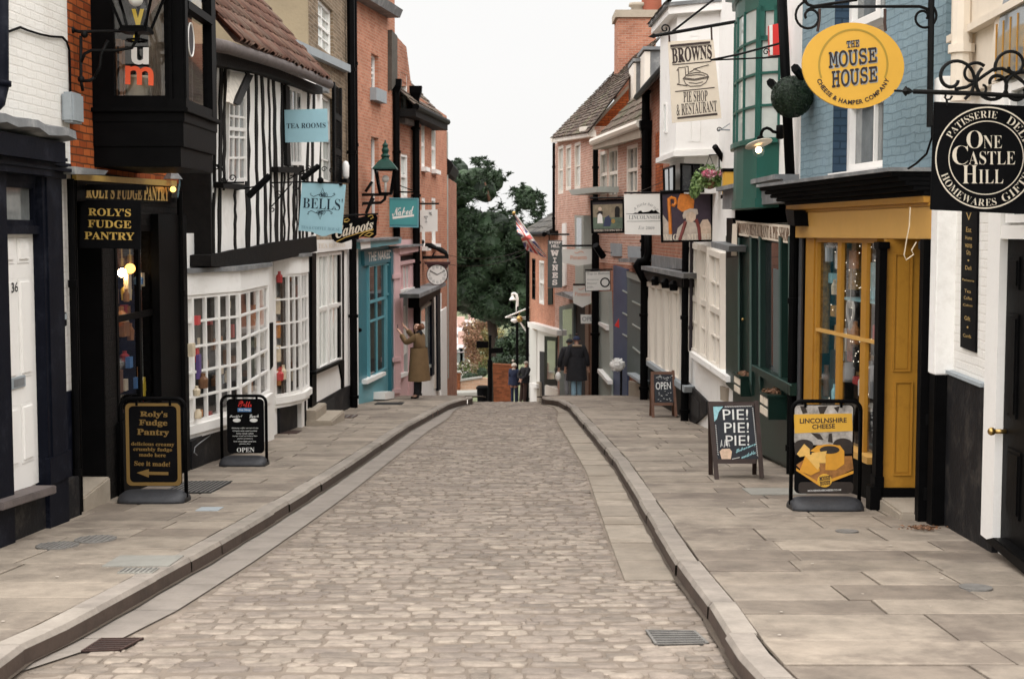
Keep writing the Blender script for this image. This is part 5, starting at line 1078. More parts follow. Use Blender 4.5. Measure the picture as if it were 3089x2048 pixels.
partb(c2, 'end_pilaster', r2, uwb, r2.L, base_z(r2), zf0, -.1, .03, 'blackmatt'); downpipe(c2, r2, zL(655, 700)[0], r2.gz(r2.L) - .1, zf1, .055, .10, 'black')
mb = MB(); up_ = r2.uz(zL(712, 700)[0], .05)[0]; mb.tube([r2.W(up_, r2.gz(up_) - .1, .06), r2.W(up_, zf0, .06)], .03, 8); mb.build('slim_pipe', M['plastic'], c2)
M['loaf'] = mat('golden_wrap', (.35, .2, .05, 1), .5, .7, 22)
gd = [('cheese_roll', 'tall golden mottled roll hanging at the far end of the mustard shop window', zN(440, 1120)[0], .15, 2.4, 'loaf'), ('bottle', 'dark bottle standing in far corner of the mustard shop window', zN(462, 1440)[0], .09, .38, 'oak'), ('hamper', 'dark hamper on the floor of the mustard shop window', zN(505, 1440)[0], .2, .55, 'room'), ('cheese_jar', 'pale jar low in the middle of the mustard shop window', zN(620, 1330)[0], .16, .22, 'bandstone'), ('cheese_board', 'red and white packet hanging in the mustard shop window', zN(625, 1180)[0], .1, .35, 'packred'), ('grey_box', 'pale grey box at near end of the mustard shop window', zN(785, 1450)[0], .16, .36, 'bandstone'), ('picture_card', 'yellow and red picture card high in the mustard shop window', zN(650, 660)[0], .24, .4, 'loaf')]
for i, (nm, lb, p, wd, ht, m) in enumerate(gd): goods(nm, lb, r2, p, -.12 - .03 * i, M[m], wd, ht, 'goods in the cheese shop window', 'goods', nm in ('bottle', 'cheese_jar', 'cheese_roll'))
display(c2, r2, 40, 2470, 2640, 750, 1240, -.5, -.06, ['caramel', 'bandstone', 'packred', 'tealroom', 'loaf', 'ivory', 'chalkblue', 'room', 'greyboard'], .07, .2, .08, .28)
u, z = r2.uz(zN(640, 830)[0], -.15); mb = MB(); hp = []
for i in range(25):
    t = 2 * math.pi * i / 24; hp.append(r2.W(u + .11 * math.sin(t) ** 3, z + .012 * (13 * math.cos(t) - 5 * math.cos(2 * t) - 2 * math.cos(3 * t) - math.cos(4 * t)) * .9, -.15))
mb.tube(hp, .016, 6, False); mb.tube([hp[0], hp[0] + Vector((0, 0, .5))], .004, 4); tag(mb.build('heart_decoration', M['greyboard'], None), 'grey heart shaped hanging decoration in the mustard shop window', 'decoration')
fl_c = MB()
for i in range(46): u, z = r2.uz((R.uniform(2490, 2640), R.uniform(740, 1210)), -.1); fl_c.ball(r2.W(u, z, -.1), .005, 5, 4)
o = fl_c.build('fairy_light_string', M['fairy'], None); tag(o, 'string of tiny white fairy lights inside the mustard shop window', 'lights'); o['kind'] = 'stuff'
mb = MB(); pts = [r2.W(*r2.uz(p, .5), .5) for p in zM(985, 1140, 1040, 1105, 1110, 1040, 1145, 930, 1145, 850)]; mb.tube(pts, .01, 5); mb.build('loose_cable', M['black'], c2)
mb = MB(); mb.tube([at(p, 12.9) for p in zN(1075, 60, 1068, 200, 1050, 290, 1030, 410, 1045, 445, 1100, 405, 1085, 375, 1120, 315)], .006, 4); mb.build('hanging_wire', M['ivory'], c2)
# ---- pie shop with the green bay
r3 = Fr((3.5, 17.42), (3.5, 22.4), -1)
c3 = bld('pie_shop', 'white house with tall green bay window above a bottle green pie shop front', r3)
zf3 = r3.uz(zL(450, 215)[0], .02)[1]
partb(c3, 'upper_wall', r3, 0, r3.L, zf3 + .1, 9.2, -3, 0, 'render')
bp = [(3.52, 18.75), (3.24, 18.95), (3.15, 19.5), (3.13, 19.95), (3.16, 20.4), (3.25, 20.9), (3.52, 21.05)]
def zz(p, y): return at(p, y).z
zg0 = zz(zK(430, 1500)[0], 18.95); zg1 = zz(zK(430, 1045)[0], 18.95); zg2 = zz(zK(450, 1008)[0], 18.95); zg3 = zz(zK(420, 55)[0], 18.95)
def off_plan(k): cx, cy = 3.52, 19.9; return [(x - k, y + (k if y > cy else -k) * (1 if abs(y - cy) > .5 else .3)) for x, y in bp[0:]]
mb = MB().plan(off_plan(0), zg0, zg1); mb.build('bay_apron', M['baygreen'], c3)
MB().plan(off_plan(.05), zg1, zg2).plan(off_plan(.02), zg0 - .02, zg0 + .1).build('bay_sill', M['baygreen'], c3)
MB().plan(off_plan(.05), zg3 + .25, zg3 + .4).plan(off_plan(.14), zg3 + .4, zg3 + .55).plan(off_plan(.0), zg3, zg3 + .26).build('bay_cornice', M['baygreen'], c3)
mb = MB(); gl = MB(); rows = [zz(zK(430, y)[0], 18.95) for y in (1005, 770, 535, 290)]
for i, (a, b) in enumerate(zip(bp, bp[1:])):
    f = Fr(a, b, -1); 
    for z in rows[1:]: mb.fb(f, 0, f.L, z - .016, z + .016, -.03, .012)
    hw = .05 if i in (0, 1, 5) else .02; mb.fb(f, -hw * .6, hw, zg2, zg3 + .02, -.05, .016)
    gl.fb(f, 0, f.L, zg2, zg3, -.02, -.015)
f = Fr(bp[0], bp[1], -1); mb.fb(f, f.L - .05, f.L + .02, zg2, zg3, -.05, .016).fb(f, .03, f.L - .05, rows[3] - .02, rows[3] + .04, -.03, .03).fb(f, .07, .11, rows[3], zg3, -.03, .03).fb(f, f.L - .1, f.L - .05, rows[3], zg3, -.03, .03).fb(f, .07, f.L - .05, zg3 - .06, zg3, -.03, .03)
wb = mb.build('bay_window', M['baygreen'], c3); gl.build('pane', M['paleglass'], wb)
MB().fb(r3, 0, r3.L, zf3 + .62, zf3 + .68, .002, .3).build('lead_ledge', M['lead'], c3); partb(c3, 'ledge_board', r3, 0, r3.L, zf3 + .34, zf3 + .62, .002, .2, 'lead')
partb(c3, 'ground_wall', r3, 0, r3.L, base_z(r3), zf3 + .34, -3, .0, 'green')
fas = zL(268, 148, 632, 182, 632, 302, 272, 245)
part(c3, 'fascia', r3, fas, .002, .07, 'creamboard')
lines(c3, 'fascia_lettering', r3, [('BROWNS RESTAURANT & PIE SHOP', 'serif', .0, zL(278, 160, 625, 196, 625, 288, 280, 232))], M['oak'], .075)
mb = MB().px(r3, zL(205, 130, 245, 130, 275, 250, 275, 390, 205, 400), .002, .10); mb.build('scroll_bracket', M['black'], c3); MB().px(r3, zL(245, 170, 272, 165, 272, 385, 236, 385), .101, .112).build('bracket_face', M['creamboard'], c3)
zr = r3.uz(zL(400, 1150)[0], .05)[1]
for x0, x1 in ((200, 282), (356, 374), (420, 434), (556, 576), (620, 645)): part(c3, 'post', r3, zL(x0, 250, x1, 265, x1, 1330, x0, 1250), .002, .09, 'green')
for x0, x1 in ((360, 371), (421, 430), (556, 566), (622, 630), (282, 290)): part(c3, 'post_highlight', r3, zL(x0, 262, x1, 266, x1, 1260, x0, 1220), .091, .1, 'edgegreen')  # thin strips standing for the highlights along the posts
part(c3, 'window_pane', r3, zL(430, 290, 556, 300, 556, 1200, 430, 1120), .01, .02, 'darkglass'); part(c3, 'door', r3, zL(285, 262, 358, 268, 358, 1300, 285, 1240), .005, .03, 'green')
part(c3, 'side_pane', r3, zL(374, 270, 420, 280, 420, 1120, 374, 1090), .005, .02, 'darkglass'); part(c3, 'blind_post', r3, zL(520, 470, 556, 480, 556, 1190, 520, 1170), .021, .03, 'greyshop')
part(c3, 'window_sill', r3, zL(374, 1120, 635, 1250, 635, 1330, 374, 1160), .01, .14, 'green'); part(c3, 'sill_highlight', r3, zL(374, 1118, 640, 1252, 640, 1264, 374, 1126), .141, .15, 'edgegreen')
part(c3, 'stall_riser', r3, zL(374, 1160, 650, 1330, 650, 1800, 374, 1700), .002, .06, 'green')
u, z = r3.uz(zL(316, 815)[0], .06); MB().ball(r3.W(u, z, .06), .022).build('door_knob', M['brass'], c3)
part(c3, 'fascia_bracket', r3, zL(600, 70, 660, 80, 665, 185, 620, 175), .0, .2, 'black')
# ---- white house with the canted upper bay
r4 = Fr((3.5, 22.42), (3.45, 27.8), -1)
c4 = bld('white_bay_house', 'white rendered house with canted upper bay and tall cream sash windows below', r4)
partb(c4, 'wall', r4, 0, r4.L, base_z(r4), 9.3, -3, 0, 'render')
bp4 = [(3.5, 24.2), (2.82, 24.6), (2.76, 26.8), (3.5, 27.3)]
zt = zz(zI(1000, 45)[0], 24.7); zbb = zz(zI(1000, 1050)[0], 24.7)
MB().plan(bp4, zbb, zt).build('upper_bay', M['render'], c4)
MB().plan([(x + .02 * 0, y) for x, y in [(3.5, 24.35), (2.98, 24.75), (2.93, 26.6), (3.5, 27.1)]], zz(zI(1000, 1310)[0], 24.7), zbb).build('lower_bay', M['render'], c4)
MB().plan([(3.5, 24.1), (2.77, 24.52), (2.7, 26.9), (3.5, 27.4)], zbb - .03, zbb + .06).build('bay_string', M['white'], c4)
MB().plan([(3.5, 24.0), (2.66, 24.5), (2.6, 26.9), (3.5, 27.4)], zt - .16, zt - .03).build('eaves', M['white'], c4); MB().plan([(3.5, 23.98), (2.60, 24.47), (2.55, 26.95), (3.5, 27.45)], zt - .03, zt + .03).build('lead_flashing', M['lead'], c4)
rr = tiles((2.6, 24.4, zt), (2.55, 27.0, zt), (3.7, 27.0, zt + 1.3), (3.7, 24.4, zt + 1.3), 12, 7); rr.build('roof', M['slate'], c4)
mb = MB(); a = at(zI(880, 45)[0], 27.2); mb.hexa([at(p, 26.9) for p in zI(905, 40, 935, 20, 845, 195, 828, 175)], [at(p, 28.2) for p in zI(905, 40, 935, 20, 845, 195, 828, 175)]); mb.build('bargeboard', M['slate'], c4)
fn = Fr(bp4[0], bp4[1], -1); fnl = Fr((3.5, 24.35), (2.98, 24.75), -1); ff = Fr(bp4[1], bp4[2], -1)
def wq_(f, pts, *a, **k): return window(c4, f, pts, *a, **k)
wq_(fn, zI(1070, 780, 1152, 785, 1150, 960, 1072, 960), 1, 1, .002, .05, .03, .02, 'white', 'darkglass'); wq_(fn, zI(1070, 235, 1147, 235, 1147, 278, 1070, 278), 1, 1, .002, .03, .03, .02, 'white', 'darkglass')
wq_(fnl, zI(1015, 1105, 1175, 1110, 1175, 1300, 1015, 1300), 2, 1, .002, .03, .03, .02, 'black', 'darkglass'); wq_(ff, zI(900, 1140, 972, 1115, 972, 1300, 905, 1300), 2, 1, .002, .03, .03, .02, 'black', 'darkglass'); wq_(ff, zI(905, 700, 925, 700, 925, 900, 905, 900), 1, 1, .002, .03, .03, .02, 'white', 'paleglass')
MB().fb(fn, .0, fn.L, zbb + .08, zt - .2, .001, .012).build('bay_panel', M['white'], c4)
z4 = zz((2130, 745), 25)
for q in (zJ(650, 400, 715, 425, 715, 1180, 650, 1140), zJ(722, 420, 780, 440, 780, 1225, 722, 1190), zJ(785, 450, 872, 480, 872, 1300, 785, 1240)):
    window(c4, r4, q, 2, 4, .004, .1, .03, .09, 'creamwin', 'blindglass', rail=.5)
part(c4, 'window_sill', r4, zJ(628, 1140, 875, 1310, 875, 1350, 628, 1175), .002, .16, 'render'); part(c4, 'lead_ledge', r4, zJ(770, 400, 895, 430, 890, 470, 775, 440), .002, .3, 'lead')
part(c4, 'plinth', r4, zJ(610, 1350, 740, 1480, 740, 1560, 640, 1650, 610, 1560), .004, .05, 'plinth'); part(c4, 'cellar_opening', r4, zJ(635, 1430, 690, 1490, 690, 1600, 640, 1560), .051, .06, 'dark')
part(c4, 'stone_block', r4, zJ(832, 1375, 875, 1390, 870, 1480, 835, 1470), .003, .05, 'stone')
downpipe(c4, r4, zJ(600, 900)[0], r4.gz(r4.L) - .2, zz((2085, 700), 27), .08, .14, 'black'); downpipe(c4, r4, zJ(637, 900)[0], r4.uz(zJ(637, 1140)[0], .1)[1], zz((2085, 690), 27), .035, .1, 'plum')
# ---- brick house, long pale windows
r5 = Fr((3.45, 27.82), (3.38, 35.6), -1)
c5 = bld('shuttered_brick_house', 'orange brick house with long pale panelled shop window under a lead ledge', r5)
z5 = r5.uz(zJ(450, 600)[0])[1]
ztp = r5.uz(zI(840, 560)[0])[1]
partb(c5, 'upper_wall', r5, 0, r5.L, z5, ztp, -3, 0, 'redbrick2'); partb(c5, 'ground_wall', r5, 0, r5.L, base_z(r5), z5, -3, .002, 'black')
part(c5, 'arched_niche', r5, zI(845, 910, 862, 893, 880, 895, 890, 920, 890, 1310, 845, 1310), .002, .02, 'orangebrick')
a = r5.W(r5.L - .0, r5.uz(zI(735, 640)[0], .3)[1], .3); b = r5.W(.6, a.z + .1, .3)
q = [b, a, a - r5.n * 2 + Vector((0, 0, 1.9)), b - r5.n * 2 + Vector((0, 0, 1.9))]; MB().hexa(q, [v + Vector((0, 0, -.1)) for v in q]).build('roof', M['plaintile'], c5)
MB().tube([b, a], .07, 8).build('gutter_pipe', M['black'], c5)
part(c5, 'lead_ledge', r5, zJ(300, 565, 590, 615, 585, 650, 300, 590), .0, .3, 'lead'); part(c5, 'lead_ledge', r5, zJ(370, 490, 585, 520, 585, 590, 370, 570), .0, .08, 'lead'); part(c5, 'eaves_board', r5, zJ(310, 600, 588, 655, 588, 710, 340, 660), .002, .2, 'timber')
n5 = 5
for i in range(n5):
    q = zJ(338, 665, 592, 715, 595, 1375, 340, 1205); qq = r5.q(q, .02); k = [bil(qq, i / n5 + .012, 0), bil(qq, (i + 1) / n5 - .012, 0), bil(qq, (i + 1) / n5 - .012, 1), bil(qq, i / n5 + .012, 1)]
    window(c5, r5, k, 2, 1, .02, .12, .08, .09, 'creamwin', 'blindglass', raw=True)
part(c5, 'window_sill', r5, zJ(335, 1205, 595, 1380, 590, 1420, 335, 1235), .0, .2, 'bandstone')
downpipe(c5, r5, zJ(322, 900)[0], r5.gz(r5.L) - .1, r5.uz(zI(760, 650)[0], .15)[1], .1, .15, 'black', hopper=False)
mb = MB(); mb.tube([at(p, 34.6) for p in zJ(350, 330, 350, 480, 330, 530, 285, 540, 270, 560, 300, 620, 320, 660)], .1, 8); mb.build('pipe_bend', M['black'], c5, smooth=True)
for x, y in ((395, 672), (465, 690), (520, 705)): u, z = r5.uz(zJ(x, y)[0], .25); MB().lathe(r5.W(u, z, .25), [(.08, -.08), (.1, .05), (.03, .12)], 8).build('spotlight', M['black'], c5)
# ---- brick house with mossy roof, blue and grey shopfronts
r6 = Fr((3.38, 35.62), (2.42, 42.5), -1)
c6 = bld('mossy_roof_house', 'pale brick house with mossy tile roof and dark blue and grey shopfronts', r6)
ze = r6.uz(zI(560, 940)[0])[1]; zb6r = r6.uz(zJ(220, 560)[0])[1]
ws = [r6.bx(q) for q in (zI(470, 1030, 520, 1015, 520, 1340, 470, 1330), zI(528, 1010, 590, 990, 590, 1340, 528, 1335), zI(650, 985, 725, 975, 725, 1310, 652, 1320))]
wall_holes(r6, 0, r6.L, zb6r, ze, ws, .1, -4).build('upper_wall', M['pinkbrick'], c6)
for h in ws: window(c6, r6, [(h[1], h[3]), (h[0], h[3]), (h[0], h[2]), (h[1], h[2])], 2, 2, -.09, .09, .04, .09, 'creamwin', 'greyglass', raw=True, rail=.5)
a0 = r6.uz(zI(742, 815)[0], .35); a1 = r6.uz(zI(420, 985)[0], .35); zee = (a0[1] + a1[1]) / 2
A0 = r6.W(a0[0], zee + .05, .35); A1 = r6.W(a1[0], zee - .02, .35)
RD1 = at(zI(735, 590)[0], 45.4); RD0 = RD1 + (A0 - A1) * 1.0; RD0.z = RD1.z
tiles(A0, A1, A1 - r6.n * 3.8 + Vector((0, 0, 4.0)), A0 - r6.n * 3.8 + Vector((0, 0, 4.0)), 30, 15).build('roof', M['mosstile'], c6)
MB().tube([A0, A1], .11, 8).build('gutter_pipe', M['creamwin'], c6); MB().hexa([A0 + Vector((0, 0, -.1)), A1 + Vector((0, 0, -.1)), A1 - r6.n * .4 + Vector((0, 0, -.1)), A0 - r6.n * .4 + Vector((0, 0, -.1))], [A0 + Vector((0, 0, -.35)), A1 + Vector((0, 0, -.22)), A1 - r6.n * .4 + Vector((0, 0, -.22)), A0 - r6.n * .4 + Vector((0, 0, -.22))]).build('eaves_board', M['stone'], c6)
downpipe(c6, r6, zI(790, 1000)[0], zb6r, zee - .2, .12, .2, hopper=True); downpipe(c6, r6, zI(440, 1150)[0], zb6r + .5, zee - .1, .08, .15)
partb(c6, 'ground_wall', r6, 0, r6.L, base_z(r6), zb6r, -3, .002, 'redbrick2')
part(c6, 'lead_ledge', r6, zJ(145, 515, 310, 510, 300, 545, 150, 540), .0, .35, 'lead')
part(c6, 'grey_shopfront', r6, zJ(205, 610, 310, 650, 305, 1350, 205, 1285), .004, .08, 'greyshop'); part(c6, 'blue_shopfront', r6, zJ(112, 560, 203, 590, 205, 1440, 112, 1440), .004, .07, 'blueslate')
for (x0, y0, x1, y1) in ((238, 800, 296, 828), (238, 955, 296, 990), (240, 1110, 296, 1155)): part(c6, 'glazing_bar', r6, zJ(x0, y0, x1, y1, x1, y1 + 9, x0, y0 + 9), .081, .11, 'sage')
for (x0, y0, x1, y1) in ((172, 728, 203, 744), (172, 878, 203, 895), (172, 1022, 203, 1040)): part(c6, 'glazing_bar', r6, zJ(x0, y0, x1, y1, x1, y1 + 8, x0, y0 + 8), .071, .10, 'sage')
part(c6, 'fascia', r6, zJ(200, 600, 310, 640, 308, 680, 204, 640), .08, .16, 'sage'); part(c6, 'window_sill', r6, zJ(205, 1285, 305, 1345, 300, 1365, 207, 1300), .08, .3, 'bandstone'); part(c6, 'stone_base', r6, zJ(215, 1340, 310, 1370, 310, 1500, 215, 1500), .004, .1, 'stone')
part(c6, 'shutter_panel', r6, zJ(90, 410, 160, 415, 160, 500, 95, 500), .002, .05, 'bandstone'); part(c6, 'shutter_panel', r6, zJ(208, 430, 310, 435, 310, 510, 210, 510), .002, .05, 'bandstone')
part(c6, 'sage_front', r6, zJ(0, 740, 75, 735, 100, 1440, 5, 1480), .004, .12, 'sage'); part(c6, 'sage_sill', r6, zJ(5, 1260, 75, 1340, 75, 1365, 5, 1285), .121, .26, 'white'); part(c6, 'sage_rail', r6, zJ(10, 945, 65, 965, 65, 1000, 10, 960), .121, .2, 'white')
# ---- brick house with the big roof and chimney
r7 = Fr((2.42, 42.52), (.72, 58), -1)
c7 = bld('big_roof_house', 'brick house with large weathered tile roof, brick chimney and cream windows', r7)
u7 = r7.uz(zI(168, 1000)[0])[0]; z7 = r7.uz(zI(250, 935)[0])[1]
ws = [r7.bx(q) for q in (zI(188, 990, 222, 985, 222, 1310, 188, 1310), zI(240, 985, 275, 978, 275, 1285, 240, 1285), zI(298, 965, 338, 960, 338, 1285, 300, 1275))]
wall_holes(r7, 0, u7, base_z(r7) - 1, z7, ws, .08, -4).build('wall', M['pinkbrick'], c7)
for h in ws: window(c7, r7, [(h[1], h[3]), (h[0], h[3]), (h[0], h[2]), (h[1], h[2])], 1, 2, -.07, .1, .04, .07, 'creamwin', 'paleglass', raw=True)
E0 = r7.W(*r7.uz(zI(390, 895)[0], .3), .3); E1 = r7.W(*r7.uz(zI(138, 935)[0], .3), .3)
G1 = at(zI(590, 465)[0], E1.y + 1.5); G0 = at(zI(890, 235)[0], E0.y + 1.5)
tiles(E0, E1, G1, G0, 34, 24, jit=.02).build('roof', M['plaintile'], c7)
mb = MB(); g0 = at(zI(395, 895)[0], 44.3); fl = at(zI(690, 560)[0], 46)
P_ = [at(p, 44.2) for p in zI(385, 905, 690, 565, 700, 640, 690, 900, 400, 1300)]; mb.add(P_ + [v + Vector((.3, 1.5, 0)) for v in P_], [tuple(range(5)), tuple(range(5, 10))] + [(i, (i + 1) % 5, 5 + (i + 1) % 5, 5 + i) for i in range(5)]); mb.build('gable_wall', M['orangebrick'], c7)
mb = MB(); mb.hexa([at(p, 44.1) for p in zI(378, 890, 690, 545, 694, 568, 385, 912)], [at(p, 44.6) for p in zI(378, 890, 690, 545, 694, 568, 385, 912)]); mb.build('gable_coping', M['stone'], c7)
part(c7, 'eaves_cornice', r7, zI(135, 935, 385, 880, 390, 925, 140, 965), .0, .25, 'creamwin'); part(c7, 'cornice_block', r7, zI(330, 860, 365, 855, 365, 885, 330, 890), .0, .3, 'creamwin')
downpipe(c7, r7, zI(158, 1200)[0], r7.uz(zI(158, 1560)[0], .05)[1], z7, .05, .1)
ch = [at(p, 47.5) for p in zI(590, 95, 850, 80, 850, 450, 597, 450)]; x0, x1, z0, z1 = ch[0].x, ch[1].x, ch[2].z - 1.5, ch[0].z
cm = MB().box(x0, x1, 47.5, 49, z0, z1).build('chimney', M['redbrick2'], c7); MB().box(x0 - .08, x1 + .08, 47.42, 49.08, z1 - .12, z1 + .12).build('chimney_cap', M['stone'], cm)
a = at(zI(818, 70)[0], 48); MB().lathe(a, [(.36, -.1), (.3, .9), (.34, 1.0)], 12).build('chimney_pot', M['terracotta'], cm, smooth=True); a = at(zI(723, 65)[0], 48); MB().lathe(a, [(.28, -.1), (.2, .05), (.3, .1), (.28, .2)], 12).build('chimney_pot', M['stone'], cm, smooth=True)
for (x0, y0, x1, y1, yy) in ((692, 408, 756, 640, 41.5), (760, 328, 900, 590, 40.2)):
    a, b = at(zI(x0, y0)[0], yy), at(zI(x1, y1)[0], yy)
    w = b.x - a.x; d = MB().box(a.x + .36 * w, b.x, yy, yy + 1.6, b.z - .6, a.z).build('dormer', M['lead'], c7); MB().box(a.x + .08 * w, a.x + .35 * w, yy - .02, yy + 1.62, b.z - .8, a.z - .09).build('dormer_window', M['creamwin'], d); MB().box(a.x, b.x, yy - .1, yy + 1.7, a.z - .05, a.z + .04).build('dormer_roof', M['lead'], d)
# sage oriel and ground floor of the same house
zo = r7.uz(zI(300, 1300)[0], .3)
q = zI(290, 1330, 445, 1320, 445, 1560, 300, 1570); part(c7, 'sage_oriel', r7, zH(740, 0, 810, 0, 810, 545, 745, 545), .0, .35, 'sage'); part(c7, 'oriel_cornice', r7, zI(255, 1285, 448, 1262, 448, 1300, 280, 1320), .0, .6, 'sage')
part(c7, 'oriel_pane', r7, zH(755, 20, 795, 20, 795, 380, 755, 380), .351, .36, 'greyglass')
# lower house at the corner, wine shop and white shopfront
r8 = Fr((r7.W(u7, 0).x, r7.W(u7, 0).y), (.72, 58), -1)
c8 = bld('corner_shop_house', 'low orange brick corner house with hipped slate roof and white shopfront', r8)
z8 = r8.uz(zR(1000, 775)[0])[1]
ws = [r8.bx(q) for q in (zH(458, 355, 500, 355, 500, 700, 460, 700), zH(403, 342, 432, 338, 432, 660, 403, 665))]
wall_holes(r8, 0, r8.L, base_z(r8) - 1, z8, ws, .1, -5).build('wall', M['redbrick'], c8)
window(c8, r8, [(ws[0][1], ws[0][3]), (ws[0][0], ws[0][3]), (ws[0][0], ws[0][2]), (ws[0][1], ws[0][2])], 2, 2, -.09, .1, .04, .08, 'white', 'blindglass', raw=True, rail=.5); window(c8, r8, [(ws[1][1], ws[1][3]), (ws[1][0], ws[1][3]), (ws[1][0], ws[1][2]), (ws[1][1], ws[1][2])], 2, 3, -.09, .06, .04, .08, 'black', 'darkglass', raw=True, rail=.5)
P = [r8.W(r8.L + .4, z8, .4), r8.W(-.1, z8, .4), r8.W(-.1, z8 + 2.2, -2.8), r8.W(r8.L - 2.6, z8 + 2.2, -2.8)]
tiles(P[1], P[0], P[3], P[2], 16, 9).build('roof', M['slate'], c8)
Q = [r8.W(r8.L + .4, z8, -5), P[0], P[3]]; mb = MB(); mb.add(Q + [v + Vector((0, 0, -.06)) for v in Q], [(0, 1, 2), (3, 4, 5), (0, 1, 4, 3), (1, 2, 5, 4), (2, 0, 3, 5)]); mb.build('roof_hip', M['slate'], c8)
MB().tube([P[1], P[0]], .09, 8).build('gutter_pipe', M['black'], c8); part(c8, 'eaves_board', r8, zH(370, 130, 545, 120, 545, 150, 372, 160), .0, .3, 'timber')
part(c8, 'white_fascia', r8, zH(368, 838, 602, 905, 600, 948, 372, 880), .0, .3, 'white'); part(c8, 'white_shopfront', r8, zH(378, 880, 600, 945, 600, 1475, 382, 1490), .002, .03, 'whiteboard')
part(c8, 'glazed_door', r8, zH(502, 950, 598, 960, 598, 1340, 502, 1340), .031, .05, 'black'); part(c8, 'door_pane', r8, zH(525, 985, 588, 990, 588, 1290, 525, 1290), .051, .055, 'greyglass'); part(c8, 'door', r8, zH(464, 1070, 500, 1075, 502, 1480, 466, 1480), .031, .045, 'dark')
part(c8, 'pale_pilaster', r8, zH(382, 890, 440, 905, 440, 1320, 386, 1320), .031, .06, 'greyboard'); part(c8, 'stall_riser', r8, zH(510, 1335, 598, 1370, 598, 1470, 512, 1475), .051, .12, 'creamwin'); part(c8, 'window_sill', r8, zH(385, 1318, 442, 1330, 442, 1362, 387, 1350), .06, .2, 'white')
part(c8, 'brown_post', r8, zH(440, 1310, 468, 1310, 470, 1475, 442, 1480), .06, .12, 'stone'); downpipe(c8, r8, zH(368, 900)[0], base_z(r8), z8, .07, .12)
# ground floor of the big roof house
part(c7, 'lead_hood', r7, zH(578, 618, 640, 600, 728, 645, 728, 668), .0, .5, 'lead'); part(c7, 'shop_surround', r7, zH(618, 720, 730, 690, 730, 1440, 622, 1460), .002, .12, 'greyshop')
part(c7, 'shop_pane', r7, zH(645, 745, 720, 735, 720, 1150, 650, 1150), .121, .13, 'greyglass'); part(c7, 'wood_frame', r7, zH(822, 700, 850, 700, 850, 1440, 824, 1445), .002, .12, 'openwood'); part(c7, 'wood_frame', r7, zH(868, 700, 885, 700, 885, 1440, 868, 1445), .002, .1, 'openwood')
part(c7, 'dark_shop', r7, zH(728, 700, 822, 690, 822, 1445, 728, 1450), .002, .03, 'dark'); part(c7, 'dark_window', r7, zH(850, 690, 915, 690, 915, 1440, 850, 1445), .002, .02, 'darkglass')
downpipe(c7, r7, zH(903, 900)[0], r7.gz(.5) - .2, r7.uz(zH(905, 150)[0], .2)[1], .11, .2, 'black')
part(c7, 'window', r7, zH(640, 65, 668, 60, 668, 550, 642, 560), .002, .05, 'white'); part(c7, 'window', r7, zH(528, 575, 565, 570, 565, 700, 530, 705), .002, .03, 'black')
q = [at(p, 42.3) for p in zH(705, 780, 740, 715, 800, 780, 775, 800)]
# ================================================================ beyond the brow: garden walls, hedges, tree, far houses
def leafy(name, label, cat, m, clumps, n, size, group=None, trunk=None, tm='bark', kind=None, fol='foliage'):
    cx = sum(c[0] for c in clumps) / len(clumps); cy = sum(c[1] for c in clumps) / len(clumps); z0 = min(c[2] - c[5] for c in clumps)
    t = thing(name, label, cat, (cx, cy, trunk[0][2] if trunk else z0), group)
    mb = MB()
    for x, y, z, rx, ry, rz in clumps: leaves(mb, (x, y, z), rx, ry, rz, n, size, .55)
    mb.build(fol, m, t)
    if trunk:
        tb = MB(); tb.tube(trunk[:-1] if isinstance(trunk[-1], list) else trunk, [r for r in ([.3, .24, .18, .12, .08, .05] * 2)[:len(trunk) - (1 if isinstance(trunk[-1], list) else 0)]], 8)
        tb.build('trunk', M[tm], t, smooth=True)
        if isinstance(trunk[-1], list):
            for limb in trunk[-1]: MB().tube(limb, [.11, .08, .05, .03][:len(limb)], 6).build('limb', M[tm], t, smooth=True)
    return t
poly = [(975, 420), (1030, 398), (1045, 372), (1062, 366), (1085, 395), (1096, 356), (1112, 362), (1130, 366), (1146, 380), (1160, 384), (1150, 408), (1180, 398), (1160, 430), (1172, 445), (1185, 432), (1198, 440), (1206, 420), (1220, 425), (1240, 418), (1236, 440), (1252, 450), (1256, 480), (1250, 510), (1275, 505), (1262, 530), (1300, 560), (1310, 640), (1290, 720), (1225, 752), (1180, 758), (1130, 750), (1095, 736), (1060, 722), (1030, 712), (985, 690)]
def inside(p, pl):
    c = False; j = len(pl) - 1
    for i in range(len(pl)):
        if (pl[i][1] > p[1]) != (pl[j][1] > p[1]) and p[0] < (pl[j][0] - pl[i][0]) * (p[1] - pl[i][1]) / (pl[j][1] - pl[i][1]) + pl[i][0]: c = not c
        j = i
    return c
TY = 76.0; holes_ = [(1107, 474, 17, 9), (1140, 472, 8, 7), (1163, 445, 12, 10), (1180, 478, 6, 5), (1215, 492, 7, 4)]
mbt = MB(); cnt = 0; dark_core = []
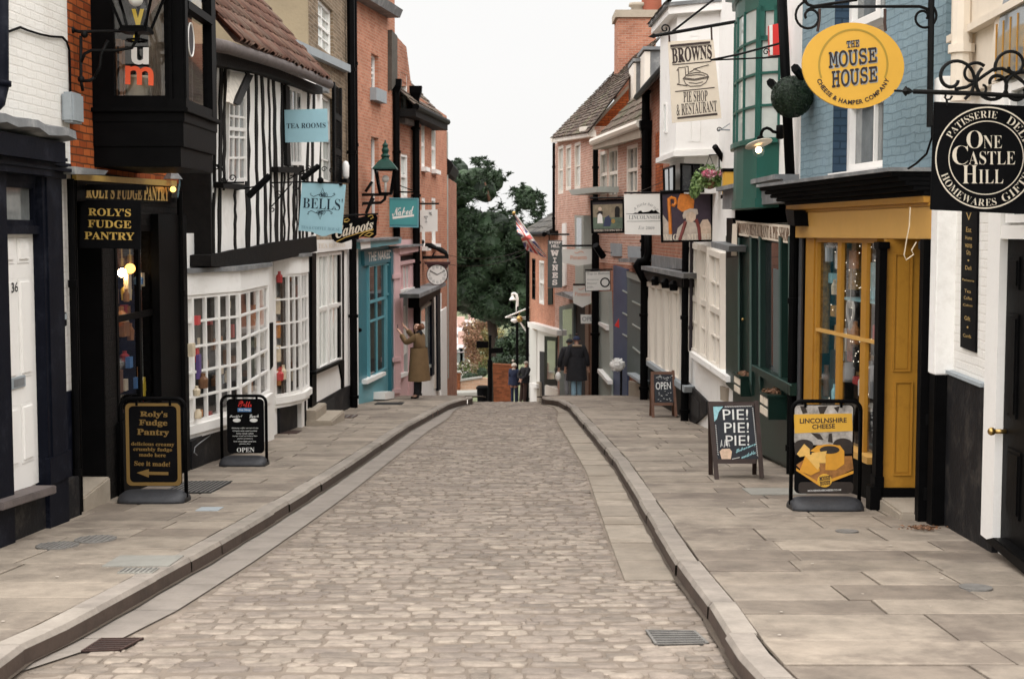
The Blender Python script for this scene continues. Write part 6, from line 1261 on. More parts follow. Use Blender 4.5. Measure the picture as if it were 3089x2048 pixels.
while cnt < 1150:
    p = (R.uniform(975, 1312), R.uniform(352, 760))
    if not inside(p, poly): continue
    if any(((p[0] - a) / (c + 7)) ** 2 + ((p[1] - b) / (d + 6)) ** 2 < 1 for a, b, c, d in holes_): continue
    c = at((p[0] * 1.3062, p[1] * 1.3062), TY + R.uniform(-2.6, 2.6)); ins = lambda k: all(inside((p[0] + a * k, p[1] + b * k), poly) for a, b in ((1, 0), (-1, 0), (0, -1), (0, 1)))
    r = R.uniform(.24, .4) if not ins(12) else R.uniform(.35, .6)
    if ins(22) and cnt % 4 == 0 and all(((p[0] - a) / (c_ + 28)) ** 2 + ((p[1] - b) / (d + 26)) ** 2 > 1 for a, b, c_, d in holes_): mbt.ball(c + Vector((0, 1.2, 0)), .62, 8, 6)
    for _ in range(8):
        d = Vector((R.uniform(-1, 1), R.uniform(-1, .3), R.uniform(-.55, .75))).normalized(); L = r * R.uniform(.7, 1.3)
        for k in range(15):
            t = k / 15; b = c + d * L * t + Vector((0, 0, -.25 * L * t * t)); s = .085 * (1.15 - t)
            e = Vector((R.uniform(-1, 1), R.uniform(-1, 1), R.uniform(-.6, .9))).normalized(); f = e.cross(Vector((R.uniform(-1, 1), R.uniform(-1, 1), R.uniform(-1, 1)))).normalized()
            mbt.add([b - e * s, b + f * s * .5, b + e * s * 1.6, b - f * s * .5], [(0, 1, 2, 3)])
    cnt += 1
tb = at((1120 * 1.3062, 760 * 1.3062), TY); g0 = road_z(TY) - .5
tree = thing('yew_tree', 'large dark evergreen tree filling the gap at the foot of the street', 'tree', (tb.x, TY, g0))
mbt.build('crown', M['yew'], tree)
top = at((1110 * 1.3062, 400 * 1.3062), TY)
MB().tube([(tb.x + .5, TY, g0), (tb.x + .45, TY, g0 + 4), tb + Vector((.2, 0, 2)), (top.x + .3, TY + 1, top.z - 4), (top.x, TY + 1, top.z - 2)], [.3, .26, .22, .15, .05], 10).build('trunk', M['bark'], tree, smooth=True)
M['limb'] = mat('russet_bark', (.10, .05, .03, 1), .9, .4, 6, .5, 20)
MB().tube([at(p, TY - 2.0) for p in zR(612, 505, 600, 440, 585, 380, 572, 345)], [.08, .07, .06, .03], 7).build('limb', M['limb'], tree, smooth=True)
# bushes, hedges and topiary
def clump_px(pts, Y, r, jy=.6): return [(at(p, Y).x, Y + R.uniform(-jy, jy), at(p, Y).z, r * R.uniform(.8, 1.2), r, r * R.uniform(.7, 1.1)) for p in pts]
leafy('autumn_shrub', 'olive and straw coloured shrub above the garden wall under the tree', 'shrub', M['olivebush'], clump_px([(1440 + R.uniform(-10, 95), R.uniform(985, 1095)) for _ in range(46)], 92, .55), 130, .09, 'shrubs under the tree')
leafy('russet_shrub', 'russet pink leaved shrub left of the olive shrub under the tree', 'shrub', M['rustbush'], clump_px([(R.uniform(1404, 1440), R.uniform(980, 1090)) for _ in range(16)] + [(R.uniform(1430, 1490), R.uniform(962, 985)) for _ in range(8)], 90, .45), 120, .09, 'shrubs under the tree')
leafy('hedge', 'clipped green and brown hedge behind the low garden wall', 'hedge', M['hedge'], clump_px([(1340 + 12 * i, 1105 + R.uniform(-4, 18)) for i in range(12)], 74, .42, .3), 160, .07)
leafy('topiary_bush', 'larger round clipped green bush beside the fingerpost', 'shrub', M['leafl'] if 0 else M['yew'], clump_px([(1455, 1122)], 71, .30, 0) , 900, .05, 'clipped bushes on the garden wall'); leafy('topiary_bush', 'low flat clipped green bush left of the larger round one', 'shrub', M['yew'], [(at((1418, 1136), 71).x, 71, at((1418, 1136), 71).z, .42, .35, .22)], 900, .05, 'clipped bushes on the garden wall')
leafy('dark_hedge', 'dark hedge growing over the top of the orange brick wall', 'hedge', M['yew'], clump_px([(1490 + 9 * i, 1090 - .6 * i) for i in range(10)], 63, .22, .2), 200, .06)
for i in range(26): pass
leafy('dark_shrub', 'very dark evergreen bush between the tree and the orange brick wall', 'shrub', M['yew'], clump_px([(1530 + R.uniform(-15, 60), R.uniform(1000, 1090)) for _ in range(34)], 66, .4), 170, .09, 'shrubs under the tree')
F60 = Fl(60.5)
wq_ = zS(815, 868, 1110, 885, 1110, 1500, 830, 1500)
o = tag(MB().px(F60, wq_, -.3, 0).build('garden_wall', M['gardenbrick'], None), 'orange red brick garden wall behind the couple at foot of the street', 'wall')
F70 = Fl(69)
M['stonebrick'] = brick('sandy_stone_wall', 'b0907a', '9c8068', 'a89a8a', bw=.35, rh=.14, var=.3, dirt='c4b09c')
t = thing('low_garden_wall', 'low sandy stone garden wall with pale sloping coping and brick pier', 'wall', at(zS(450, 1300)[0], 69))
MB().px(F70, zS(335, 1110, 660, 1072, 755, 1090, 755, 1320, 335, 1310), -.3, 0).build('stone_face', M['stonebrick'], t); MB().px(F70, zS(335, 1104, 655, 1060, 660, 1082, 335, 1128), -.35, .06).build('coping', M['concrete'], t)
MB().px(F70, zS(212, 1000, 338, 1000, 335, 1300, 222, 1300), -.4, .05).build('brick_pier', M['gardenbrick'], t); MB().px(F70, zS(205, 982, 342, 982, 340, 1002, 208, 1002), -.45, .1).build('pier_cap', M['concrete'], t)
o = MB().px(F70, zS(128, 1015, 186, 1015, 182, 1300, 128, 1300), -.3, .0).build('gate_pier', M['stonebrick'], None); tag(o, 'pale stone gate pier beside the last house on the left', 'pier'); MB().px(F70, zS(124, 1003, 190, 1003, 190, 1017, 124, 1017), -.35, .05).build('cap', M['concrete'], o)
o = MB().px(Fl(66), zS(100, 1306, 600, 1292, 605, 1345, 100, 1370), -1.2, 0).build('raised_kerb', M['concrete'], None); tag(o, 'long pale raised kerb in front of the low garden wall', 'kerb')
# bin and fingerpost
g = at(zS(665, 1460)[0], 57); zt = at(zS(665, 1215)[0], 57).z
t = thing('litter_bin', 'black round litter bin beside the fingerpost at the brow', 'bin', (g.x, 57, g.z - .25))
MB().lathe((g.x, 57, 0), [(.20, g.z - .3), (.235, zt - .04), (.24, zt - .03)], 14).build('body', M['blackmatt'], t, smooth=False); MB().lathe((g.x, 57, 0), [(.27, zt - .07), (.27, zt), (.2, zt + .06), (.1, zt + .06)], 14).build('lid', M['black'], t)
a, b = at(zS(768, 480)[0], 56.5), at(zS(795, 1470)[0], 56.5)
t = thing('fingerpost', 'black fingerpost with two direction arms at the foot of the street', 'signpost', (a.x, 56.5, b.z - .3))
MB().tube([(a.x + .02, 56.5, b.z - .3), (a.x + .02, 56.5, a.z - .9)], .10, 10).tube([(a.x + .02, 56.5, a.z - .9), (a.x + .02, 56.5, a.z)], .055, 8).ball((a.x + .02, 56.5, a.z + .05), .07).build('post', M['black'], t)
F = Fl(56.45)
for q in (zS(572, 532, 752, 540, 752, 632, 575, 638), zS(770, 640, 965, 628, 965, 705, 772, 718)): MB().px(F, q, 0, .05).build('direction_arm', M['black'], t)
# far houses down the hill
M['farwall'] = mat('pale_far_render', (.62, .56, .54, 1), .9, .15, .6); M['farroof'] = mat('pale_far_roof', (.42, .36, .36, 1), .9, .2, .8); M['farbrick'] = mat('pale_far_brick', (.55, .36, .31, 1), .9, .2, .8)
def farhouse(name, label, Y, q, m, gable, wins):
    a, b = at(q[0], Y), at(q[1], Y); zb = road_z(Y) - 6; t = thing(name, label, 'house', ((a.x + b.x) / 2, Y, zb), 'far houses down the hill')
    MB().box(a.x, b.x, Y, Y + 8, zb, b.z).build('wall', m, t)
    mx_, zr = (a.x + b.x) / 2, a.z
    if gable: mb = MB().add([(a.x - .2, Y - .2, b.z), (b.x + .2, Y - .2, b.z), (mx_, Y - .2, zr), (a.x - .2, Y + 8, b.z), (b.x + .2, Y + 8, b.z), (mx_, Y + 8, zr)], [(0, 1, 2), (3, 4, 5), (0, 2, 5, 3), (1, 2, 5, 4), (0, 1, 4, 3)])
    else: mb = MB().add([(a.x - .3, Y - .3, b.z), (b.x + .3, Y - .3, b.z), (b.x, Y + 4, zr), (a.x, Y + 4, zr), (a.x - .3, Y + 8, b.z), (b.x + .3, Y + 8, b.z)], [(0, 1, 2, 3), (3, 2, 5, 4), (0, 3, 4), (1, 2, 5), (0, 1, 5, 4)])
    mb.build('roof', m if gable else M['farroof'], t)
    MB().box(mx_ - .5, mx_ + .5, Y + 3.6, Y + 4.4, zr - .6, zr + 1.3).build('chimney', M['farbrick'], t)
    for x, y in wins: c = at((x, y), Y); f = MB().box(c.x - .55, c.x + .55, Y - .06, Y + .05, c.z - .8, c.z + .8).build('window', M['whiteboard'], t); MB().box(c.x - .4, c.x + .4, Y - .09, Y - .05, c.z - .65, c.z + .65).build('pane', M['greyglass'], f)
farhouse('far_house', 'pale pink gabled house farthest down the hill beside the tree', 210, [(1346, 955), (1376, 985)], M['farwall'], True, [(1362, 978)])
farhouse('far_house', 'pale house with pink roof in the middle of the distant houses', 190, [(1372, 990), (1402, 1012)], M['farbrick'], False, [(1381, 1022), (1394, 1022)])
farhouse('far_house', 'white gabled house low down among the distant houses', 165, [(1345, 1018), (1374, 1040)], M['farwall'], True, [(1352, 1052), (1366, 1052)])
farhouse('far_house', 'wide white house just above the hedge among the distant houses', 140, [(1374, 1046), (1412, 1062)], M['farwall'], False, [(1384, 1074), (1400, 1074)])
farhouse('far_house', 'pale house behind the russet shrub among the distant houses', 230, [(1400, 968), (1440, 992)], M['farbrick'], False, [(1410, 1000), (1428, 1000)])
# street lamp and star
pts = [at(p, 60) for p in zR(838, 1500, 838, 1365, 840, 1300, 832, 1268, 815, 1258, 800, 1262, 797, 1285)]; b = pts[0].copy(); b.z = road_z(60)
t = thing('street_lamp', 'white swan neck street lamp against the dark tree', 'street lamp', b)
MB().tube([b, (b.x, 60, pts[1].z)], .06, 10).build('post', M['black'], t); MB().tube([(pts[1].x, 60, pts[1].z - .2)] + pts[1:], [.06] * 6 + [.04], 10).build('swan_neck', M['whiteboard'], t, smooth=True)
c = at(zR(802, 1310)[0], 60); MB().lathe(c, [(.15, -.02), (.14, .03), (.07, .12), (.04, .2), (.01, .22)], 16).build('shade', M['whiteboard'], t, smooth=True)
YS = 57.8; c = at(zS(1210, 205)[0], YS)
t = thing('hanging_star', 'gold and white star shaped hanging lamp bracket on the low corner house', 'decoration', c)
mb = MB()
for a, b in (((1000, 185), (1360, 38)), ((1000, 185), (1360, 178)), ((1220, 255), (1320, 405)), ((1240, 205), (1360, 215))): mb.tube([at(zS(*a)[0], YS), at(zS(*b)[0], YS)], .035 if b[1] in (38, 405) else .015, 6)
mb.build('rods', M['whiteboard'], t); MB().ball(c, .14).build('ball', M['brass'], t, smooth=True)
mb = MB(); cc = at(zS(1265, 140)[0], YS); mb.tube([cc + Vector((.16 * math.cos(a * .35), 0, .18 * math.sin(a * .35))) for a in range(-1, 10)], .02, 6); mb.build('ring', M['brass'], t)
cc = at(zS(1135, 230)[0], YS); mb = MB(); mb.lathe(cc, [(.02, -.1), (.14, -.04), (.16, .0), (.12, .07), (.03, .09)], 12); mb.build('lamp_shade', M['whiteboard'], t, smooth=True)
cc = at(zS(1460, 325)[0], 55.5); t = tag(MB().lathe(cc, [(.03, -.14), (.16, -.08), (.18, .0), (.1, .1), (.02, .2)], 12).build('bell_lamp', M['brass'], None, smooth=True), 'small brass bell lamp on the white fascia of the corner house', 'lamp')
a, b = at(zI(405, 1330)[0], 41), at(zI(1205, 1030)[0], 25); tag(MB().tube([a + (b - a) * i / 10 + Vector((0, 0, -.3 * (1 - (i / 5 - 1) ** 2))) for i in range(11)], .008, 4).build('overhead_cable', M['iron'], None), 'thin slack cable running past the small pub sign up to the white bay', 'cable')
for k, (p, q) in enumerate(((zR(265, 945)[0], zR(930, 885)[0]), (zR(265, 1020)[0], zR(930, 920)[0]))):
    a, b = at(p, 46), at(q, 57); mb = MB(); mb.tube([a + (b - a) * i / 12 + Vector((0, 0, -.25 * (1 - (i / 6 - 1) ** 2))) for i in range(13)], .012, 4); tag(mb.build('overhead_cable', M['iron'], None), ('upper thin cable strung across the street before the tree', 'lower thin cable strung across the street before the tree')[k], 'cable', 'cables across the street')
# ================================================================ hanging signs
GS = 'hanging signs along the street'
def rod(mb, pts, r=.012, n=6): mb.tube(pts, r, n); return mb
def sign(name, label, Y, q, m, th=.03, grp=GS, cat='sign', bevel=0):
    f = Fl(Y); pts = f.q(q); cx = sum(p[0] for p in pts) / len(pts); z0 = min(p[1] for p in pts)
    t = thing(name, label, cat, (cx, Y, z0), grp); MB().prism(f, pts, -th, 0).build('board', M[m], t, bevel=bevel); return t, f
def shape(t, name, f, q, m, o0=.001, o1=.004): return MB().px(f, q, o0, o1).build(name, M[m], t)
def border(t, f, q, w, m, o=.006, name='border'):
    pts = f.q(q); cx = sum(p[0] for p in pts) / len(pts); cz = sum(p[1] for p in pts) / len(pts); W_ = abs(pts[1][0] - pts[0][0]); H_ = abs(pts[0][1] - pts[3][1]); mb = MB()
    inn = [(cx + (x - cx) * (1 - 2 * w / W_), cz + (z - cz) * (1 - 2 * w / H_)) for x, z in pts]
    for i in range(4): mb.prism(f, [pts[i], pts[(i + 1) % 4], inn[(i + 1) % 4], inn[i]], -.002, o)
    return mb.build(name, M[m], t)
def ell(c, rx, ry, n=40, a0=0, a1=360): return [(c[0] + rx * math.cos(math.radians(a0 + (a1 - a0) * i / n)), c[1] + ry * math.sin(math.radians(a0 + (a1 - a0) * i / n))) for i in range(n + (0 if a1 - a0 == 360 else 1))]
def ring(t, f, c, rx, ry, w, m, o=.005, a0=0, a1=360, name='ring', n=60):
    mb = MB(); b = 0
    for i in range(n):
        A, B = [math.radians(a0 + (a1 - a0) * k / n) for k in (i, i + 1)]
        mb.add([f.W(c[0] + (rx + s) * math.cos(a), c[1] + (ry + s) * math.sin(a), o) for a, s in ((A, -w), (B, -w), (B, w), (A, w))], [(0, 1, 2, 3)])
    return mb.build(name, M[m], t)
def scroll(t, f, cs, m='iron', name='scroll', o=0):   # each: centre px, radius px, turns, start deg, dirn
    mb = MB()
    for c, r, tu, a0, dr, k in cs:
        u, z = f.uz(c); rr = abs(f.uz((c[0] + r, c[1]))[0] - u); mb.tube(spiral(f, (u, z), rr, tu, a0, o, dr, .22, 26), k, 6)
    return mb.build(name, M[m], t)
# One Castle Hill
t, f = sign('hanging_sign', 'square black sign with cream circle of words on scrolled iron bracket', 10.2, zM(1163, 688, 1872, 722, 1872, 1452, 1138, 1418), 'blackmatt', .03, bevel=.004)
M['creamtext'] = mat('cream_lettering', (.62, .55, .45, 1), .5, .05)
c = f.uz(zM(1510, 1068)[0]); px = .4465 / FP * 10.2
ring(t, f, c, 338 * px, 336 * px, 4.5 * px, 'creamtext'); ring(t, f, c, 250 * px, 244 * px, 3.2 * px, 'creamtext')
mb = MB(); Q = lambda a, b, c_, d: f.q(zM(a, b, c_, b, c_, d, a, d))
for s, q in (('O', (1378, 884, 1487, 1004)), ('NE', (1492, 918, 1617, 1004)), ('C', (1282, 985, 1388, 1114)), ('ASTLE', (1392, 1024, 1706, 1114)), ('H', (1350, 1118, 1452, 1240)), ('ILL', (1460, 1148, 1626, 1240))): put_text(mb, f, Q(*q), s, 'serif', -.012); mb.build('lettering', M['creamtext'], t); mb = MB()
arc_text(mb, f, c, 266 * px, 50 * px, 152, 76, 'PATISSERIE', 'serif', -.012); mb.build('lettering', M['creamtext'], t); mb = MB(); arc_text(mb, f, c, 266 * px, 58 * px, 62, 22, 'DELI', 'serif', -.012); mb.build('lettering', M['creamtext'], t); mb = MB()
arc_text(mb, f, c, 322 * px, 50 * px, 200, 285, 'HOMEWARES', 'serif', -.012); mb.build('lettering', M['creamtext'], t); mb = MB(); arc_text(mb, f, c, 322 * px, 56 * px, 292, 340, 'GIFTS', 'serif', -.012)
mb.build('lettering', M['creamtext'], t)
bk = MB(); rod(bk, [at(p, 10.2) for p in zM(1020, 620, 1400, 632, 1950, 662)], .017, 8); bk.lathe(at(zM(968, 618)[0], 10.2), [(.004, -.035), (.03, 0), (.004, .035)], 6); rod(bk, [at(p, 10.2) for p in zM(890, 614, 940, 616)], .008); bk.hexa([at(p, 10.19) for p in zM(930, 616, 985, 592, 1025, 620, 985, 642)], [at(p, 10.22) for p in zM(930, 616, 985, 592, 1025, 620, 985, 642)])
bk.build('bracket', M['iron'], t, smooth=False)
scroll(t, f, [(zM(1290, 530)[0], 72, 1.1, -60, 1, .013), (zM(1425, 510)[0], 42, .8, 40, 1, .012), (zM(1570, 570)[0], 62, 1.15, 130, 1, .013), (zM(1690, 445)[0], 55, 1.0, 200, -1, .012), (zM(1735, 610)[0], 62, 1.0, 20, 1, .013), (zM(1480, 590)[0], 30, .6, 200, 1, .010)])
mb = MB(); rod(mb, [at(p, 10.2) for p in zM(1300, 605, 1380, 590, 1440, 555, 1500, 510, 1560, 470, 1620, 465, 1690, 500, 1767, 560, 1800, 600)], .013); rod(mb, [at(p, 10.2) for p in zM(1240, 645, 1232, 660, 1245, 676, 1268, 672, 1282, 650)], .008); rod(mb, [at(p, 10.2) for p in zM(1245, 676, 1247, 716)], .008)
mb.build('hook', M['iron'], t)
# Mouse House
Ym = 12.9; t, f = sign('hanging_sign', 'large oval yellow cheese company sign on black scrolled bracket', Ym, [(2300 + .4465 * (613 + 345 * math.cos(a) - 8 * math.sin(a)), .4465 * (445 + 290 * math.sin(a) + 14 * math.cos(a))) for a in [i * math.pi / 28 for i in range(56)]], 'yellow', .03)
px = .4465 / FP * Ym; c = f.uz(zM(613, 440)[0])
ring(t, f, c, 228 * px, 232 * px, 6 * px, 'olive', .004, -22, 202)
for m_, ft, o, dx in (('bandstone', .035, .003, 7), ('plum', .012, .006, 0)):
    mb = MB(); put_text(mb, f, f.q(zM(566 + dx * .5, 280, 652 + dx * .5, 270, 652 + dx * .5, 318, 568 + dx * .5, 328)), 'THE', 'slab', ft, o)
    put_text(mb, f, f.q(zM(443 + dx, 352 + dx * .7, 768 + dx, 318 + dx * .7, 772 + dx, 425 + dx * .7, 447 + dx, 468 + dx * .7)), 'MOUSE', 'slab', ft, o); put_text(mb, f, f.q(zM(466 + dx, 480 + dx * .7, 772 + dx, 445 + dx * .7, 774 + dx, 556 + dx * .7, 468 + dx, 600 + dx * .7)), 'HOUSE', 'slab', ft, o)
    mb.build('letter_shadow' if dx else 'lettering', M[m_], t)
mb = MB(); arc_text(mb, f, c, 262 * px, 29 * px, 202, 339, 'CHEESE & HAMPER COMPANY', 'sans', .03); mb.build('motto', M['plum'], t)
bk = MB(); rod(bk, [at(p, Ym) for p in zM(300, 75, 330, 55, 390, 48, 1060, 46, 1110, 62, 1135, 110)], .014); rod(bk, [at(p, Ym) for p in zM(275, 0, 310, 35, 345, 45, 640, 0)], .014); a = at(zM(1142, -60)[0], Ym); b = at(zM(1130, 860)[0], Ym); rod(bk, [a, b], .028); bk.build('bracket', M['iron'], t)
scroll(t, f, [(zM(318, 115)[0], 48, 1.3, 100, 1, .012), (zM(1090, 118)[0], 42, 1.25, 60, -1, .012)])
mb = MB(); rod(mb, [at(p, Ym) for p in zM(386, 62, 384, 140, 378, 180, 372, 215)], .013); rod(mb, [at(p, Ym) for p in zM(828, 62, 828, 110, 826, 150, 832, 212)], .013); mb.build('chain', M['rust'], t)
# Browns pie shop
Yb = 22.0; t, f = sign('hanging_sign', 'tall cream pie shop sign with pie dish drawing on long black bracket', Yb, zI(930, 282, 1236, 268, 1292, 800, 958, 832), 'creamboard', .03)
M['brownink'] = mat('brown_black_ink', (.045, .028, .024, 1), .5, .1)
lines(t, 'lettering', f, [('BROWNS', 'serif', .02, zI(952, 328, 1224, 304, 1228, 396, 958, 434)), ('PIE SHOP', 'serif', .0, zI(1033, 622, 1196, 611, 1198, 685, 1035, 694)), ('& RESTAURANT', 'serif', .0, zI(986, 706, 1258, 680, 1262, 756, 989, 786))], M['brownink'], .005)
for q in (zI(945, 305, 1215, 280, 1216, 296, 946, 322), zI(992, 794, 1263, 764, 1265, 779, 993, 806), zI(960, 437, 1222, 414, 1222, 420, 960, 443), zI(978, 618, 1245, 590, 1245, 596, 978, 624), zI(945, 326, 1216, 301, 1216, 304, 945, 329)): shape(t, 'rule', f, q, 'brownink', .001, .006)
mb = MB()
def stroke(pts, r=.007): rod(mb, [f.W(*f.uz(p), .004) for p in pts], r, 4)
stroke(zI(1030, 535, 1060, 505, 1110, 492, 1160, 492, 1195, 505, 1205, 525)); stroke(zI(1030, 535, 1110, 545, 1205, 525)); stroke(zI(1035, 540, 1050, 570, 1080, 585, 1150, 582, 1185, 560, 1200, 530)); stroke(zI(1040, 528, 1110, 537, 1200, 518)); stroke(zI(1075, 490, 1110, 470, 1150, 485)); stroke(zI(1100, 470, 1150, 455, 1205, 440)); stroke(zI(990, 480, 1000, 460, 1045, 455, 1050, 510)); stroke(zI(1000, 470, 1005, 565, 990, 572, 1060, 582)); stroke(zI(1050, 450, 1065, 450, 1068, 500)); stroke(zI(1060, 515, 1130, 505, 1180, 512)); stroke(zI(1070, 560, 1120, 566, 1165, 555))
mb.build('pie_drawing', M['brownink'], t)
bk = MB(); rod(bk, [at(zI(840, 244)[0], Yb), at(zI(1400, 146)[0], Yb)], .026, 8); rod(bk, [at(zI(960, 215)[0], Yb), at(zI(1250, -10)[0], Yb)], .018); bk.hexa([at(p, Yb - .03) for p in zI(795, 252, 835, 226, 850, 243, 838, 262)], [at(p, Yb + .03) for p in zI(795, 252, 835, 226, 850, 243, 838, 262)]); bk.build('bracket', M['iron'], t); scroll(t, f, [(zI(910, 196)[0], 16, 1.4, -90, 1, .012)])
mb = MB(); rod(mb, [at(p, Yb) for p in zI(938, 240, 940, 285)], .014); rod(mb, [at(p, Yb) for p in zI(1222, 180, 1226, 272)], .014); mb.build('chain', M['rust'], t)
# pub sign with the bishop
Yw = 24.8; t, f = sign('pub_sign', 'black framed pub sign painted with a figure in an orange mitre', Yw, zJ(428, 68, 782, 55, 788, 402, 435, 408), 'plum', .04)
M['dusk'] = mat('dusk_paint', (.035, .02, .035, 1), .5, .3, 8); M['mitre'] = mat('orange_mitre_paint', (.55, .17, .02, 1), .5, .35, 14); M['robe'] = mat('pale_robe_paint', (.45, .38, .32, 1), .5, .3, 10); M['skin_paint'] = mat('pale_face_paint', (.55, .42, .32, 1), .5, .3, 14); M['maroon'] = mat('maroon_paint', (.16, .03, .025, 1), .5, .2)
shape(t, 'painted_ground', f, zJ(440, 78, 774, 66, 779, 392, 445, 398), 'dusk', .0, .002)
shape(t, 'painted_wedge', f, zJ(442, 212, 505, 300, 500, 392, 446, 396), 'robe', .0, .004); shape(t, 'painted_robe', f, zJ(530, 396, 548, 310, 600, 262, 640, 262, 700, 290, 705, 393), 'robe', .0, .004); shape(t, 'painted_shoulder', f, zJ(690, 300, 715, 255, 750, 250, 778, 300, 779, 390, 690, 392), 'skin_paint', .0, .005)
shape(t, 'painted_mitre', f, zJ(545, 175, 548, 115, 565, 78, 605, 74, 645, 95, 660, 125, 655, 175, 610, 195, 575, 200), 'mitre', .0, .005)
shape(t, 'painted_face', f, zJ(598, 198, 640, 188, 672, 205, 668, 255, 640, 272, 605, 258), 'skin_paint', .0, .007); shape(t, 'painted_wig', f, zJ(580, 225, 590, 195, 630, 178, 680, 182, 686, 215, 670, 222, 650, 198, 606, 208, 600, 245, 586, 248), 'robe', .0, .009)
mb = MB(); rod(mb, [f.W(*f.uz(p), .006) for p in zJ(498, 350, 494, 250, 488, 150, 487, 115, 505, 104, 528, 112, 534, 140, 520, 160, 506, 150)], .03, 6); mb.build('painted_crozier', M['mitre'], t); mb = MB(); rod(mb, [f.W(*f.uz(p), .007) for p in zJ(600, 265, 580, 330, 560, 392)], .03, 6); rod(mb, [f.W(*f.uz(p), .007) for p in zJ(672, 250, 690, 310, 696, 390)], .03, 6); mb.build('painted_stole', M['maroon'], t)
lines(t, 'lettering', f, [('WIG & MITRE', 'serif', .01, zJ(446, 352, 774, 347, 776, 388, 447, 396))], M['creamtext'], .014); border(t, f, zJ(428, 68, 782, 55, 788, 402, 435, 408), .035, 'black', .03, 'frame')
bk = MB(); rod(bk, [at(zJ(428, 64)[0], Yw), at(zJ(800, 48)[0], Yw)], .02); bk.build('bracket', M['iron'], t)
# white sign with hills
Yl = 28; t, f = sign('hanging_sign', 'square white sign with grey words and black hills beside the mitre pub sign', Yl, zJ(185, 82, 520, 76, 522, 360, 190, 352), 'whiteboard', .03)
M['greyink'] = mat('grey_ink', (.22, .22, .22, 1), .5, .1); px = .4464 / FP * Yl
mb = MB(); c = f.uz(zJ(330, 240)[0]); arc_text(mb, f, c, 85 * px, 17 * px, 150, 30, 'A little bit of', 'thinit', .006); put_text(mb, f, f.q(zJ(217, 224, 452, 222, 452, 248, 217, 252)), 'LINCOLNSHIRE', 'serif', -.004); put_text(mb, f, f.q(zJ(280, 296, 390, 300, 390, 320, 280, 318)), 'Est 2009', 'thinit', .0); mb.build('lettering', M['greyink'], t)
for q in (zJ(200, 212, 455, 211, 455, 215, 200, 216), zJ(205, 263, 455, 260, 455, 263, 205, 266)): shape(t, 'rule', f, q, 'greyink', .001, .005)
shape(t, 'black_hills', f, zJ(242, 213, 262, 205, 275, 208, 285, 196, 300, 192, 312, 205, 335, 212, 372, 186, 384, 195, 398, 188, 412, 200, 425, 211), 'black', .001, .006)
bk = MB(); rod(bk, [at(zJ(185, 72)[0], Yl), at(zJ(560, 70)[0], Yl)], .018); bk.build('bracket', M['iron'], t)
# pub sign with the well
Yc = 33; t, f = sign('pub_sign', 'small dark framed pub sign painted with a woman in a white apron', Yc, zI(405, 1352, 634, 1345, 636, 1575, 412, 1580), 'plum', .05)
M['stonepaint'] = mat('painted_stone', (.22, .18, .12, 1), .5, .5, 6); M['greenpaint'] = mat('painted_green', (.10, .14, .10, 1), .5, .5, 6); M['bluepaint'] = mat('painted_blue', (.03, .04, .09, 1), .5, .3)
shape(t, 'painted_wall', f, zI(422, 1385, 622, 1378, 622, 1470, 424, 1470), 'stonepaint', .0, .003); shape(t, 'painted_grass', f, zI(424, 1470, 622, 1470, 624, 1545, 424, 1548), 'greenpaint', .0, .003)
shape(t, 'painted_arch', f, zI(570, 1470, 570, 1410, 580, 1395, 595, 1395, 604, 1410, 604, 1468), 'dark', .0, .005); shape(t, 'painted_apron', f, zI(452, 1510, 455, 1455, 470, 1440, 484, 1455, 490, 1510), 'whiteboard', .0, .006); shape(t, 'painted_dress', f, zI(443, 1450, 465, 1425, 490, 1430, 487, 1452, 468, 1442), 'dark', .0, .007); shape(t, 'painted_head', f, ell(zI(470, 1413)[0], 5.5, 6, 14), 'skin_paint', .0, .008); shape(t, 'painted_figure', f, zI(492, 1530, 505, 1470, 530, 1455, 548, 1490, 540, 1530), 'bluepaint', .0, .006); shape(t, 'painted_bucket', f, ell(zI(560, 1495)[0], 6, 7, 12), 'brass', .0, .007)
lines(t, 'lettering', f, [("WIDOW CULLENS WELL", 'serif', .0, zI(428, 1552, 622, 1548, 622, 1566, 430, 1570))], M['creamtext'], .012); border(t, f, zI(405, 1352, 634, 1345, 636, 1575, 412, 1580), .045, 'black', .03, 'frame')
bk = MB(); rod(bk, [at(zI(400, 1340)[0], Yc), at(zI(820, 1335)[0], Yc)], .02); bk.build('bracket', M['iron'], t)
# steep hill wines
t, f = sign('hanging_sign', 'tall narrow dark grey wine shop sign with white stacked letters', 47, zH(530, 195, 643, 198, 643, 570, 528, 570), 'greyshop', .08)
mb = MB()
for s, q in (('STEEP', (540, 204, 636, 224)), ('HILL', (556, 231, 622, 254)), ('W', (552, 274, 616, 320)), ('I', (570, 332, 598, 375)), ('N', (562, 388, 610, 436)), ('E', (563, 449, 608, 494)), ('S', (564, 505, 604, 550))): put_text(mb, f, f.q(zH(q[0], q[1], q[2], q[1], q[2], q[3], q[0], q[3])), s, 'slab' if s in 'WINES' and len(s) == 1 else 'sans', .035, .006)
mb.build('lettering', M['whitetext'], t); bk = MB(); rod(bk, [at(zH(530, 150)[0], 47), at(zH(700, 150)[0], 47)], .03); rod(bk, [at(zH(540, 152)[0], 47), at(zH(540, 197)[0], 47)], .02); bk.build('bracket', M['iron'], t)
M['peach'] = mat('peach_lettering', (.60, .28, .18, 1), .5, .1)
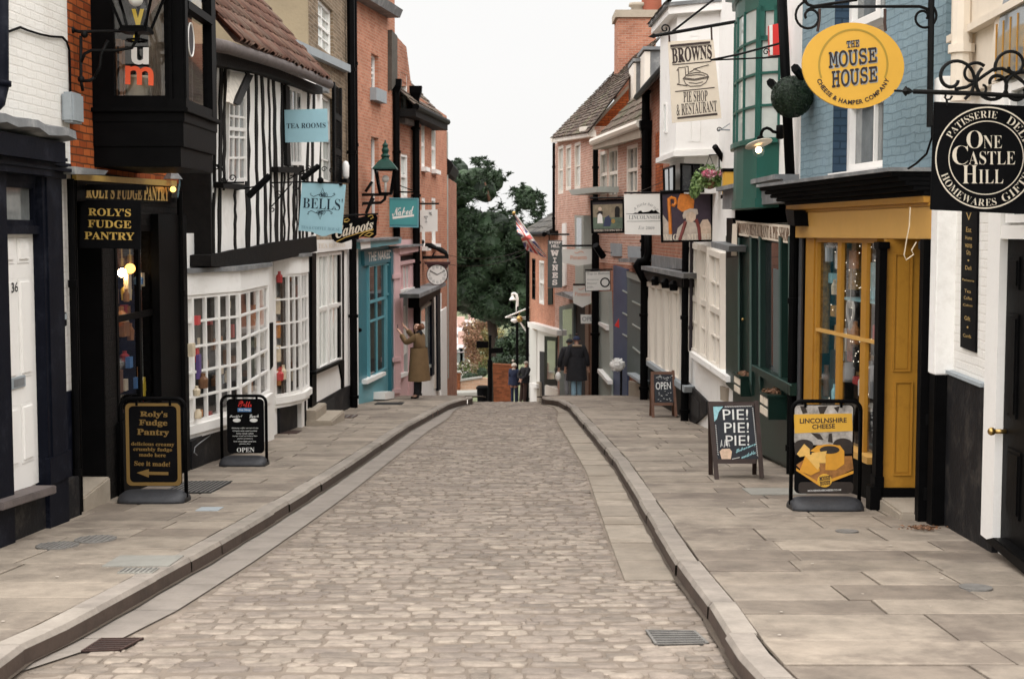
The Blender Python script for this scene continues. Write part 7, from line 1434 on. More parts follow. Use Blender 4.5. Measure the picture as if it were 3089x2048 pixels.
for Y, q, tq, lb, br in ((41, zH(640, 268, 908, 264, 908, 376, 805, 392, 772, 399, 740, 392, 645, 372), zH(706, 316, 836, 312, 836, 346, 708, 350), 'upper of two shield shaped grey cafe signs with peach script, the wider one', (640, 240, 912, 238)), (41.6, zH(728, 555, 872, 555, 872, 690, 800, 726, 730, 690), zH(744, 604, 860, 604, 860, 634, 744, 636), 'lower shield shaped grey cafe sign with peach script below the wider one', (728, 545, 890, 545))):
    t, f = sign('hanging_sign', lb, Y, q, 'greyboard', .04); lines(t, 'lettering', f, [('Pimento', 'sans', .01, tq)], M['peach'], .006); mb = MB(); mid = ((tq[0][0] + tq[1][0]) / 2, tq[0][1] - 6); rod(mb, [f.W(*f.uz((mid[0] - 12 + 4 * i, mid[1] - 4 + 3 * math.sin(i))), .004) for i in range(8)], .012, 4); mb.build('flourish', M['peach'], t)
    bk = MB(); rod(bk, [at(zH(br[0], br[1])[0], Y), at(zH(br[2], br[3])[0], Y)], .03); bk.build('bracket', M['iron'], t)
t, f = sign('hanging_sign', 'pale grey sign with three lines of words and a black ring', 38.5, zH(822, 440, 1022, 435, 1025, 590, 825, 600), 'greyboard', .04)
lines(t, 'lettering', f, [('Top to Bottom', 'serif', .0, zH(838, 452, 1014, 448, 1014, 468, 838, 474)), ('Homewares', 'sans', .0, zH(840, 500, 930, 497, 930, 510, 840, 514)), ('Menswear', 'sans', .0, zH(840, 528, 918, 526, 918, 540, 840, 544)), ('& Gifts', 'sans', .0, zH(840, 558, 888, 557, 888, 571, 840, 573))], M['greyink'], .006)
c = f.uz(zH(980, 528)[0]); ring(t, f, c, 33 * .38265 / FP * 38.5, 33 * .38265 / FP * 38.5, .018, 'black', .006); border(t, f, zH(822, 440, 1022, 435, 1025, 590, 825, 600), .015, 'black', .008)
bk = MB(); rod(bk, [at(zH(822, 430)[0], 38.5), at(zH(1040, 425)[0], 38.5)], .02); bk.build('bracket', M['iron'], t)
t, f = sign('hanging_sign', 'small pale open sign hanging lowest above the man in black', 41.2, zH(788, 782, 925, 782, 925, 850, 790, 852), 'greyboard', .03); lines(t, 'lettering', f, [('OPEN', 'sans', .015, zH(800, 798, 915, 797, 915, 832, 800, 834))], M['greyink'], .006)
# left side signs
t, f = sign('hanging_sign', 'plain pale blue rectangular sign reading tea rooms', 23.3, zE(20, 346, 358, 336, 366, 597, 28, 602), 'bluesign', .025); lines(t, 'lettering', f, [('TEA ROOMS', 'serif', -.004, zE(38, 452, 345, 446, 346, 486, 38, 493))], M['inktext'], .004)
t, f = sign('hanging_sign', 'pale blue tea and coffee house sign with wavy lower edge and dark ornament', 22.3, zE(160, 905, 505, 935, 472, 1322, 430, 1314, 390, 1322, 350, 1338, 318, 1341, 280, 1328, 240, 1308, 190, 1302, 132, 1296), 'bluesign', .025)
lines(t, 'lettering', f, [("BELLS'", 'serif', -.006, zE(168, 1034, 480, 1046, 478, 1140, 164, 1117))], M['inktext'], .004); lines(t, 'small_lettering', f, [('TEA & COFFEE HOUSE', 'serif', -.01, zE(154, 1256, 460, 1276, 459, 1303, 152, 1279))], M['fadetext'], .004)
mb = MB(); R_ = lambda *a: rod(mb, [f.W(*f.uz(p), .003) for p in zE(*a)], .0045, 4)
for cx, cy, s in ((322, 1003, 1), (302, 1165, -1)):
    for dx in (-28, -14, 0, 14): R_(cx + dx, cy + 14 * s, cx + dx + 14, cy - 6 * s, cx + dx + 28, cy + 14 * s, cx + dx + 14, cy + 30 * s, cx + dx, cy + 14 * s)
    R_(cx - 14, cy, cx, cy - 42 * s, cx + 14, cy, cx, cy + 20 * s, cx - 14, cy); R_(cx - 102, cy + 2 * s, cx - 90, cy - 4 * s, cx - 96, cy + 12 * s, cx - 70, cy + 26 * s, cx - 30, cy + 8 * s, cx + 30, cy + 28 * s, cx + 70, cy + 26 * s, cx + 98, cy + 10 * s, cx + 90, cy - 2 * s, cx + 82, cy + 6 * s)
mb.build('ornament', M['inktext'], t)
bk = MB(); rod(bk, [at(p, 22.3) for p in zC(680, 1238, 920, 1230, 1190, 1240)], .012); rod(bk, [at(p, 22.3) for p in zC(690, 1420, 740, 1370, 800, 1300, 850, 1240)], .010); rod(bk, [at(p, 22.3) for p in zC(820, 1220, 920, 1160, 1010, 1130)], .01); rod(bk, [at(p, 22.3) for p in zC(945, 1222, 940, 1232)], .03); rod(bk, [at(p, 22.3) for p in zC(1182, 1238, 1184, 1255)], .03); bk.build('bracket', M['iron'], t)
scroll(t, f, [(zC(720, 1415)[0], 10, 1.2, 90, 1, .008), (zC(760, 1320)[0], 14, 1.2, 0, 1, .008), (zC(875, 1265)[0], 10, 1.2, 0, -1, .008), (zC(710, 1270)[0], 8, 1.2, 0, 1, .007), (zC(960, 1135)[0], 8, 1.2, 0, 1, .007), (zC(1070, 1145)[0], 9, 1.2, 0, 1, .007), (zC(1120, 1150)[0], 8, 1.2, 0, -1, .007)])
c = at(zC(1046, 1220)[0], 22.2); MB().ball(c, .05).build('lamp_ball', M['black'], t, smooth=True)
t = thing('iron_bracket', 'empty scrolled iron bracket beside the first floor window of tea shop', 'bracket', at(zC(330, 1232)[0], 18.7)); f = Fl(18.7)
bk = MB(); rod(bk, [at(p, 18.7) for p in zC(322, 1236, 530, 1234)], .012); rod(bk, [at(p, 18.7) for p in zC(330, 1110, 380, 1140, 400, 1200, 410, 1232)], .01); bk.build('bar', M['iron'], t); scroll(t, f, [(zC(345, 1132)[0], 9, 1.3, 0, 1, .008), (zC(450, 1205)[0], 13, 1.3, -90, 1, .008), (zC(395, 1215)[0], 10, 1.1, 0, -1, .008)])
t, f = sign('shaped_sign', 'black shaped sign with gold flowing letters above the white fascia', 28.7, zE(485, 1190, 540, 1184, 600, 1196, 650, 1182, 680, 1165, 732, 1160, 755, 1190, 748, 1240, 746, 1330, 715, 1356, 640, 1345, 600, 1352, 540, 1372, 470, 1396, 435, 1390, 400, 1372, 388, 1330, 440, 1290, 478, 1268), 'black', .04)
lines(t, 'lettering', f, [('Cahoots', 'italic', .012, zE(424, 1262, 722, 1205, 722, 1282, 424, 1362))], M['creamtext'], .006); mb = MB()
for a in ((430, 1385, 500, 1350, 600, 1318, 722, 1285), (722, 1318, 690, 1312, 650, 1335, 690, 1342, 722, 1318), (610, 1345, 650, 1310, 720, 1290), (490, 1212, 520, 1200, 535, 1212, 515, 1228, 490, 1225), (680, 1185, 710, 1172, 722, 1192, 700, 1205)): rod(mb, [f.W(*f.uz(p), .004) for p in zE(*a)], .012, 4)
mb.build('gold_flourish', M['goldleaf'], t); bk = MB(); rod(bk, [at(p, 28.7) for p in zE(440, 1180, 760, 1165)], .02); rod(bk, [at(p, 28.7) for p in zE(660, 1160, 690, 1080, 720, 1010)], .02); bk.build('bracket', M['iron'], t)
t, f = sign('hanging_sign', 'teal square sign with white script on a black bracket', 36.2, zE(838, 1036, 1080, 1040, 1078, 1272, 836, 1268), 'teal', .05); M['tealboard'] = mat('teal_board', (.06, .28, .29, 1), .5, .06)
shape(t, 'panel', f, zE(850, 1052, 1068, 1055, 1066, 1252, 848, 1250), 'tealboard', .0, .006); border(t, f, zE(838, 1036, 1080, 1040, 1078, 1272, 836, 1268), .03, 'tealight', .02, 'frame')
lines(t, 'lettering', f, [('Naked', 'script', .012, zE(868, 1122, 1040, 1100, 1042, 1168, 870, 1184)), ('THE', 'sans', .02, zE(900, 1118, 940, 1113, 940, 1124, 900, 1129))], M['whitetext'], .012); shape(t, 'rule', f, zE(872, 1187, 1042, 1168, 1042, 1184, 876, 1206), 'whitetext', .006, .010)
bk = MB(); bk.hexa([at(p, 36.1) for p in zE(890, 930, 900, 928, 1075, 990, 1072, 1000)], [at(p, 36.3) for p in zE(890, 930, 900, 928, 1075, 990, 1072, 1000)]); bk.hexa([at(p, 36.1) for p in zE(880, 985, 1075, 988, 1072, 1000, 880, 998)], [at(p, 36.3) for p in zE(880, 985, 1075, 988, 1072, 1000, 880, 998)]); bk.build('bracket', M['black'], t)
t, f = sign('hanging_sign', 'square white sign with small ink drawings behind the teal sign', 39.4, zE(1000, 1137, 1228, 1130, 1228, 1303, 1000, 1310), 'whiteboard', .04)
mb = MB()
for a in ((1122, 1185, 1152, 1183, 1138, 1205, 1122, 1185), (1138, 1205, 1138, 1228), (1128, 1230, 1148, 1229), (1160, 1150, 1175, 1160, 1185, 1175, 1165, 1165, 1180, 1150), (1090, 1255, 1105, 1265, 1112, 1280), (1085, 1265, 1100, 1262)): rod(mb, [f.W(*f.uz(p), .004) for p in zE(*a)], .012, 4)
mb.build('ink_drawing', M['greyink'], t); bk = MB(); rod(bk, [at(p, 39.4) for p in zE(1000, 1085, 1240, 1084)], .025); bk.build('bracket', M['iron'], t)
t, f = sign('hanging_sign', 'black hanging sign with gold serif words above the fudge shop door', 13.95, zA(478, 1180, 832, 1190, 830, 1475, 470, 1465), 'blackmatt', .03)
lines(t, 'lettering', f, [("ROLY'S", 'serif', .005, zA(522, 1230, 774, 1236, 774, 1282, 522, 1275)), ('FUDGE', 'serif', .005, zA(520, 1300, 776, 1306, 776, 1352, 520, 1345)), ('PANTRY', 'serif', .005, zA(500, 1370, 794, 1376, 794, 1422, 500, 1415))], M['goldleaf'], .004)
bk = MB(); a, b = [at(p, 13.95) for p in zA(425, 1105, 865, 1108)]; bk.box(a.x, b.x, 13.93, 13.97, b.z - .03, a.z + .02); bk.build('bracket', M['black'], t)
t, f = sign('red_sign', 'small red and white projecting sign in front of the green bay', 18.2, zK(533, 186, 604, 172, 608, 400, 537, 404), 'red', .12); shape(t, 'white_edge', f, zK(532, 186, 556, 181, 558, 402, 537, 404), 'whiteboard', .0, .006)
bk = MB(); rod(bk, [at(p, 18.2) for p in zK(485, 425, 610, 408)], .012); bk.build('bracket', M['iron'], t); scroll(t, f, [(zK(510, 380)[0], 11, 1.2, 0, 1, .007)])
t = thing('iron_bracket', 'long thin empty iron bracket crossing in front of the green bay', 'bracket', at(zK(600, 325)[0], 18.0)); bk = MB(); rod(bk, [at(p, 18.0) for p in zK(105, 440, 300, 400, 610, 318)], .014); rod(bk, [at(p, 18.0) for p in zK(110, 440, 600, 418)], .010); rod(bk, [at(p, 18.0) for p in zK(120, 440, 100, 430, 108, 415)], .01); bk.build('bar', M['iron'], t)
t = thing('iron_bracket', 'small white scrolled bracket on the white wall left of green bay', 'bracket', at(zK(240, 920)[0], 23)); bk = MB(); rod(bk, [at(p, 23) for p in zK(160, 945, 262, 948)], .012); rod(bk, [at(p, 23) for p in zK(180, 945, 262, 890)], .009); bk.build('bar', M['bandstone'], t); scroll(t, Fl(23), [(zK(166, 945)[0], 8, 1.2, 0, 1, .008)])
# flag
t = thing('flag', 'red white and blue union flag drooping from a short pole on the corner house', 'flag', at(zR(1050, 870)[0], 53)); cells = {'blue_field': MB(), 'white_cross': MB(), 'red_cross': MB()}
NX, NY = 40, 24; q4 = [zR(822, 615)[0], zR(1085, 975)[0], zR(915, 905)[0], zR(838, 755)[0]]
def fpt(s, t_):
    a = bil([q4[0], q4[1], q4[2], q4[3]], s, t_); a = (a[0], a[1] - 14 * math.sin(s * 5) * t_ * (1 - s) * .6); P = at(a, 52.2 + .25 * math.sin(s * 7 + t_ * 3) + .5 * s); return P
for i in range(NX):
    for j in range(NY):
        x, y = (i + .5) / NX * 2 - 1, (j + .5) / NY * 2 - 1; d1, d2 = abs(x - y), abs(x + y)
        k = 'red_cross' if abs(x) < .1 or abs(y) < .2 else 'white_cross' if abs(x) < .18 or abs(y) < .34 else 'red_cross' if min(d1, d2) < .09 else 'white_cross' if min(d1, d2) < .26 else 'blue_field'
        cells[k].add([fpt(i / NX, j / NY), fpt((i + 1) / NX, j / NY), fpt((i + 1) / NX, (j + 1) / NY), fpt(i / NX, (j + 1) / NY)], [(0, 1, 2, 3)])
M['flagblue'] = mat('faded_flag_blue', (.10, .10, .24, 1), .8); M['flagred'] = mat('faded_flag_red', (.6, .12, .11, 1), .8)
for k, m in (('blue_field', 'flagblue'), ('white_cross', 'whiteboard'), ('red_cross', 'flagred')): cells[k].build(k, M[m], t)
MB().tube([at(zR(812, 600)[0], 52.2), at(zR(1095, 985)[0], 52.9)], .03, 6).build('pole', M['whiteboard'], t); MB().ball(at(zR(812, 603)[0], 52.2), .07).build('finial', M['brass'], t, smooth=True)
# clock
Yk = 40.2; f = Fl(Yk); c = f.uz(zT(882, 935)[0]); px = .19128 / FP * Yk
t = thing('street_clock', 'round white faced clock in dark red case on black iron bracket', 'clock', (c[0], Yk, c[1]))
M['burgundy'] = mat('burgundy_case', (.05, .012, .012, 1), .4, .2)
MB().prism(f, [(c[0] + 170 * px * math.cos(i * math.pi / 20), c[1] + 170 * px * math.sin(i * math.pi / 20)) for i in range(40)], -.2, 0).build('case', M['burgundy'], t); MB().prism(f, [(c[0] + 155 * px * math.cos(i * math.pi / 20), c[1] + 155 * px * math.sin(i * math.pi / 20)) for i in range(40)], .0, .012).build('dial', M['whiteboard'], t)
mb = MB()
for k, s in enumerate(['XII', 'I', 'II', 'III', 'IIII', 'V', 'VI', 'VII', 'VIII', 'IX', 'X', 'XI']):
    a = math.radians(90 - 30 * k); u, z = c[0] + 122 * px * math.cos(a), c[1] + 122 * px * math.sin(a); hw = (9 + 4 * len(s)) * px; put_text(mb, f, [(u - hw, z + 22 * px), (u + hw, z + 22 * px), (u + hw, z - 22 * px), (u - hw, z - 22 * px)], s, 'serif', .0, .015)
mb.build('numerals', M['greyink'], t)
for a, r, o in ((zT(882, 935, 770, 872), .012, .02), (zT(882, 935, 1005, 868), .009, .022)): MB().tube([f.W(*f.uz(p), o) for p in a], r, 5).build('hand', M['black'], t)
mb = MB(); mb.px(f, zT(672, 733, 1095, 733, 1080, 775, 690, 775), -.25, .05).px(f, zT(715, 775, 1060, 775, 1040, 830, 735, 830), -.2, .0); mb.build('cornice', M['burgundy'], t)
bk = MB(); bk.px(f, zT(600, 640, 1060, 632, 1060, 682, 600, 690), -.12, -.02).px(f, zT(610, 480, 655, 470, 660, 690, 605, 690), -.12, -.02); rod(bk, [f.W(*f.uz(p), -.07) for p in zT(690, 460, 780, 478, 860, 515, 940, 545, 1010, 590, 1040, 640)], [.05, .08, .05, .08, .06, .04], 8); bk.ball(f.W(*f.uz(zT(642, 420)[0]), -.07), .07); bk.px(f, zT(770, 690, 800, 690, 845, 590, 830, 580), -.1, -.03); bk.build('bracket', M['iron'], t)
# ================================================================ pavement signboards
class Tilt:        # plane across the street leaning in y by k per metre of height
    def __init__(s, Y, z0, k): s.Y, s.z0, s.k = Y, z0, k; s.l = math.hypot(1, k)
    def uz(s, p, o=0):
        d = ray(p); t = (s.Y + s.k * (H - s.z0)) / (d.y - s.k * d.z); return (d.x * t, H + d.z * t)
    def q(s, pts, o=0): return [s.uz(p) for p in pts]
    def W(s, u, z, o=0): return Vector((u, s.Y + s.k * (z - s.z0) - o / s.l, z + o * s.k / s.l))
GB = 'signboards standing on the pavement'
def rounded(f, q, r, n=5):     # rounded rectangle in u,z from px quad TL TR BR BL
    a = f.q(q); u0, u1 = (a[0][0] + a[3][0]) / 2, (a[1][0] + a[2][0]) / 2; z1, z0 = (a[0][1] + a[1][1]) / 2, (a[2][1] + a[3][1]) / 2; out = []
    for cx, cz, s in ((u1 - r, z1 - r, 0), (u0 + r, z1 - r, 90), (u0 + r, z0 + r, 180), (u1 - r, z0 + r, 270)):
        for i in range(n + 1): t = math.radians(s + 90 * i / n); out.append((cx + r * math.cos(t), cz + r * math.sin(t)))
    return out
def swing(label, foot, x0, x1, ytop, qpanel, ybase):
    g = gp(foot, pave_z); Y = g.y + .20; f = Fl(Y); zg = pave_z(Y); fz = lambda y: f.uz((foot[0], y))[1]
    a, b = f.uz((x0, ytop))[0], f.uz((x1, ytop))[0]; zt = fz(ytop); t = thing('pavement_sign', label, 'signboard', ((a + b) / 2, Y, zg), GB)
    r = .09; P = [(a, zg + .05), (a, zt - r)] + [(a + r - r * math.cos(i * math.pi / 10), zt - r + r * math.sin(i * math.pi / 10)) for i in range(1, 6)] + [(b - r + r * math.sin(i * math.pi / 10), zt - r + r * math.cos(i * math.pi / 10)) for i in range(0, 6)] + [(b, zt - r), (b, zg + .05)]
    mb = MB(); mb.tube([(x, Y, z) for x, z in P], .02, 10); mb.build('tube_frame', M['black'], t, smooth=True)
    mb = MB(); nu, nv = 16, 12; bb = []
    for i in range(nu + 1):
        for j in range(nv + 1):
            s, v = i / nu * 2 - 1, j / nv * 2 - 1; e = (1 - .25 * abs(s) ** 6); hh = (.028 + .10 * (1 - v * v) ** .8 * (1 - .45 * s ** 8)); yy = Y + v * .22 * e
            mb.v.append(Vector(((a + b) / 2 + s * (b - a) / 2 * 1.03, yy, pave_z(yy) + .004 + hh)))
    for i in range(nu):
        for j in range(nv): k = i * (nv + 1) + j; mb.f.append((k, k + 1, k + nv + 2, k + nv + 1))
    n0 = len(mb.v); rim = [i * (nv + 1) for i in range(nu + 1)] + [nu * (nv + 1) + j for j in range(1, nv + 1)] + [i * (nv + 1) + nv for i in range(nu - 1, -1, -1)] + [j for j in range(nv - 1, 0, -1)]
    for k in rim: v = mb.v[k]; mb.v.append(Vector((v.x, v.y, pave_z(v.y) + .003)))
    for i in range(len(rim)): mb.f.append((rim[i], rim[(i + 1) % len(rim)], n0 + (i + 1) % len(rim), n0 + i))
    mb.f.append(tuple(range(n0, n0 + len(rim)))); mb.build('moulded_base', M['plastic'], t, smooth=True)
    pn = MB().prism(f, rounded(f, qpanel, .05), -.02, .0).build('panel', M['blackmatt'], t)
    a_ = f.q(qpanel); hk = MB()
    for s in (.2, .8): u = a_[0][0] + (a_[1][0] - a_[0][0]) * s; hk.box(u - .012, u + .012, Y - .012, Y + .03, a_[0][1] - .03, zt + .01)
    hk.build('hanger', M['black'], t); return t, f
M['bronze'] = mat('dull_gold_paint', (.17, .10, .025, 1), .5, .12)
t, f = swing('black and gold fudge shop pavement sign with an arrow on moulded base', zB(900, 1412)[0], zB(712, 1000)[0][0], zB(1092, 1000)[0][0], zB(900, 788)[0][1], zB(742, 812, 1072, 812, 1072, 1305, 742, 1305), 0)
mb = MB(); o_, i_ = rounded(f, zB(745, 815, 1070, 815, 1070, 1302, 745, 1302), .05), rounded(f, zB(765, 832, 1048, 832, 1048, 1282, 765, 1282), .045)
for k in range(len(o_)): j = (k + 1) % len(o_); mb.add([f.W(*o_[k], .003), f.W(*o_[j], .003), f.W(*i_[j], .003), f.W(*i_[k], .003)], [(0, 1, 2, 3)])
mb.build('gold_border', M['bronze'], t)
lines(t, 'lettering', f, [("Roly's", 'serif', .02, zB(828, 862, 990, 862, 990, 908, 828, 902)), ('Fudge', 'serif', .02, zB(822, 912, 990, 914, 990, 958, 822, 954)), ('Pantry', 'serif', .02, zB(810, 966, 1000, 970, 1000, 1016, 810, 1012)), ('delicious creamy', 'serif', .015, zB(775, 1044, 1030, 1048, 1030, 1076, 775, 1070)), ('crumbly fudge', 'serif', .015, zB(788, 1074, 1018, 1080, 1018, 1106, 788, 1102)), ('made here', 'serif', .015, zB(822, 1108, 980, 1112, 980, 1134, 822, 1130)), ('See it made!', 'serif', .015, zB(794, 1156, 1005, 1162, 1005, 1190, 794, 1184))], M['bronze'], .004)
MB().px(f, zB(808, 1226, 880, 1204, 880, 1220, 995, 1222, 995, 1240, 880, 1238, 880, 1254), .001, .004).build('arrow', M['bronze'], t)
t, f = swing('black tea shop pavement sign with small white menu on moulded base', zD(455, 1486)[0], zD(328, 1200)[0][0], zD(592, 1200)[0][0], zD(455, 1066)[0][1], zD(362, 1084, 580, 1084, 580, 1405, 362, 1405), 0)
lines(t, 'heading', f, [('Bells', 'script', .015, zD(428, 1094, 508, 1098, 508, 1134, 428, 1132))], M['red'], .004); shape(t, 'blue_strip', f, zD(425, 1138, 506, 1138, 506, 1160, 425, 1160), 'packblue', .001, .004); lines(t, 'strip_lettering', f, [('Tea Shop', 'serif', .0, zD(432, 1142, 500, 1142, 500, 1157, 432, 1157))], M['whitetext'], .007)
ml = [('Breakfast', 'script', .01, zD(378, 1180, 452, 1178, 452, 1196, 378, 1200)), ('Lunch', 'script', .01, zD(494, 1176, 550, 1174, 550, 1192, 494, 1196)), ('OPEN', 'serif', .0, zD(420, 1372, 524, 1370, 524, 1398, 420, 1398))]
for k, (s, w_) in enumerate((('Morning coffee served all day', 80), ('Cream teas and scones', 72), ('home made cakes', 50), ('soup and sandwiches', 74), ('jacket potatoes', 46), ('hot chocolate and tea', 66), ('gluten free', 34))):
    y = 1252 + k * 15.5; ml.append((s, 'thinit', .012, zD(468 - w_, y, 468 + w_, y, 468 + w_, y + 9, 468 - w_, y + 9)))
lines(t, 'menu_lettering', f, ml, M['chalk'], .004)
for cx in (420, 520): MB().prism(f, f.q(ell(zD(cx, 1210)[0], 12, 6, 14)), .001, .004).build('cup_drawing', M['chalk'], t)
t, f = swing('cheese photograph pavement sign with yellow band on moulded base', zO(745, 734)[0], zO(562, 400)[0][0], zO(905, 400)[0][0], zO(725, 182)[0][1], zO(568, 198, 866, 198, 870, 642, 585, 642), 0)
M['clothgrey'] = mat('grey_cloth_print', (.36, .33, .30, 1), .5, .8, 9); M['board'] = mat('wood_board_print', (.30, .13, .035, 1), .5, .5, 14); M['rind'] = mat('orange_rind_print', (.62, .29, .03, 1), .5, .15, 8); M['cheese'] = mat('cheese_face_print', (.72, .44, .12, 1), .5, .2, 12); M['darkwheel'] = mat('black_wheel_print', (.03, .022, .018, 1), .5, .4, 8)
S = lambda n, m, *a, o=.002: MB().px(f, zO(*a), .0, o).build(n, M[m], t)
MB().prism(f, rounded(f, zO(572, 202, 864, 202, 864, 400, 574, 400), .04), 0, .001).build('printed_cloth', M['clothgrey'], t)
for k, a in enumerate(((600, 205, 625, 205, 640, 240, 615, 245), (690, 210, 740, 205, 720, 245, 700, 245), (770, 215, 800, 205, 790, 240), (655, 340, 700, 345, 720, 375, 690, 372), (745, 345, 760, 342, 765, 390, 740, 385))): S('cloth_fold', 'darkwheel', *a, o=.0016)
S('yellow_band', 'yellow', 570, 248, 860, 243, 864, 330, 575, 342, o=.004)
S('wood_board', 'board', 582, 500, 640, 460, 860, 455, 868, 520, 700, 600, 640, 560); S('board_edge', 'rind', 582, 515, 700, 590, 868, 528, 868, 542, 700, 606, 582, 528, o=.003)
for q in ((620, 400, 48, 28), (815, 398, 50, 32)): MB().prism(f, f.q(ell(zO(q[0], q[1])[0], q[2] * .6, q[3] * .6, 24)), 0, .003).build('dark_cheese', M['darkwheel'], t); MB().px(f, zO(q[0] - q[2], q[1], q[0] + q[2] - 4, q[1], q[0] + q[2] - 4, q[1] + 45, q[0] - q[2] + 6, q[1] + 50), 0, .0025).build('dark_cheese_side', M['darkwheel'], t)
S('cheese_wedge', 'cheese', 585, 445, 622, 395, 650, 420, 650, 450, 600, 460, o=.005)
S('cheese_wheel_side', 'rind', 652, 430, 690, 402, 800, 402, 822, 430, 822, 495, 780, 525, 728, 525, 730, 455, 690, 440, o=.006)
MB().prism(f, f.q(ell(zO(745, 428)[0], 70 * .6, 32 * .6, 28)), 0, .0065).build('cheese_wheel_top', M['rind'], t); MB().prism(f, f.q(ell(zO(748, 424)[0], 50 * .6, 20 * .6, 28)), 0, .0072).build('wheel_label', M['darkwheel'], t)
S('cheese_cut', 'cheese', 660, 440, 735, 430, 728, 455, 730, 490, 690, 490, 660, 470, o=.008); S('cheese_slice', 'rind', 600, 530, 628, 455, 695, 500, 700, 530, 655, 552, o=.009); S('slice_face', 'cheese', 628, 455, 690, 440, 700, 505, 690, 525, o=.0095)
MB().prism(f, rounded(f, zO(590, 585, 866, 585, 868, 640, 596, 640), .035), 0, .0012).build('dark_foot', M['darkwheel'], t)
c = f.uz(zO(723, 577)[0]); MB().prism(f, [(c[0] + .072 * math.cos(i * .2618), c[1] + .066 * math.sin(i * .2618)) for i in range(24)], 0, .011).build('round_badge', M['yellow'], t)
lines(t, 'badge_lettering', f, [('MOUSE', 'slab', .03, zO(697, 558, 750, 552, 752, 572, 699, 580)), ('HOUSE', 'slab', .03, zO(700, 582, 751, 576, 752, 596, 702, 603))], M['plum'], .014)
lines(t, 'lettering', f, [('LINCOLNSHIRE', 'sans', .02, zO(600, 268, 834, 264, 834, 288, 600, 293)), ('CHEESE', 'sans', .02, zO(662, 298, 776, 294, 776, 317, 662, 321))], M['plum'], .007)
lines(t, 'web_lettering', f, [('MOUSEHOUSECHEESE.CO.UK', 'sans', .01, zO(640, 624, 808, 619, 808, 628, 640, 633))], M['whitetext'], .004)
def chalkboard(label, front, back, qin, foot, m, lean):
    g = gp(foot, pave_z); Y0 = g.y; zg = pave_z(Y0); f = Tilt(Y0, zg, lean); q = f.q(front); t = thing('chalkboard_sign', label, 'signboard', ((q[2][0] + q[3][0]) / 2, Y0, zg), GB)
    qi = f.q(qin); lw = abs(qi[0][0] - q[0][0])
    for a, b, s in ((0, 3, 1), (1, 2, -1)):   # legs run past the panel to the ground
        x0, x1 = q[a][0], q[b][0]; MB().hexa([f.W(x0, q[a][1], 0), f.W(x0 + s * lw, q[a][1], 0), f.W(x1 + s * lw, q[b][1], 0), f.W(x1, q[b][1], 0)], [f.W(x0, q[a][1], -.03), f.W(x0 + s * lw, q[a][1], -.03), f.W(x1 + s * lw, q[b][1], -.03), f.W(x1, q[b][1], -.03)]).build('front_leg', M[m], t)
    for za, zb in ((q[0][1], qi[0][1]), (qi[2][1], qi[2][1] - lw)): MB().hexa([f.W(q[0][0] + lw, za, -.002), f.W(q[1][0] - lw, za, -.002), f.W(qi[1][0] + .005, zb, -.002), f.W(qi[0][0] - .005, zb, -.002)], [f.W(q[0][0] + lw, za, -.028), f.W(q[1][0] - lw, za, -.028), f.W(qi[1][0] + .005, zb, -.028), f.W(qi[0][0] - .005, zb, -.028)]).build('cross_rail', M[m], t)
    MB().prism(f, qi, -.02, -.008).build('slate_panel', M['slateboard'], t)
    Yb = Y0 + .52; top = f.W(q[0][0], q[0][1], 0)
    for x_t, x_b in ((q[0][0], q[3][0]), (q[1][0], q[2][0])):
        s = 1 if x_t == q[0][0] else -1; zb = pave_z(Yb); MB().hexa([(x_t, top.y + .03, top.z), (x_t + s * lw, top.y + .03, top.z), (x_b + s * lw - .0, Yb, zb), (x_b, Yb, zb)], [(x_t, top.y + .06, top.z), (x_t + s * lw, top.y + .06, top.z), (x_b + s * lw, Yb + .03, zb), (x_b, Yb + .03, zb)]).build('rear_leg', M[m], t)
    k = .75
    MB().hexa([(q[0][0] + lw, top.y + .04, top.z), (q[1][0] - lw, top.y + .04, top.z), (q[1][0] - lw, top.y + .04 + (Yb - top.y) * k, top.z + (pave_z(Yb) - top.z) * k), (q[0][0] + lw, top.y + .04 + (Yb - top.y) * k, top.z + (pave_z(Yb) - top.z) * k)],
        [(q[0][0] + lw, top.y + .05, top.z), (q[1][0] - lw, top.y + .05, top.z), (q[1][0] - lw, top.y + .05 + (Yb - top.y) * k, top.z + (pave_z(Yb) - top.z) * k), (q[0][0] + lw, top.y + .05 + (Yb - top.y) * k, top.z + (pave_z(Yb) - top.z) * k)]).build('rear_panel', M[m], t)
    return t, f
t, f = chalkboard('dark framed chalkboard easel with three lines about pie', zO(144, 186, 394, 178, 422, 562, 176, 574), None, zO(166, 206, 370, 200, 394, 470, 192, 482), zO(300, 572)[0], 'boardwood', .24)
lines(t, 'chalk_lettering', f, [('PIE!', 'sans', .0, zO(214, 222, 342, 222, 342, 274, 218, 276)), ('PIE!', 'sans', .0, zO(222, 288, 346, 288, 346, 338, 224, 340)), ('PIE!', 'sans', .0, zO(230, 352, 348, 352, 348, 402, 232, 404))], M['chalk'], .001)
lines(t, 'blue_chalk_lettering', f, [('Takeaway', 'script', .02, zO(278, 424, 380, 384, 384, 406, 284, 448)), ('available', 'script', .02, zO(306, 452, 376, 426, 380, 444, 310, 470))], M['chalkblue'], .001)
mb = MB(); W_ = lambda *a: mb.tube([f.W(*f.uz(p), .0) for p in zO(*a)], .004, 4)
for i in range(16): x = 226 + i * 8.5; W_(x, 212 - i * .2, x + 6, 207 - i * .2)
for i in range(26): y = 214 + i * 9.4; W_(362 + i * .95, y, 368 + i * .95, y + 6)
for i in range(14): y = 300 + i * 11; W_(178 + i * .9, y, 183 + i * .9, y + 7)
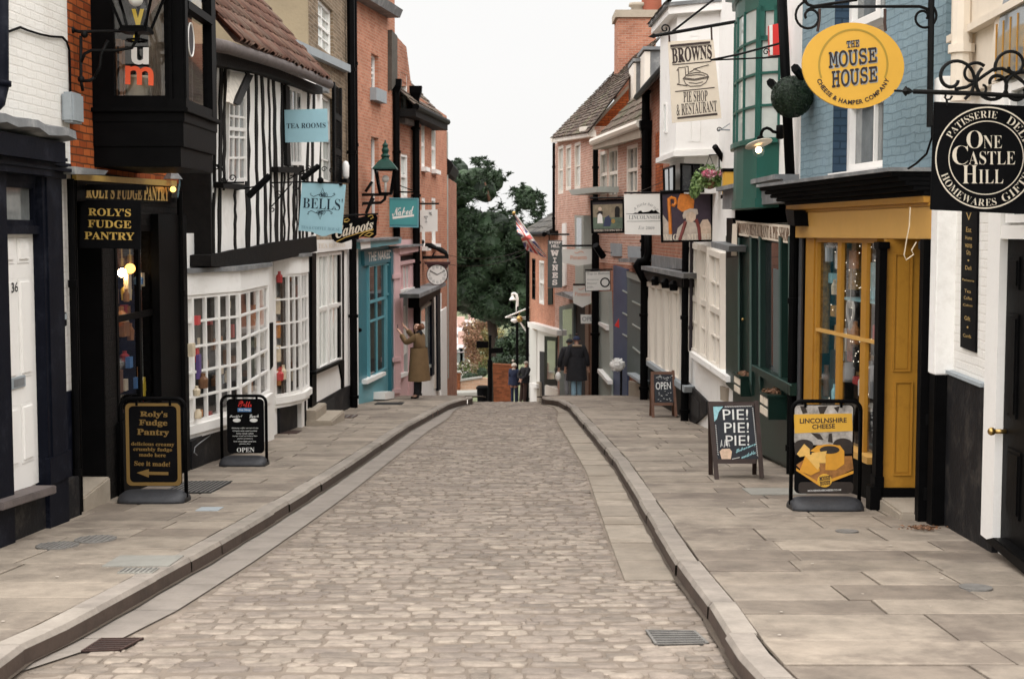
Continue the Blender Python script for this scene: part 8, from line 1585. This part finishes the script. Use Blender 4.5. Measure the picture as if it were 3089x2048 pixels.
W_(205, 410, 210, 375, 212, 405); W_(222, 412, 228, 372, 232, 405); W_(240, 410, 246, 380, 250, 408); W_(262, 470, 300, 462); mb.build('chalk_marks', M['chalk'], t)
MB().px(f, zO(168, 209, 218, 208, 196, 235, 186, 270, 172, 285), -.006, -.004).build('blue_chalk_patch', M['chalkblue'], t)
M['pieprint'] = mat('pie_chalk', (.62, .45, .33, 1), .8, .3, 20); MB().px(f, zO(200, 432, 212, 420, 250, 418, 262, 432, 256, 470, 212, 476), -.006, -.003).build('pie_drawing', M['pieprint'], t)
t, f = chalkboard('smaller reddish brown chalkboard easel reading open farther along', zJ(367, 1280, 526, 1270, 546, 1580, 372, 1590), None, zJ(386, 1297, 512, 1290, 520, 1488, 396, 1496), zJ(460, 1590)[0], 'openwood', .24)
lines(t, 'chalk_lettering', f, [('OPEN', 'sans', .01, zJ(398, 1350, 500, 1348, 502, 1396, 400, 1402))], M['chalk'], .001); mb = MB()
for i in range(30): x, y = R.uniform(400, 505), R.choice([R.uniform(1305, 1335), R.uniform(1410, 1480)]); W_ = mb.tube([f.W(*f.uz(p), .0) for p in zJ(x, y, x + R.uniform(4, 14), y + R.uniform(-2, 2))], .006, 4)
mb.build('chalk_marks', M['chalk'], t)
# ================================================================ lamps and planting on the walls
Yq = 13.8; f = Fl(Yq); c = at(zA(806, 172)[0], Yq); s_ = .5102 / FP * Yq
t = thing('wall_lantern', 'large old street lantern on scrolled iron bracket in front of the black bay', 'street lamp', c)
pr = [(95 * s_, 0), (246 * s_, 320 * s_)]; mb = MB(); mb.lathe(c, [(pr[0][0], .0), (pr[1][0], pr[1][1])], 4); mb.build('glass', M['glass'], t)
mb = MB()
for k in range(4):
    a = math.pi / 4 + k * math.pi / 2; mb.tube([c + Vector((pr[0][0] * math.cos(a), pr[0][0] * math.sin(a), 0)), c + Vector((pr[1][0] * math.cos(a), pr[1][0] * math.sin(a), pr[1][1]))], .016, 6)
    b = a + math.pi / 2; mb.tube([c + Vector((pr[0][0] * math.cos(a), pr[0][0] * math.sin(a), 0)), c + Vector((pr[0][0] * math.cos(b), pr[0][0] * math.sin(b), 0))], .02, 6)
mb.lathe(c + Vector((0, 0, -.03)), [(.185, -.01), (.19, .02)], 4); mb.lathe(c + Vector((0, 0, pr[1][1])), [(pr[1][0] * 1.08, 0), (pr[1][0] * .5, .25), (.06, .32), (.05, .5)], 4); mb.tube([c + Vector((.10 * math.cos(i * .785), .10 * math.sin(i * .785), -.11)) for i in range(9)], .012, 5)
mb.build('frame', M['black'], t); mb = MB(); mb.ball(c + Vector((0, 0, .28)), .07); mb.build('bulb', M['whiteboard'], t, smooth=True)
mb = MB()
for a in (zA(415, 178, 470, 190, 700, 185, 870, 180), zA(478, 215, 478, 480, 490, 540), zA(805, 190, 805, 240, 780, 285, 690, 300, 540, 300, 500, 320, 480, 370), zA(480, 482, 530, 478, 560, 460), zA(560, 460, 590, 400, 600, 320, 640, 240)): mb.tube([at(p, Yq) for p in a], .016, 7)
for p in zA(425, 180, 500, 205, 480, 470): mb.ball(at(p, Yq), .035, 8, 6)
mb.build('bracket', M['iron'], t, smooth=True)
Yq = 33.5; c = at(zE(818, 1005)[0], Yq); s_ = .38265 / FP * Yq
t = thing('wall_lantern', 'tall green street lantern with finial on black bracket against red brick', 'street lamp', c); k2 = 1.2
mb = MB().lathe(c, [(50 * s_ * k2, 0), (88 * s_ * k2, 188 * s_)], 4); mb.build('glass', M['glass'], t); mb = MB()
for k in range(4):
    a = math.pi / 4 + k * math.pi / 2; b = a + math.pi / 2
    for r, z in ((50, 0), (88, 188)): mb.tube([c + Vector((r * s_ * k2 * math.cos(a), r * s_ * k2 * math.sin(a), z * s_)), c + Vector((r * s_ * k2 * math.cos(b), r * s_ * k2 * math.sin(b), z * s_))], .03, 6)
    mb.tube([c + Vector((50 * s_ * k2 * math.cos(a), 50 * s_ * k2 * math.sin(a), 0)), c + Vector((88 * s_ * k2 * math.cos(a), 88 * s_ * k2 * math.sin(a), 188 * s_))], .03, 6)
mb.build('frame', M['black'], t); mb = MB(); z0 = 188 * s_
mb.lathe(c + Vector((0, 0, z0)), [(110 * s_ * k2, 0), (108 * s_ * k2, 10 * s_), (60 * s_ * k2, 62 * s_), (38 * s_ * k2, 78 * s_)], 4); mb.lathe(c + Vector((0, 0, z0 + 72 * s_)), [(36 * s_, 0), (28 * s_, 20 * s_), (38 * s_, 34 * s_), (22 * s_, 52 * s_), (30 * s_, 80 * s_), (20 * s_, 100 * s_), (24 * s_, 118 * s_), (10 * s_, 135 * s_), (2 * s_, 160 * s_)], 12)
mb.build('roof', M['lampgreen'], t); mb = MB().tube([c + Vector((0, 0, 10 * s_)), c + Vector((0, 0, 110 * s_))], .03, 6).ball(c + Vector((0, 0, 115 * s_)), .09).build('lamp_unit', M['greyboard'], t, smooth=True)
mb = MB()
for a in (zE(595, 1015, 840, 1012), zE(612, 1185, 612, 1120, 640, 1082, 780, 1076, 812, 1050, 818, 1015), zE(712, 910, 660, 990), zE(725, 1040, 690, 1100, 665, 1160)): mb.tube([at(p, Yq) for p in a], .035, 7)
mb.build('bracket', M['iron'], t, smooth=True)
# lit bracket lamp over the pie shop
Yq = 18.2; c = at(zK(455, 1050)[0], Yq); t = thing('wall_lamp', 'lit glass bulb lamp with round enamel shade on swan neck bracket', 'lamp', c); s_ = .4146 / FP * Yq
tl = Vector((0, 0, 0)); mb = MB(); b0 = len(mb.v); pr = [(98, 0), (94, 6), (40, 22), (20, 30), (18, 62), (8, 68)]
mb.lathe(c, [(r * s_, z * s_) for r, z in pr[:3]], 24)
for v in mb.v: d = v - c; v.z += d.x * .22 - d.y * .28
mb.build('enamel_shade', M['creamboard'], t, smooth=True); mb = MB().lathe(c + Vector((.02, 0, 12 * s_)), [(26 * s_, 0), (24 * s_, 40 * s_), (12 * s_, 50 * s_)], 12).build('lamp_holder', M['black'], t)
MB().lathe(c + Vector((0, 0, -92 * s_)), [(8 * s_, 0), (30 * s_, 8 * s_), (42 * s_, 35 * s_), (40 * s_, 70 * s_), (36 * s_, 92 * s_)], 16).build('glass_jar', M['glass'], t, smooth=True); MB().ball(c + Vector((0, 0, -42 * s_)), 24 * s_).build('bulb', M['bulb'], t, smooth=True)
mb = MB(); mb.tube([at(p, Yq) for p in zK(472, 1000, 475, 965, 490, 942, 515, 933, 540, 942, 560, 960, 585, 965, 605, 962)], .02, 8); a = at(zK(610, 962)[0], Yq); mb.lathe(a, [(.03, -.09), (.05, -.08), (.05, .08), (.03, .09)], 8); mb.build('swan_neck', M['black'], t, smooth=True)
mb = MB(); mb.tube([at(zK(622, -60)[0], 17.55), at(zK(685, 1312)[0], 17.55)], .062, 10); a = mb.build('downpipe', M['black'], c3, smooth=True)
MB().box(3.5, 3.7, 17.38, 17.41, H - .2, 8).build('brick_edge', M['wallwhite'], c3)
# clipped ball
c = at(zK(697, 706)[0], 16.9); r = 150 * .4146 / FP * 16.9; t = thing('topiary_ball', 'round clipped dark green box ball hanging beside the yellow oval sign', 'topiary', c)
mb = MB(); leaves(mb, c, r, r, r, 8000, .012, .06); mb.build('foliage', M['leaf'], t); MB().ball(c, r * .9, 20, 14).build('core', M['leaf'], t, smooth=True); mb = MB(); mb.tube([c + Vector((r * .8, 0, .1)), (3.5, 16.9, c.z + .16)], .014, 6); mb.build('bracket', M['iron'], t)
# black floodlights
for lb, a, b, Y, fx in (('black slim floodlight tilted up on the timber frame', zC(562, 1325)[0], zC(700, 1192)[0], 19.6, None), ('black slim floodlight beside the tea and coffee sign', zC(925, 1210)[0], zC(1030, 1125)[0], 23.6, None), ('black floodlight between topiary ball and yellow sign', zK(718, 495)[0], zK(770, 560)[0], 16.4, None), ('small black floodlight left of the topiary ball', zK(540, 600)[0], zK(570, 632)[0], 17.3, None), ('black slim floodlight above the flower basket', zI(1245, 990)[0], zI(1325, 1110)[0], 23.6, None), ('black floodlight on the red brick beyond the green lantern', zE(955, 825)[0], zE(920, 900)[0], 38.2, None), ('black floodlight under the small pub sign', zH(905, 235)[0], zH(965, 325)[0], 39, None)):
    a, b = at(a, Y), at(b, Y + .25); o = tag(MB().tube([a, b], .05 if Y < 30 else .1, 6).build('floodlight', M['black'], None), lb, 'floodlight', 'floodlights aimed at the signs'); m_ = (a + b) / 2; side = -1 if m_.x < 0 else 1
    MB().tube([m_, m_ + Vector((side * .35, .1, -.05))], .012, 5).build('arm', M['iron'], o)
# flower basket
Yq = 24.0; c = at(zI(1212, 1235)[0], Yq); t = thing('hanging_basket', 'brown hanging basket with trailing pale green leaves and pink flowers', 'flower basket', c); s_ = .4464 / FP * Yq
MB().lathe(c, [(.02, -45 * s_), (40 * s_, -30 * s_), (55 * s_, 0), (56 * s_, 12 * s_)], 14).build('basket', M['oak'], t, smooth=True); mb = MB()
for p, r in ((zI(1180, 1190)[0], .2), (zI(1230, 1185)[0], .2), (zI(1290, 1195)[0], .17), (zI(1145, 1220)[0], .14), (zI(1125, 1265)[0], .12), (zI(1108, 1305)[0], .08), (zI(1285, 1240)[0], .12)): leaves(mb, at(p, Yq - .1), r, r * .9, r, 170, .045, .7)
mb.build('trailing_leaves', M['leafl'], t); mb = MB()
for p in zI(1200, 1165, 1180, 1175, 1235, 1170, 1290, 1172, 1215, 1185): leaves(mb, at(p, Yq - .25), .07, .07, .06, 60, .03, .8)
mb.build('pink_flowers', M['bloom'], t); mb = MB()
for p in zI(1160, 1195, 1265, 1195): mb.tube([at(p, Yq), at(zI(1212, 1050)[0], Yq)], .006, 4)
mb.tube([at(p, Yq) for p in zI(1205, 1050, 1275, 1045, 1275, 1140)], .012, 6); mb.build('chain', M['iron'], t)
a = at(zK(242, 1335)[0], 22.6); o = MB().box(a.x - .1, a.x + .1, 22.5, 22.7, a.z - .18, a.z + .18).build('amber_lantern', M['yellow'], None, bevel=.01); tag(o, 'small amber yellow box lantern on the white wall beside green bay', 'lantern'); MB().box(a.x - .12, a.x + .12, 22.48, 22.72, a.z + .18, a.z + .23).box(a.x - .12, a.x + .12, 22.48, 22.72, a.z - .24, a.z - .18).build('cap', M['black'], o)
# planter boxes on the pie shop front
for k, (Y, xl, yt, yb, xr) in enumerate(((20.5, 302, 1198, 1335, 3.5), (17.75, 490, 1328, 1492, 3.5))):
    a = at(zL(xl, yt)[0], Y); b = at(zL(xl, yb)[0], Y); t = thing('planter_box', ('dark green planter box with cream squares, the farther and smaller looking', 'dark green planter box with cream squares, the nearer one behind the pie chalkboard')[k], 'planter', ((a.x + xr) / 2, Y, b.z), 'planter boxes on the pie shop front')
    L = .62; mb = MB().box(a.x, xr, Y, Y + L, b.z, a.z - .02).box(a.x - .02, xr, Y - .02, Y + .02, a.z - .03, a.z).box(a.x - .02, a.x + .02, Y, Y + L + .02, a.z - .03, a.z).box(a.x - .02, xr, Y + L - .01, Y + L + .02, a.z - .03, a.z); mb.build('box', M['green'], t)
    mb = MB()
    for i in range(2):
        for j in range(2): h = (a.z - b.z - .1) / 2; mb.box(a.x - .012, a.x + .002, Y + .05 + i * (L - .08) / 2, Y + .05 + i * (L - .08) / 2 + (L - .16) / 2, b.z + .03 + j * (h + .03), b.z + .03 + j * (h + .03) + h - .01)
    mb.build('cream_panel', M['creamboard'], t); mb = MB()
    for _ in range(4): leaves(mb, (R.uniform(a.x + .05, xr - .05), Y + R.uniform(.1, .5), a.z - .0), .09, .12, .05, 90, .03, .9)
    mb.build('dry_plants', M['rustbush'], t); MB().box(a.x + .02, xr, Y + .05, Y + L - .05, a.z - .06, a.z - .035).build('soil', M['room'], t)
g = gp(zJ(160, 1460)[0], pave_z); c = at(zJ(140, 1232)[0], 37); t = thing('flower_stand', 'bunch of white flowers on a thin stand before the blue shopfront', 'flowers', (c.x, 37, pave_z(37)))
mb = MB(); leaves(mb, c, .2, .2, .17, 500, .06, .6); mb.build('white_flowers', M['white'], t); MB().tube([(c.x + .1, 37, pave_z(37)), (c.x + .1, 37, c.z - .1)], .03, 6).build('stand', M['iron'], t)
a = at(zJ(145, 955)[0], 37.4); o = MB().add([at(p, 37.4) for p in zJ(150, 920, 152, 985, 120, 968)] + [v + Vector((0, .03, 0)) for v in [at(p, 37.4) for p in zJ(150, 920, 152, 985, 120, 968)]], [(0, 1, 2), (3, 4, 5), (0, 1, 4, 3), (1, 2, 5, 4), (2, 0, 3, 5)]).build('pennant', M['red'], None); tag(o, 'small red pennant sticking out from the blue shopfront', 'pennant')
o = cover('raised_flag', 'thin raised stone slab behind the cheese pavement sign', zO(470, 635)[0], .3, .3, pave_z, M['concrete'], 0, 'slab', None, True)
mb = MB()
g = gp(zO(1230, 835)[0], pave_z)
for _ in range(160):
    p = g + Vector((R.gauss(0, .07), R.gauss(.12, .06), 0)); p.z = pave_z(p.y) + .012 + R.random() * .02 ; a = R.uniform(0, 6.28); s = R.uniform(.01, .03); mb.add([p + Vector((s * math.cos(a), s * math.sin(a), 0)), p + Vector((-s * .5 * math.sin(a), s * .5 * math.cos(a), .012)), p - Vector((s * math.cos(a), s * math.sin(a), 0))], [(0, 1, 2)])
tag(mb.build('fallen_leaves', M['oak'], None), 'scatter of dead brown leaves at the pipe foot', 'leaves', kind='stuff')
# ================================================================ people
M['skin'] = mat('skin', (.50, .29, .21, 1), .55, .08); M['hairbrown'] = mat('auburn_hair', (.14, .055, .025, 1), .6, .4, 30, .4, 60); M['hairgrey'] = mat('grey_hair', (.30, .26, .22, 1), .7, .3, 30, .4, 60)
M['trench'] = mat('tan_trench_cloth', (.15, .092, .042, 1), .8, .18, 6, .3, 20); M['denim'] = mat('light_denim', (.22, .34, .42, 1), .85, .25, 9); M['navycloth'] = mat('navy_cloth', (.018, .026, .06, 1), .85, .3, 6); M['blackcloth'] = mat('black_cloth', (.014, .014, .017, 1), .85, .4, 5)
M['browncloth'] = mat('dark_brown_cloth', (.055, .032, .026, 1), .85, .3, 6); M['wool'] = mat('off_white_wool', (.60, .54, .46, 1), .9, .15, 30, .5, 60); M['shoe'] = mat('black_leather', (.01, .01, .01, 1), .4, .2); M['greycloth'] = mat('grey_cloth', (.20, .20, .21, 1), .85, .3, 6); M['fur'] = mat('tan_fur_trim', (.30, .22, .15, 1), .9, .4, 40, .5, 80)
dgx = bpy.context.evaluated_depsgraph_get
def skin(name, parent, m, J, E, lv=2):     # J: {name: (Vector, rx, ry)}; one continuous surface grown on the joints
    ks = list(J); loc = LOC[parent.name]; me = bpy.data.meshes.new(name); me.from_pydata([tuple(J[k][0] - loc) for k in ks], [(ks.index(a), ks.index(b)) for a, b in E], [])
    o = bpy.data.objects.new(name, me); col.objects.link(o); md = o.modifiers.new('skin', 'SKIN'); md.use_smooth_shade = True
    for i, k in enumerate(ks): sv = me.skin_vertices[0].data[i]; sv.radius = (J[k][1], J[k][2]); sv.use_root = (i == 0)
    sd = o.modifiers.new('sub', 'SUBSURF'); sd.levels = lv; sd.render_levels = lv
    g = dgx(); g.update(); m2 = bpy.data.meshes.new_from_object(o.evaluated_get(g)); o.modifiers.clear(); o.data = m2; m2.materials.clear(); m2.materials.append(M[m]); o.parent = parent; LOC[o.name] = loc
    for p in m2.polygons: p.use_smooth = True
    return o
def loft(rings, n=20):    # rings: (centre, rx, ry)
    mb = MB()
    for c, rx, ry in rings:
        for k in range(n): a = 2 * math.pi * k / n; mb.v.append(Vector(c) + Vector((rx * math.cos(a), ry * math.sin(a), 0)))
    for i in range(len(rings) - 1):
        for k in range(n): mb.f.append((i * n + k, i * n + (k + 1) % n, (i + 1) * n + (k + 1) % n, (i + 1) * n + k))
    mb.f.append(tuple(range(n))); mb.f.append(tuple((len(rings) - 1) * n + k for k in range(n))); return mb
def hand(J, E, pre, wrist, d, side, s=1.0):   # palm and five unequal bent fingers growing from the wrist joint
    d = d.normalized(); n = side.normalized(); up = d.cross(n)
    J[pre + 'palm'] = (wrist + d * .055 * s, .030 * s, .017 * s); E.append((pre + 'wrist', pre + 'palm'))
    for i, L in enumerate((.062, .072, .068, .054)):
        b = wrist + d * .085 * s + n * (.024 - .016 * i) * s; k1, k2 = pre + 'f%d' % i, pre + 'g%d' % i
        J[k1] = (b + d * L * .55 * s + up * .006 * s, .0085 * s, .0085 * s); J[k2] = (b + d * L * .95 * s + up * .024 * s, .0065 * s, .0065 * s); E += [(pre + 'palm', k1), (k1, k2)]
    J[pre + 't0'] = (wrist + d * .05 * s + n * .042 * s, .011 * s, .011 * s); J[pre + 't1'] = (wrist + d * .085 * s + n * .058 * s + up * .012 * s, .008 * s, .008 * s); E += [(pre + 'palm', pre + 't0'), (pre + 't0', pre + 't1')]
def person(label, base, hgt, face, feet, arms, grp=None, sway=0.0, lean=Vector((0, 0, 0))):
    """base ground point; face = direction the person looks (unit, plan); feet/arms give offsets in body space (side, forward, up) as shares of the height"""
    t = thing('person', label, 'person', base, grp); f = Vector((face[0], face[1], 0)).normalized(); s = Vector((f.y, -f.x, 0)); h = hgt
    P = lambda a, b, c: Vector(base) + s * a * h + f * b * h + Vector((0, 0, c * h)) + lean * c * h
    J = {'pelvis': (P(0, 0, .53), .085 * h, .06 * h), 'waist': (P(0, .0, .61), .072 * h, .052 * h), 'chest': (P(0, .005, .73), .085 * h, .06 * h), 'neckbase': (P(0, 0, .82), .045 * h, .04 * h), 'neck': (P(0, .01, .855), .031 * h, .031 * h), 'jaw': (P(0, .025, .885), .036 * h, .038 * h), 'head': (P(0, .018, .93), .045 * h, .054 * h), 'crown': (P(0, .008, .968), .033 * h, .038 * h), 'nose': (P(0, .082, .915), .008 * h, .008 * h)}
    E = [('pelvis', 'waist'), ('waist', 'chest'), ('chest', 'neckbase'), ('neckbase', 'neck'), ('neck', 'jaw'), ('jaw', 'head'), ('head', 'crown'), ('head', 'nose')]
    for k, sg in (('l', -1), ('r', 1)):
        ft = feet[k]; J[k + 'hip'] = (P(sg * .05, 0, .49), .058 * h, .055 * h); J[k + 'knee'] = (P(sg * .05 + ft[0] * .5, ft[1] * .5 + ft[3], .285), .034 * h, .036 * h); J[k + 'calf'] = (P(sg * .05 + ft[0] * .75, ft[1] * .8, .19), .033 * h, .035 * h); J[k + 'ankle'] = (P(sg * .05 + ft[0], ft[1], .045 + ft[2]), .020 * h, .023 * h); J[k + 'toe'] = (P(sg * .055 + ft[0], ft[1] + .085, .016 + ft[2] * .5), .022 * h, .014 * h)
        E += [('pelvis', k + 'hip'), (k + 'hip', k + 'knee'), (k + 'knee', k + 'calf'), (k + 'calf', k + 'ankle'), (k + 'ankle', k + 'toe')]
        a = arms[k]; J[k + 'sh'] = (P(sg * .105, 0, .80), .034 * h, .034 * h); J[k + 'elbow'] = (P(*a[0]), .025 * h, .025 * h); J[k + 'wrist'] = (P(*a[1]), .016 * h, .016 * h); E += [('chest', k + 'sh'), (k + 'sh', k + 'elbow'), (k + 'elbow', k + 'wrist')]
        hand(J, E, k, J[k + 'wrist'][0], J[k + 'wrist'][0] - J[k + 'elbow'][0], s * -sg if abs((J[k + 'wrist'][0] - J[k + 'elbow'][0]).normalized().dot(s)) < .8 else f, h / 1.75)
    skin('body', t, 'skin', J, E)
    # ears and face
    for sg in (-1, 1):
        MB().ball(P(sg * .048, .012, .915), .014 * h, 8, 6).build('ear', M['skin'], t, smooth=True); MB().ball(P(sg * .018, .066, .932), .006 * h, 8, 6).build('eye', M['shoe'], t, smooth=True)
    MB().tube([P(-.016, .066, .893), P(0, .07, .892), P(.016, .066, .893)], .004 * h, 5).build('mouth', M['maroon'], t)
    return t, J, P, h
def clothe(t, J, h, m, keys, E, k, name, grow=None, lv=2):
    G = {q: (J[q][0], J[q][1] * k + .006 * h, J[q][2] * k + .006 * h) for q in keys}
    for q, v in (grow or {}).items(): G[q] = v
    return skin(name, t, m, G, E, lv)
TOR = ['pelvis', 'waist', 'chest', 'neckbase', 'lsh', 'lelbow', 'lwrist', 'rsh', 'relbow', 'rwrist']
TE = [('pelvis', 'waist'), ('waist', 'chest'), ('chest', 'neckbase'), ('chest', 'lsh'), ('lsh', 'lelbow'), ('lelbow', 'lwrist'), ('chest', 'rsh'), ('rsh', 'relbow'), ('relbow', 'rwrist')]
def coat(t, J, h, m, P, hem, flare, name='coat', sleeve=1.35, body=1.12):
    G = {q: (J[q][0], J[q][1] * (sleeve if q[1:] in ('elbow', 'sh') else 1.9 if q[1:] == 'wrist' else body) + .004 * h, J[q][2] * (sleeve if q[1:] in ('elbow', 'sh') else 1.9 if q[1:] == 'wrist' else body) + .006 * h) for q in TOR}
    for k in 'lr':    # sleeve ends before the hand
        w, e = J[k + 'wrist'][0], J[k + 'elbow'][0]; G[k + 'wrist'] = (w + (e - w) * .12, G[k + 'wrist'][1], G[k + 'wrist'][2])
    c = skin(name, t, m, G, TE); n = 24; mb = MB(); rings = 7
    for i in range(rings):
        q = i / (rings - 1); z = .66 + (hem - .66) * q; rx = (.137 + flare * q) * h; ry = (.104 + flare * .8 * q) * h
        for k in range(n): a = 2 * math.pi * k / n; w = 1 + .05 * q * math.sin(a * 5 + 1) + .03 * q * math.sin(a * 9); mb.v.append(P(rx * math.cos(a) * w / h, ry * math.sin(a) * w / h, z))
    for i in range(rings - 1):
        for k in range(n): mb.f.append((i * n + k, i * n + (k + 1) % n, (i + 1) * n + (k + 1) % n, (i + 1) * n + k))
    sk = mb.build('coat_skirt', M[m], c, smooth=True); return c
def trousers(t, J, h, m, k=1.22, name='trousers'):
    ks = ['pelvis'] + [a + b for a in 'lr' for b in ('hip', 'knee', 'calf', 'ankle')]; E = [('pelvis', 'lhip'), ('pelvis', 'rhip')] + [(a + x, a + y) for a in 'lr' for x, y in (('hip', 'knee'), ('knee', 'calf'), ('calf', 'ankle'))]
    kk = lambda q: 1.75 if 'ankle' in q else .9 if 'hip' in q or q == 'pelvis' else k
    G = {q: (J[q][0], J[q][1] * kk(q) + .004, J[q][2] * kk(q) + .004) for q in ks}; return skin(name, t, m, G, E)
def shoes(t, J, h, m='shoe', boot=0):
    for k in 'lr':
        a, b = J[k + 'ankle'], J[k + 'toe']; d = (b[0] - a[0]); d.z = 0; d.normalize(); G = {'heel': (Vector((a[0].x, a[0].y, b[0].z + .004)) - d * .02, .033 * h / 1.7, .03 * h / 1.7), 'mid': ((a[0] + b[0]) / 2 - Vector((0, 0, .010)), .033 * h / 1.7, .033 * h / 1.7), 'toe': (b[0] + d * .02, .034 * h / 1.7, .024 * h / 1.7), 'top': (a[0] + Vector((0, 0, .03 + boot)), .034 * h / 1.7 + boot * .08, .036 * h / 1.7 + boot * .08)}
        skin('boot' if boot else 'shoe', t, m, G, [('heel', 'mid'), ('mid', 'toe'), ('heel', 'top')], 1)
def cap(t, P, m, name, r=.062, up=.935, sq=1.0, fwd=.004, low=0): MB().lathe(P(0, fwd, up), [(r * 1.72 * math.cos(math.radians(a)) * 1.0, r * 1.72 * sq * math.sin(math.radians(a))) for a in (low, low + 12, 25, 40, 55, 70, 82, 90)], 16).build(name, M[m], t, smooth=True)
# woman in a tan trench coat photographing the pink shop
g = gp(zG(1085, 1312)[0], pave_z); Yp = g.y if g.y < 37 else 35.0; b = at(zG(1083, 1312)[0], min(Yp, 35.2)); b.z = pave_z(b.y); hp = (at(zG(1130, 712)[0], b.y).z - b.z) / .985
t, J, P, h = person('person in long tan trench coat and dark scarf raising a phone towards the pink shop', b, hp, (-.93, .38), {'l': (0, 0, 0, 0), 'r': (0, .03, 0, .01)}, {'l': [(-.10, .13, .72), (-.05, .24, .845)], 'r': [(.11, .12, .77), (.035, .20, .90)]}, 'people in the street')
coat(t, J, h, 'trench', P, .235, .035); trousers(t, J, h, 'blackcloth', 1.1); shoes(t, J, h, 'shoe', .16)
skin('scarf', t, 'blackcloth', {'a': (P(-.05, .0, .845), .05 * h, .04 * h), 'b': (P(0, -.02, .855), .05 * h, .045 * h), 'c': (P(.05, .0, .845), .05 * h, .04 * h), 'd': (P(0, .05, .835), .045 * h, .035 * h)}, [('a', 'b'), ('b', 'c'), ('c', 'd')], 1)
skin('hair', t, 'hairbrown', {'a': (P(0, -.002, .955), .056 * h, .056 * h), 'b': (P(0, -.03, .92), .055 * h, .05 * h), 'c': (P(0, -.035, .885), .045 * h, .04 * h), 'd': (P(0, -.055, .945), .03 * h, .03 * h)}, [('a', 'b'), ('b', 'c'), ('b', 'd')], 2)
w = J['lwrist'][0]; a = P(-.01, .30, .91); o = MB().box(-.004, .004, -.038, .038, -.075, .075); o.v = [a + Vector((v.x, v.y, v.z)) for v in o.v]; tag(o.build('phone', M['black'], None), 'black phone held up by the person in the tan coat', 'phone')
# pair walking away past the blue shopfront
def walker(label, px, py_top, py_foot, Y, face, coatm, hem, legm, capm, gr=None):
    b = at((px, py_foot), Y); hh = (at((px, py_top), Y).z - b.z) / 1.0
    return person(label, b, hh, face, {'l': (0, -.05, .012, .01), 'r': (0, .07, 0, .02)}, {'l': [(-.155, -.03, .64), (-.17, .02, .49)], 'r': [(.155, -.01, .64), (.185, .03, .49)]}, 'people in the street')
x, yt, yb = zH(755, 0)[0][0], zH(0, 938)[0][1], zH(0, 1455)[0][1]
t, J, P, h = walker('person in long black coat, knit cap and pale jeans walking away downhill', x, yt, yb, 39.3, (-.1, 1), 'blackcloth', .3, 'denim', 'blackcloth')
coat(t, J, h, 'blackcloth', P, .30, .022, body=1.25, sleeve=1.6); trousers(t, J, h, 'denim', 1.1); shoes(t, J, h); cap(t, P, 'navycloth', 'knit_cap', .036 * h / 1.0 if 0 else .062, .918, 1.05)
MB().ball(P(0, 0, 1.0), .035).build('bobble', M['browncloth'], t, smooth=True); skin('hood', t, 'fur', {'a': (P(-.08, -.035, .83), .03, .03), 'b': (P(0, -.065, .835), .035, .035), 'c': (P(.08, -.035, .83), .03, .03)}, [('a', 'b'), ('b', 'c')], 1)
t, J, P, h = walker('person in dark jacket and grey trousers partly hidden behind the black coat', zH(700, 0)[0][0], zH(0, 960)[0][1], zH(0, 1448)[0][1], 40.4, (-.1, 1), 'blackcloth', .45, 'greycloth', 'hairgrey')
coat(t, J, h, 'blackcloth', P, .47, .015, body=1.2, sleeve=1.5); trousers(t, J, h, 'greycloth', 1.12); shoes(t, J, h); cap(t, P, 'blackcloth', 'knit_cap', .06, .918, 1.0)
o = MB().ball(J['lwrist'][0] + Vector((-.02, 0, -.22)), .09, 10, 8); o.v = [Vector((v.x, v.y, (v.z - J['lwrist'][0].z + .22) * 1.5 + J['lwrist'][0].z - .22)) for v in o.v]; tag(o.build('carrier_bag', M['whiteboard'], None, smooth=True), 'white carrier bag held by the half hidden person', 'bag')
# couple at the brow
b = at(zS(1130, 1466)[0], 54); hh = (at(zS(1150, 845)[0], 54).z - b.z)
t, J, P, h = person('person in navy jacket and cream bobble hat standing by the low corner house', b, hh, (.55, .85), {'l': (0, .0, 0, 0), 'r': (0, .02, 0, 0)}, {'l': [(-.13, .03, .64), (-.11, .09, .52)], 'r': [(.13, .03, .64), (.11, .09, .52)]}, 'people in the street')
coat(t, J, h, 'navycloth', P, .46, .008, body=1.15, sleeve=1.5); trousers(t, J, h, 'navycloth', 1.05); shoes(t, J, h); cap(t, P, 'wool', 'knit_hat', .064, .91, 1.1); MB().ball(P(-.03, 0, 1.035), .05).build('bobble', M['wool'], t, smooth=True)
skin('scarf', t, 'wool', {'a': (P(-.05, -.01, .835), .03, .03), 'b': (P(0, -.045, .84), .035, .035), 'c': (P(.05, -.01, .835), .03, .03)}, [('a', 'b'), ('b', 'c')], 1)
b = at(zS(1245, 1468)[0], 53.6); hh = (at(zS(1300, 818)[0], 53.6).z - b.z) * 1.0
t, J, P, h = person('person in black jacket and brown trousers with hands clasped behind the back', b, hh, (.75, .66), {'l': (0, .0, 0, 0), 'r': (0, .02, 0, 0)}, {'l': [(-.14, -.07, .66), (-.02, -.11, .56)], 'r': [(.14, -.07, .66), (.02, -.11, .565)]}, 'people in the street', lean=Vector((.10, 0, 0)))
coat(t, J, h, 'blackcloth', P, .50, .005, body=1.2, sleeve=1.55); trousers(t, J, h, 'browncloth', 1.25); shoes(t, J, h); cap(t, P, 'hairgrey', 'flat_cap', .06, .935, .75, .012)
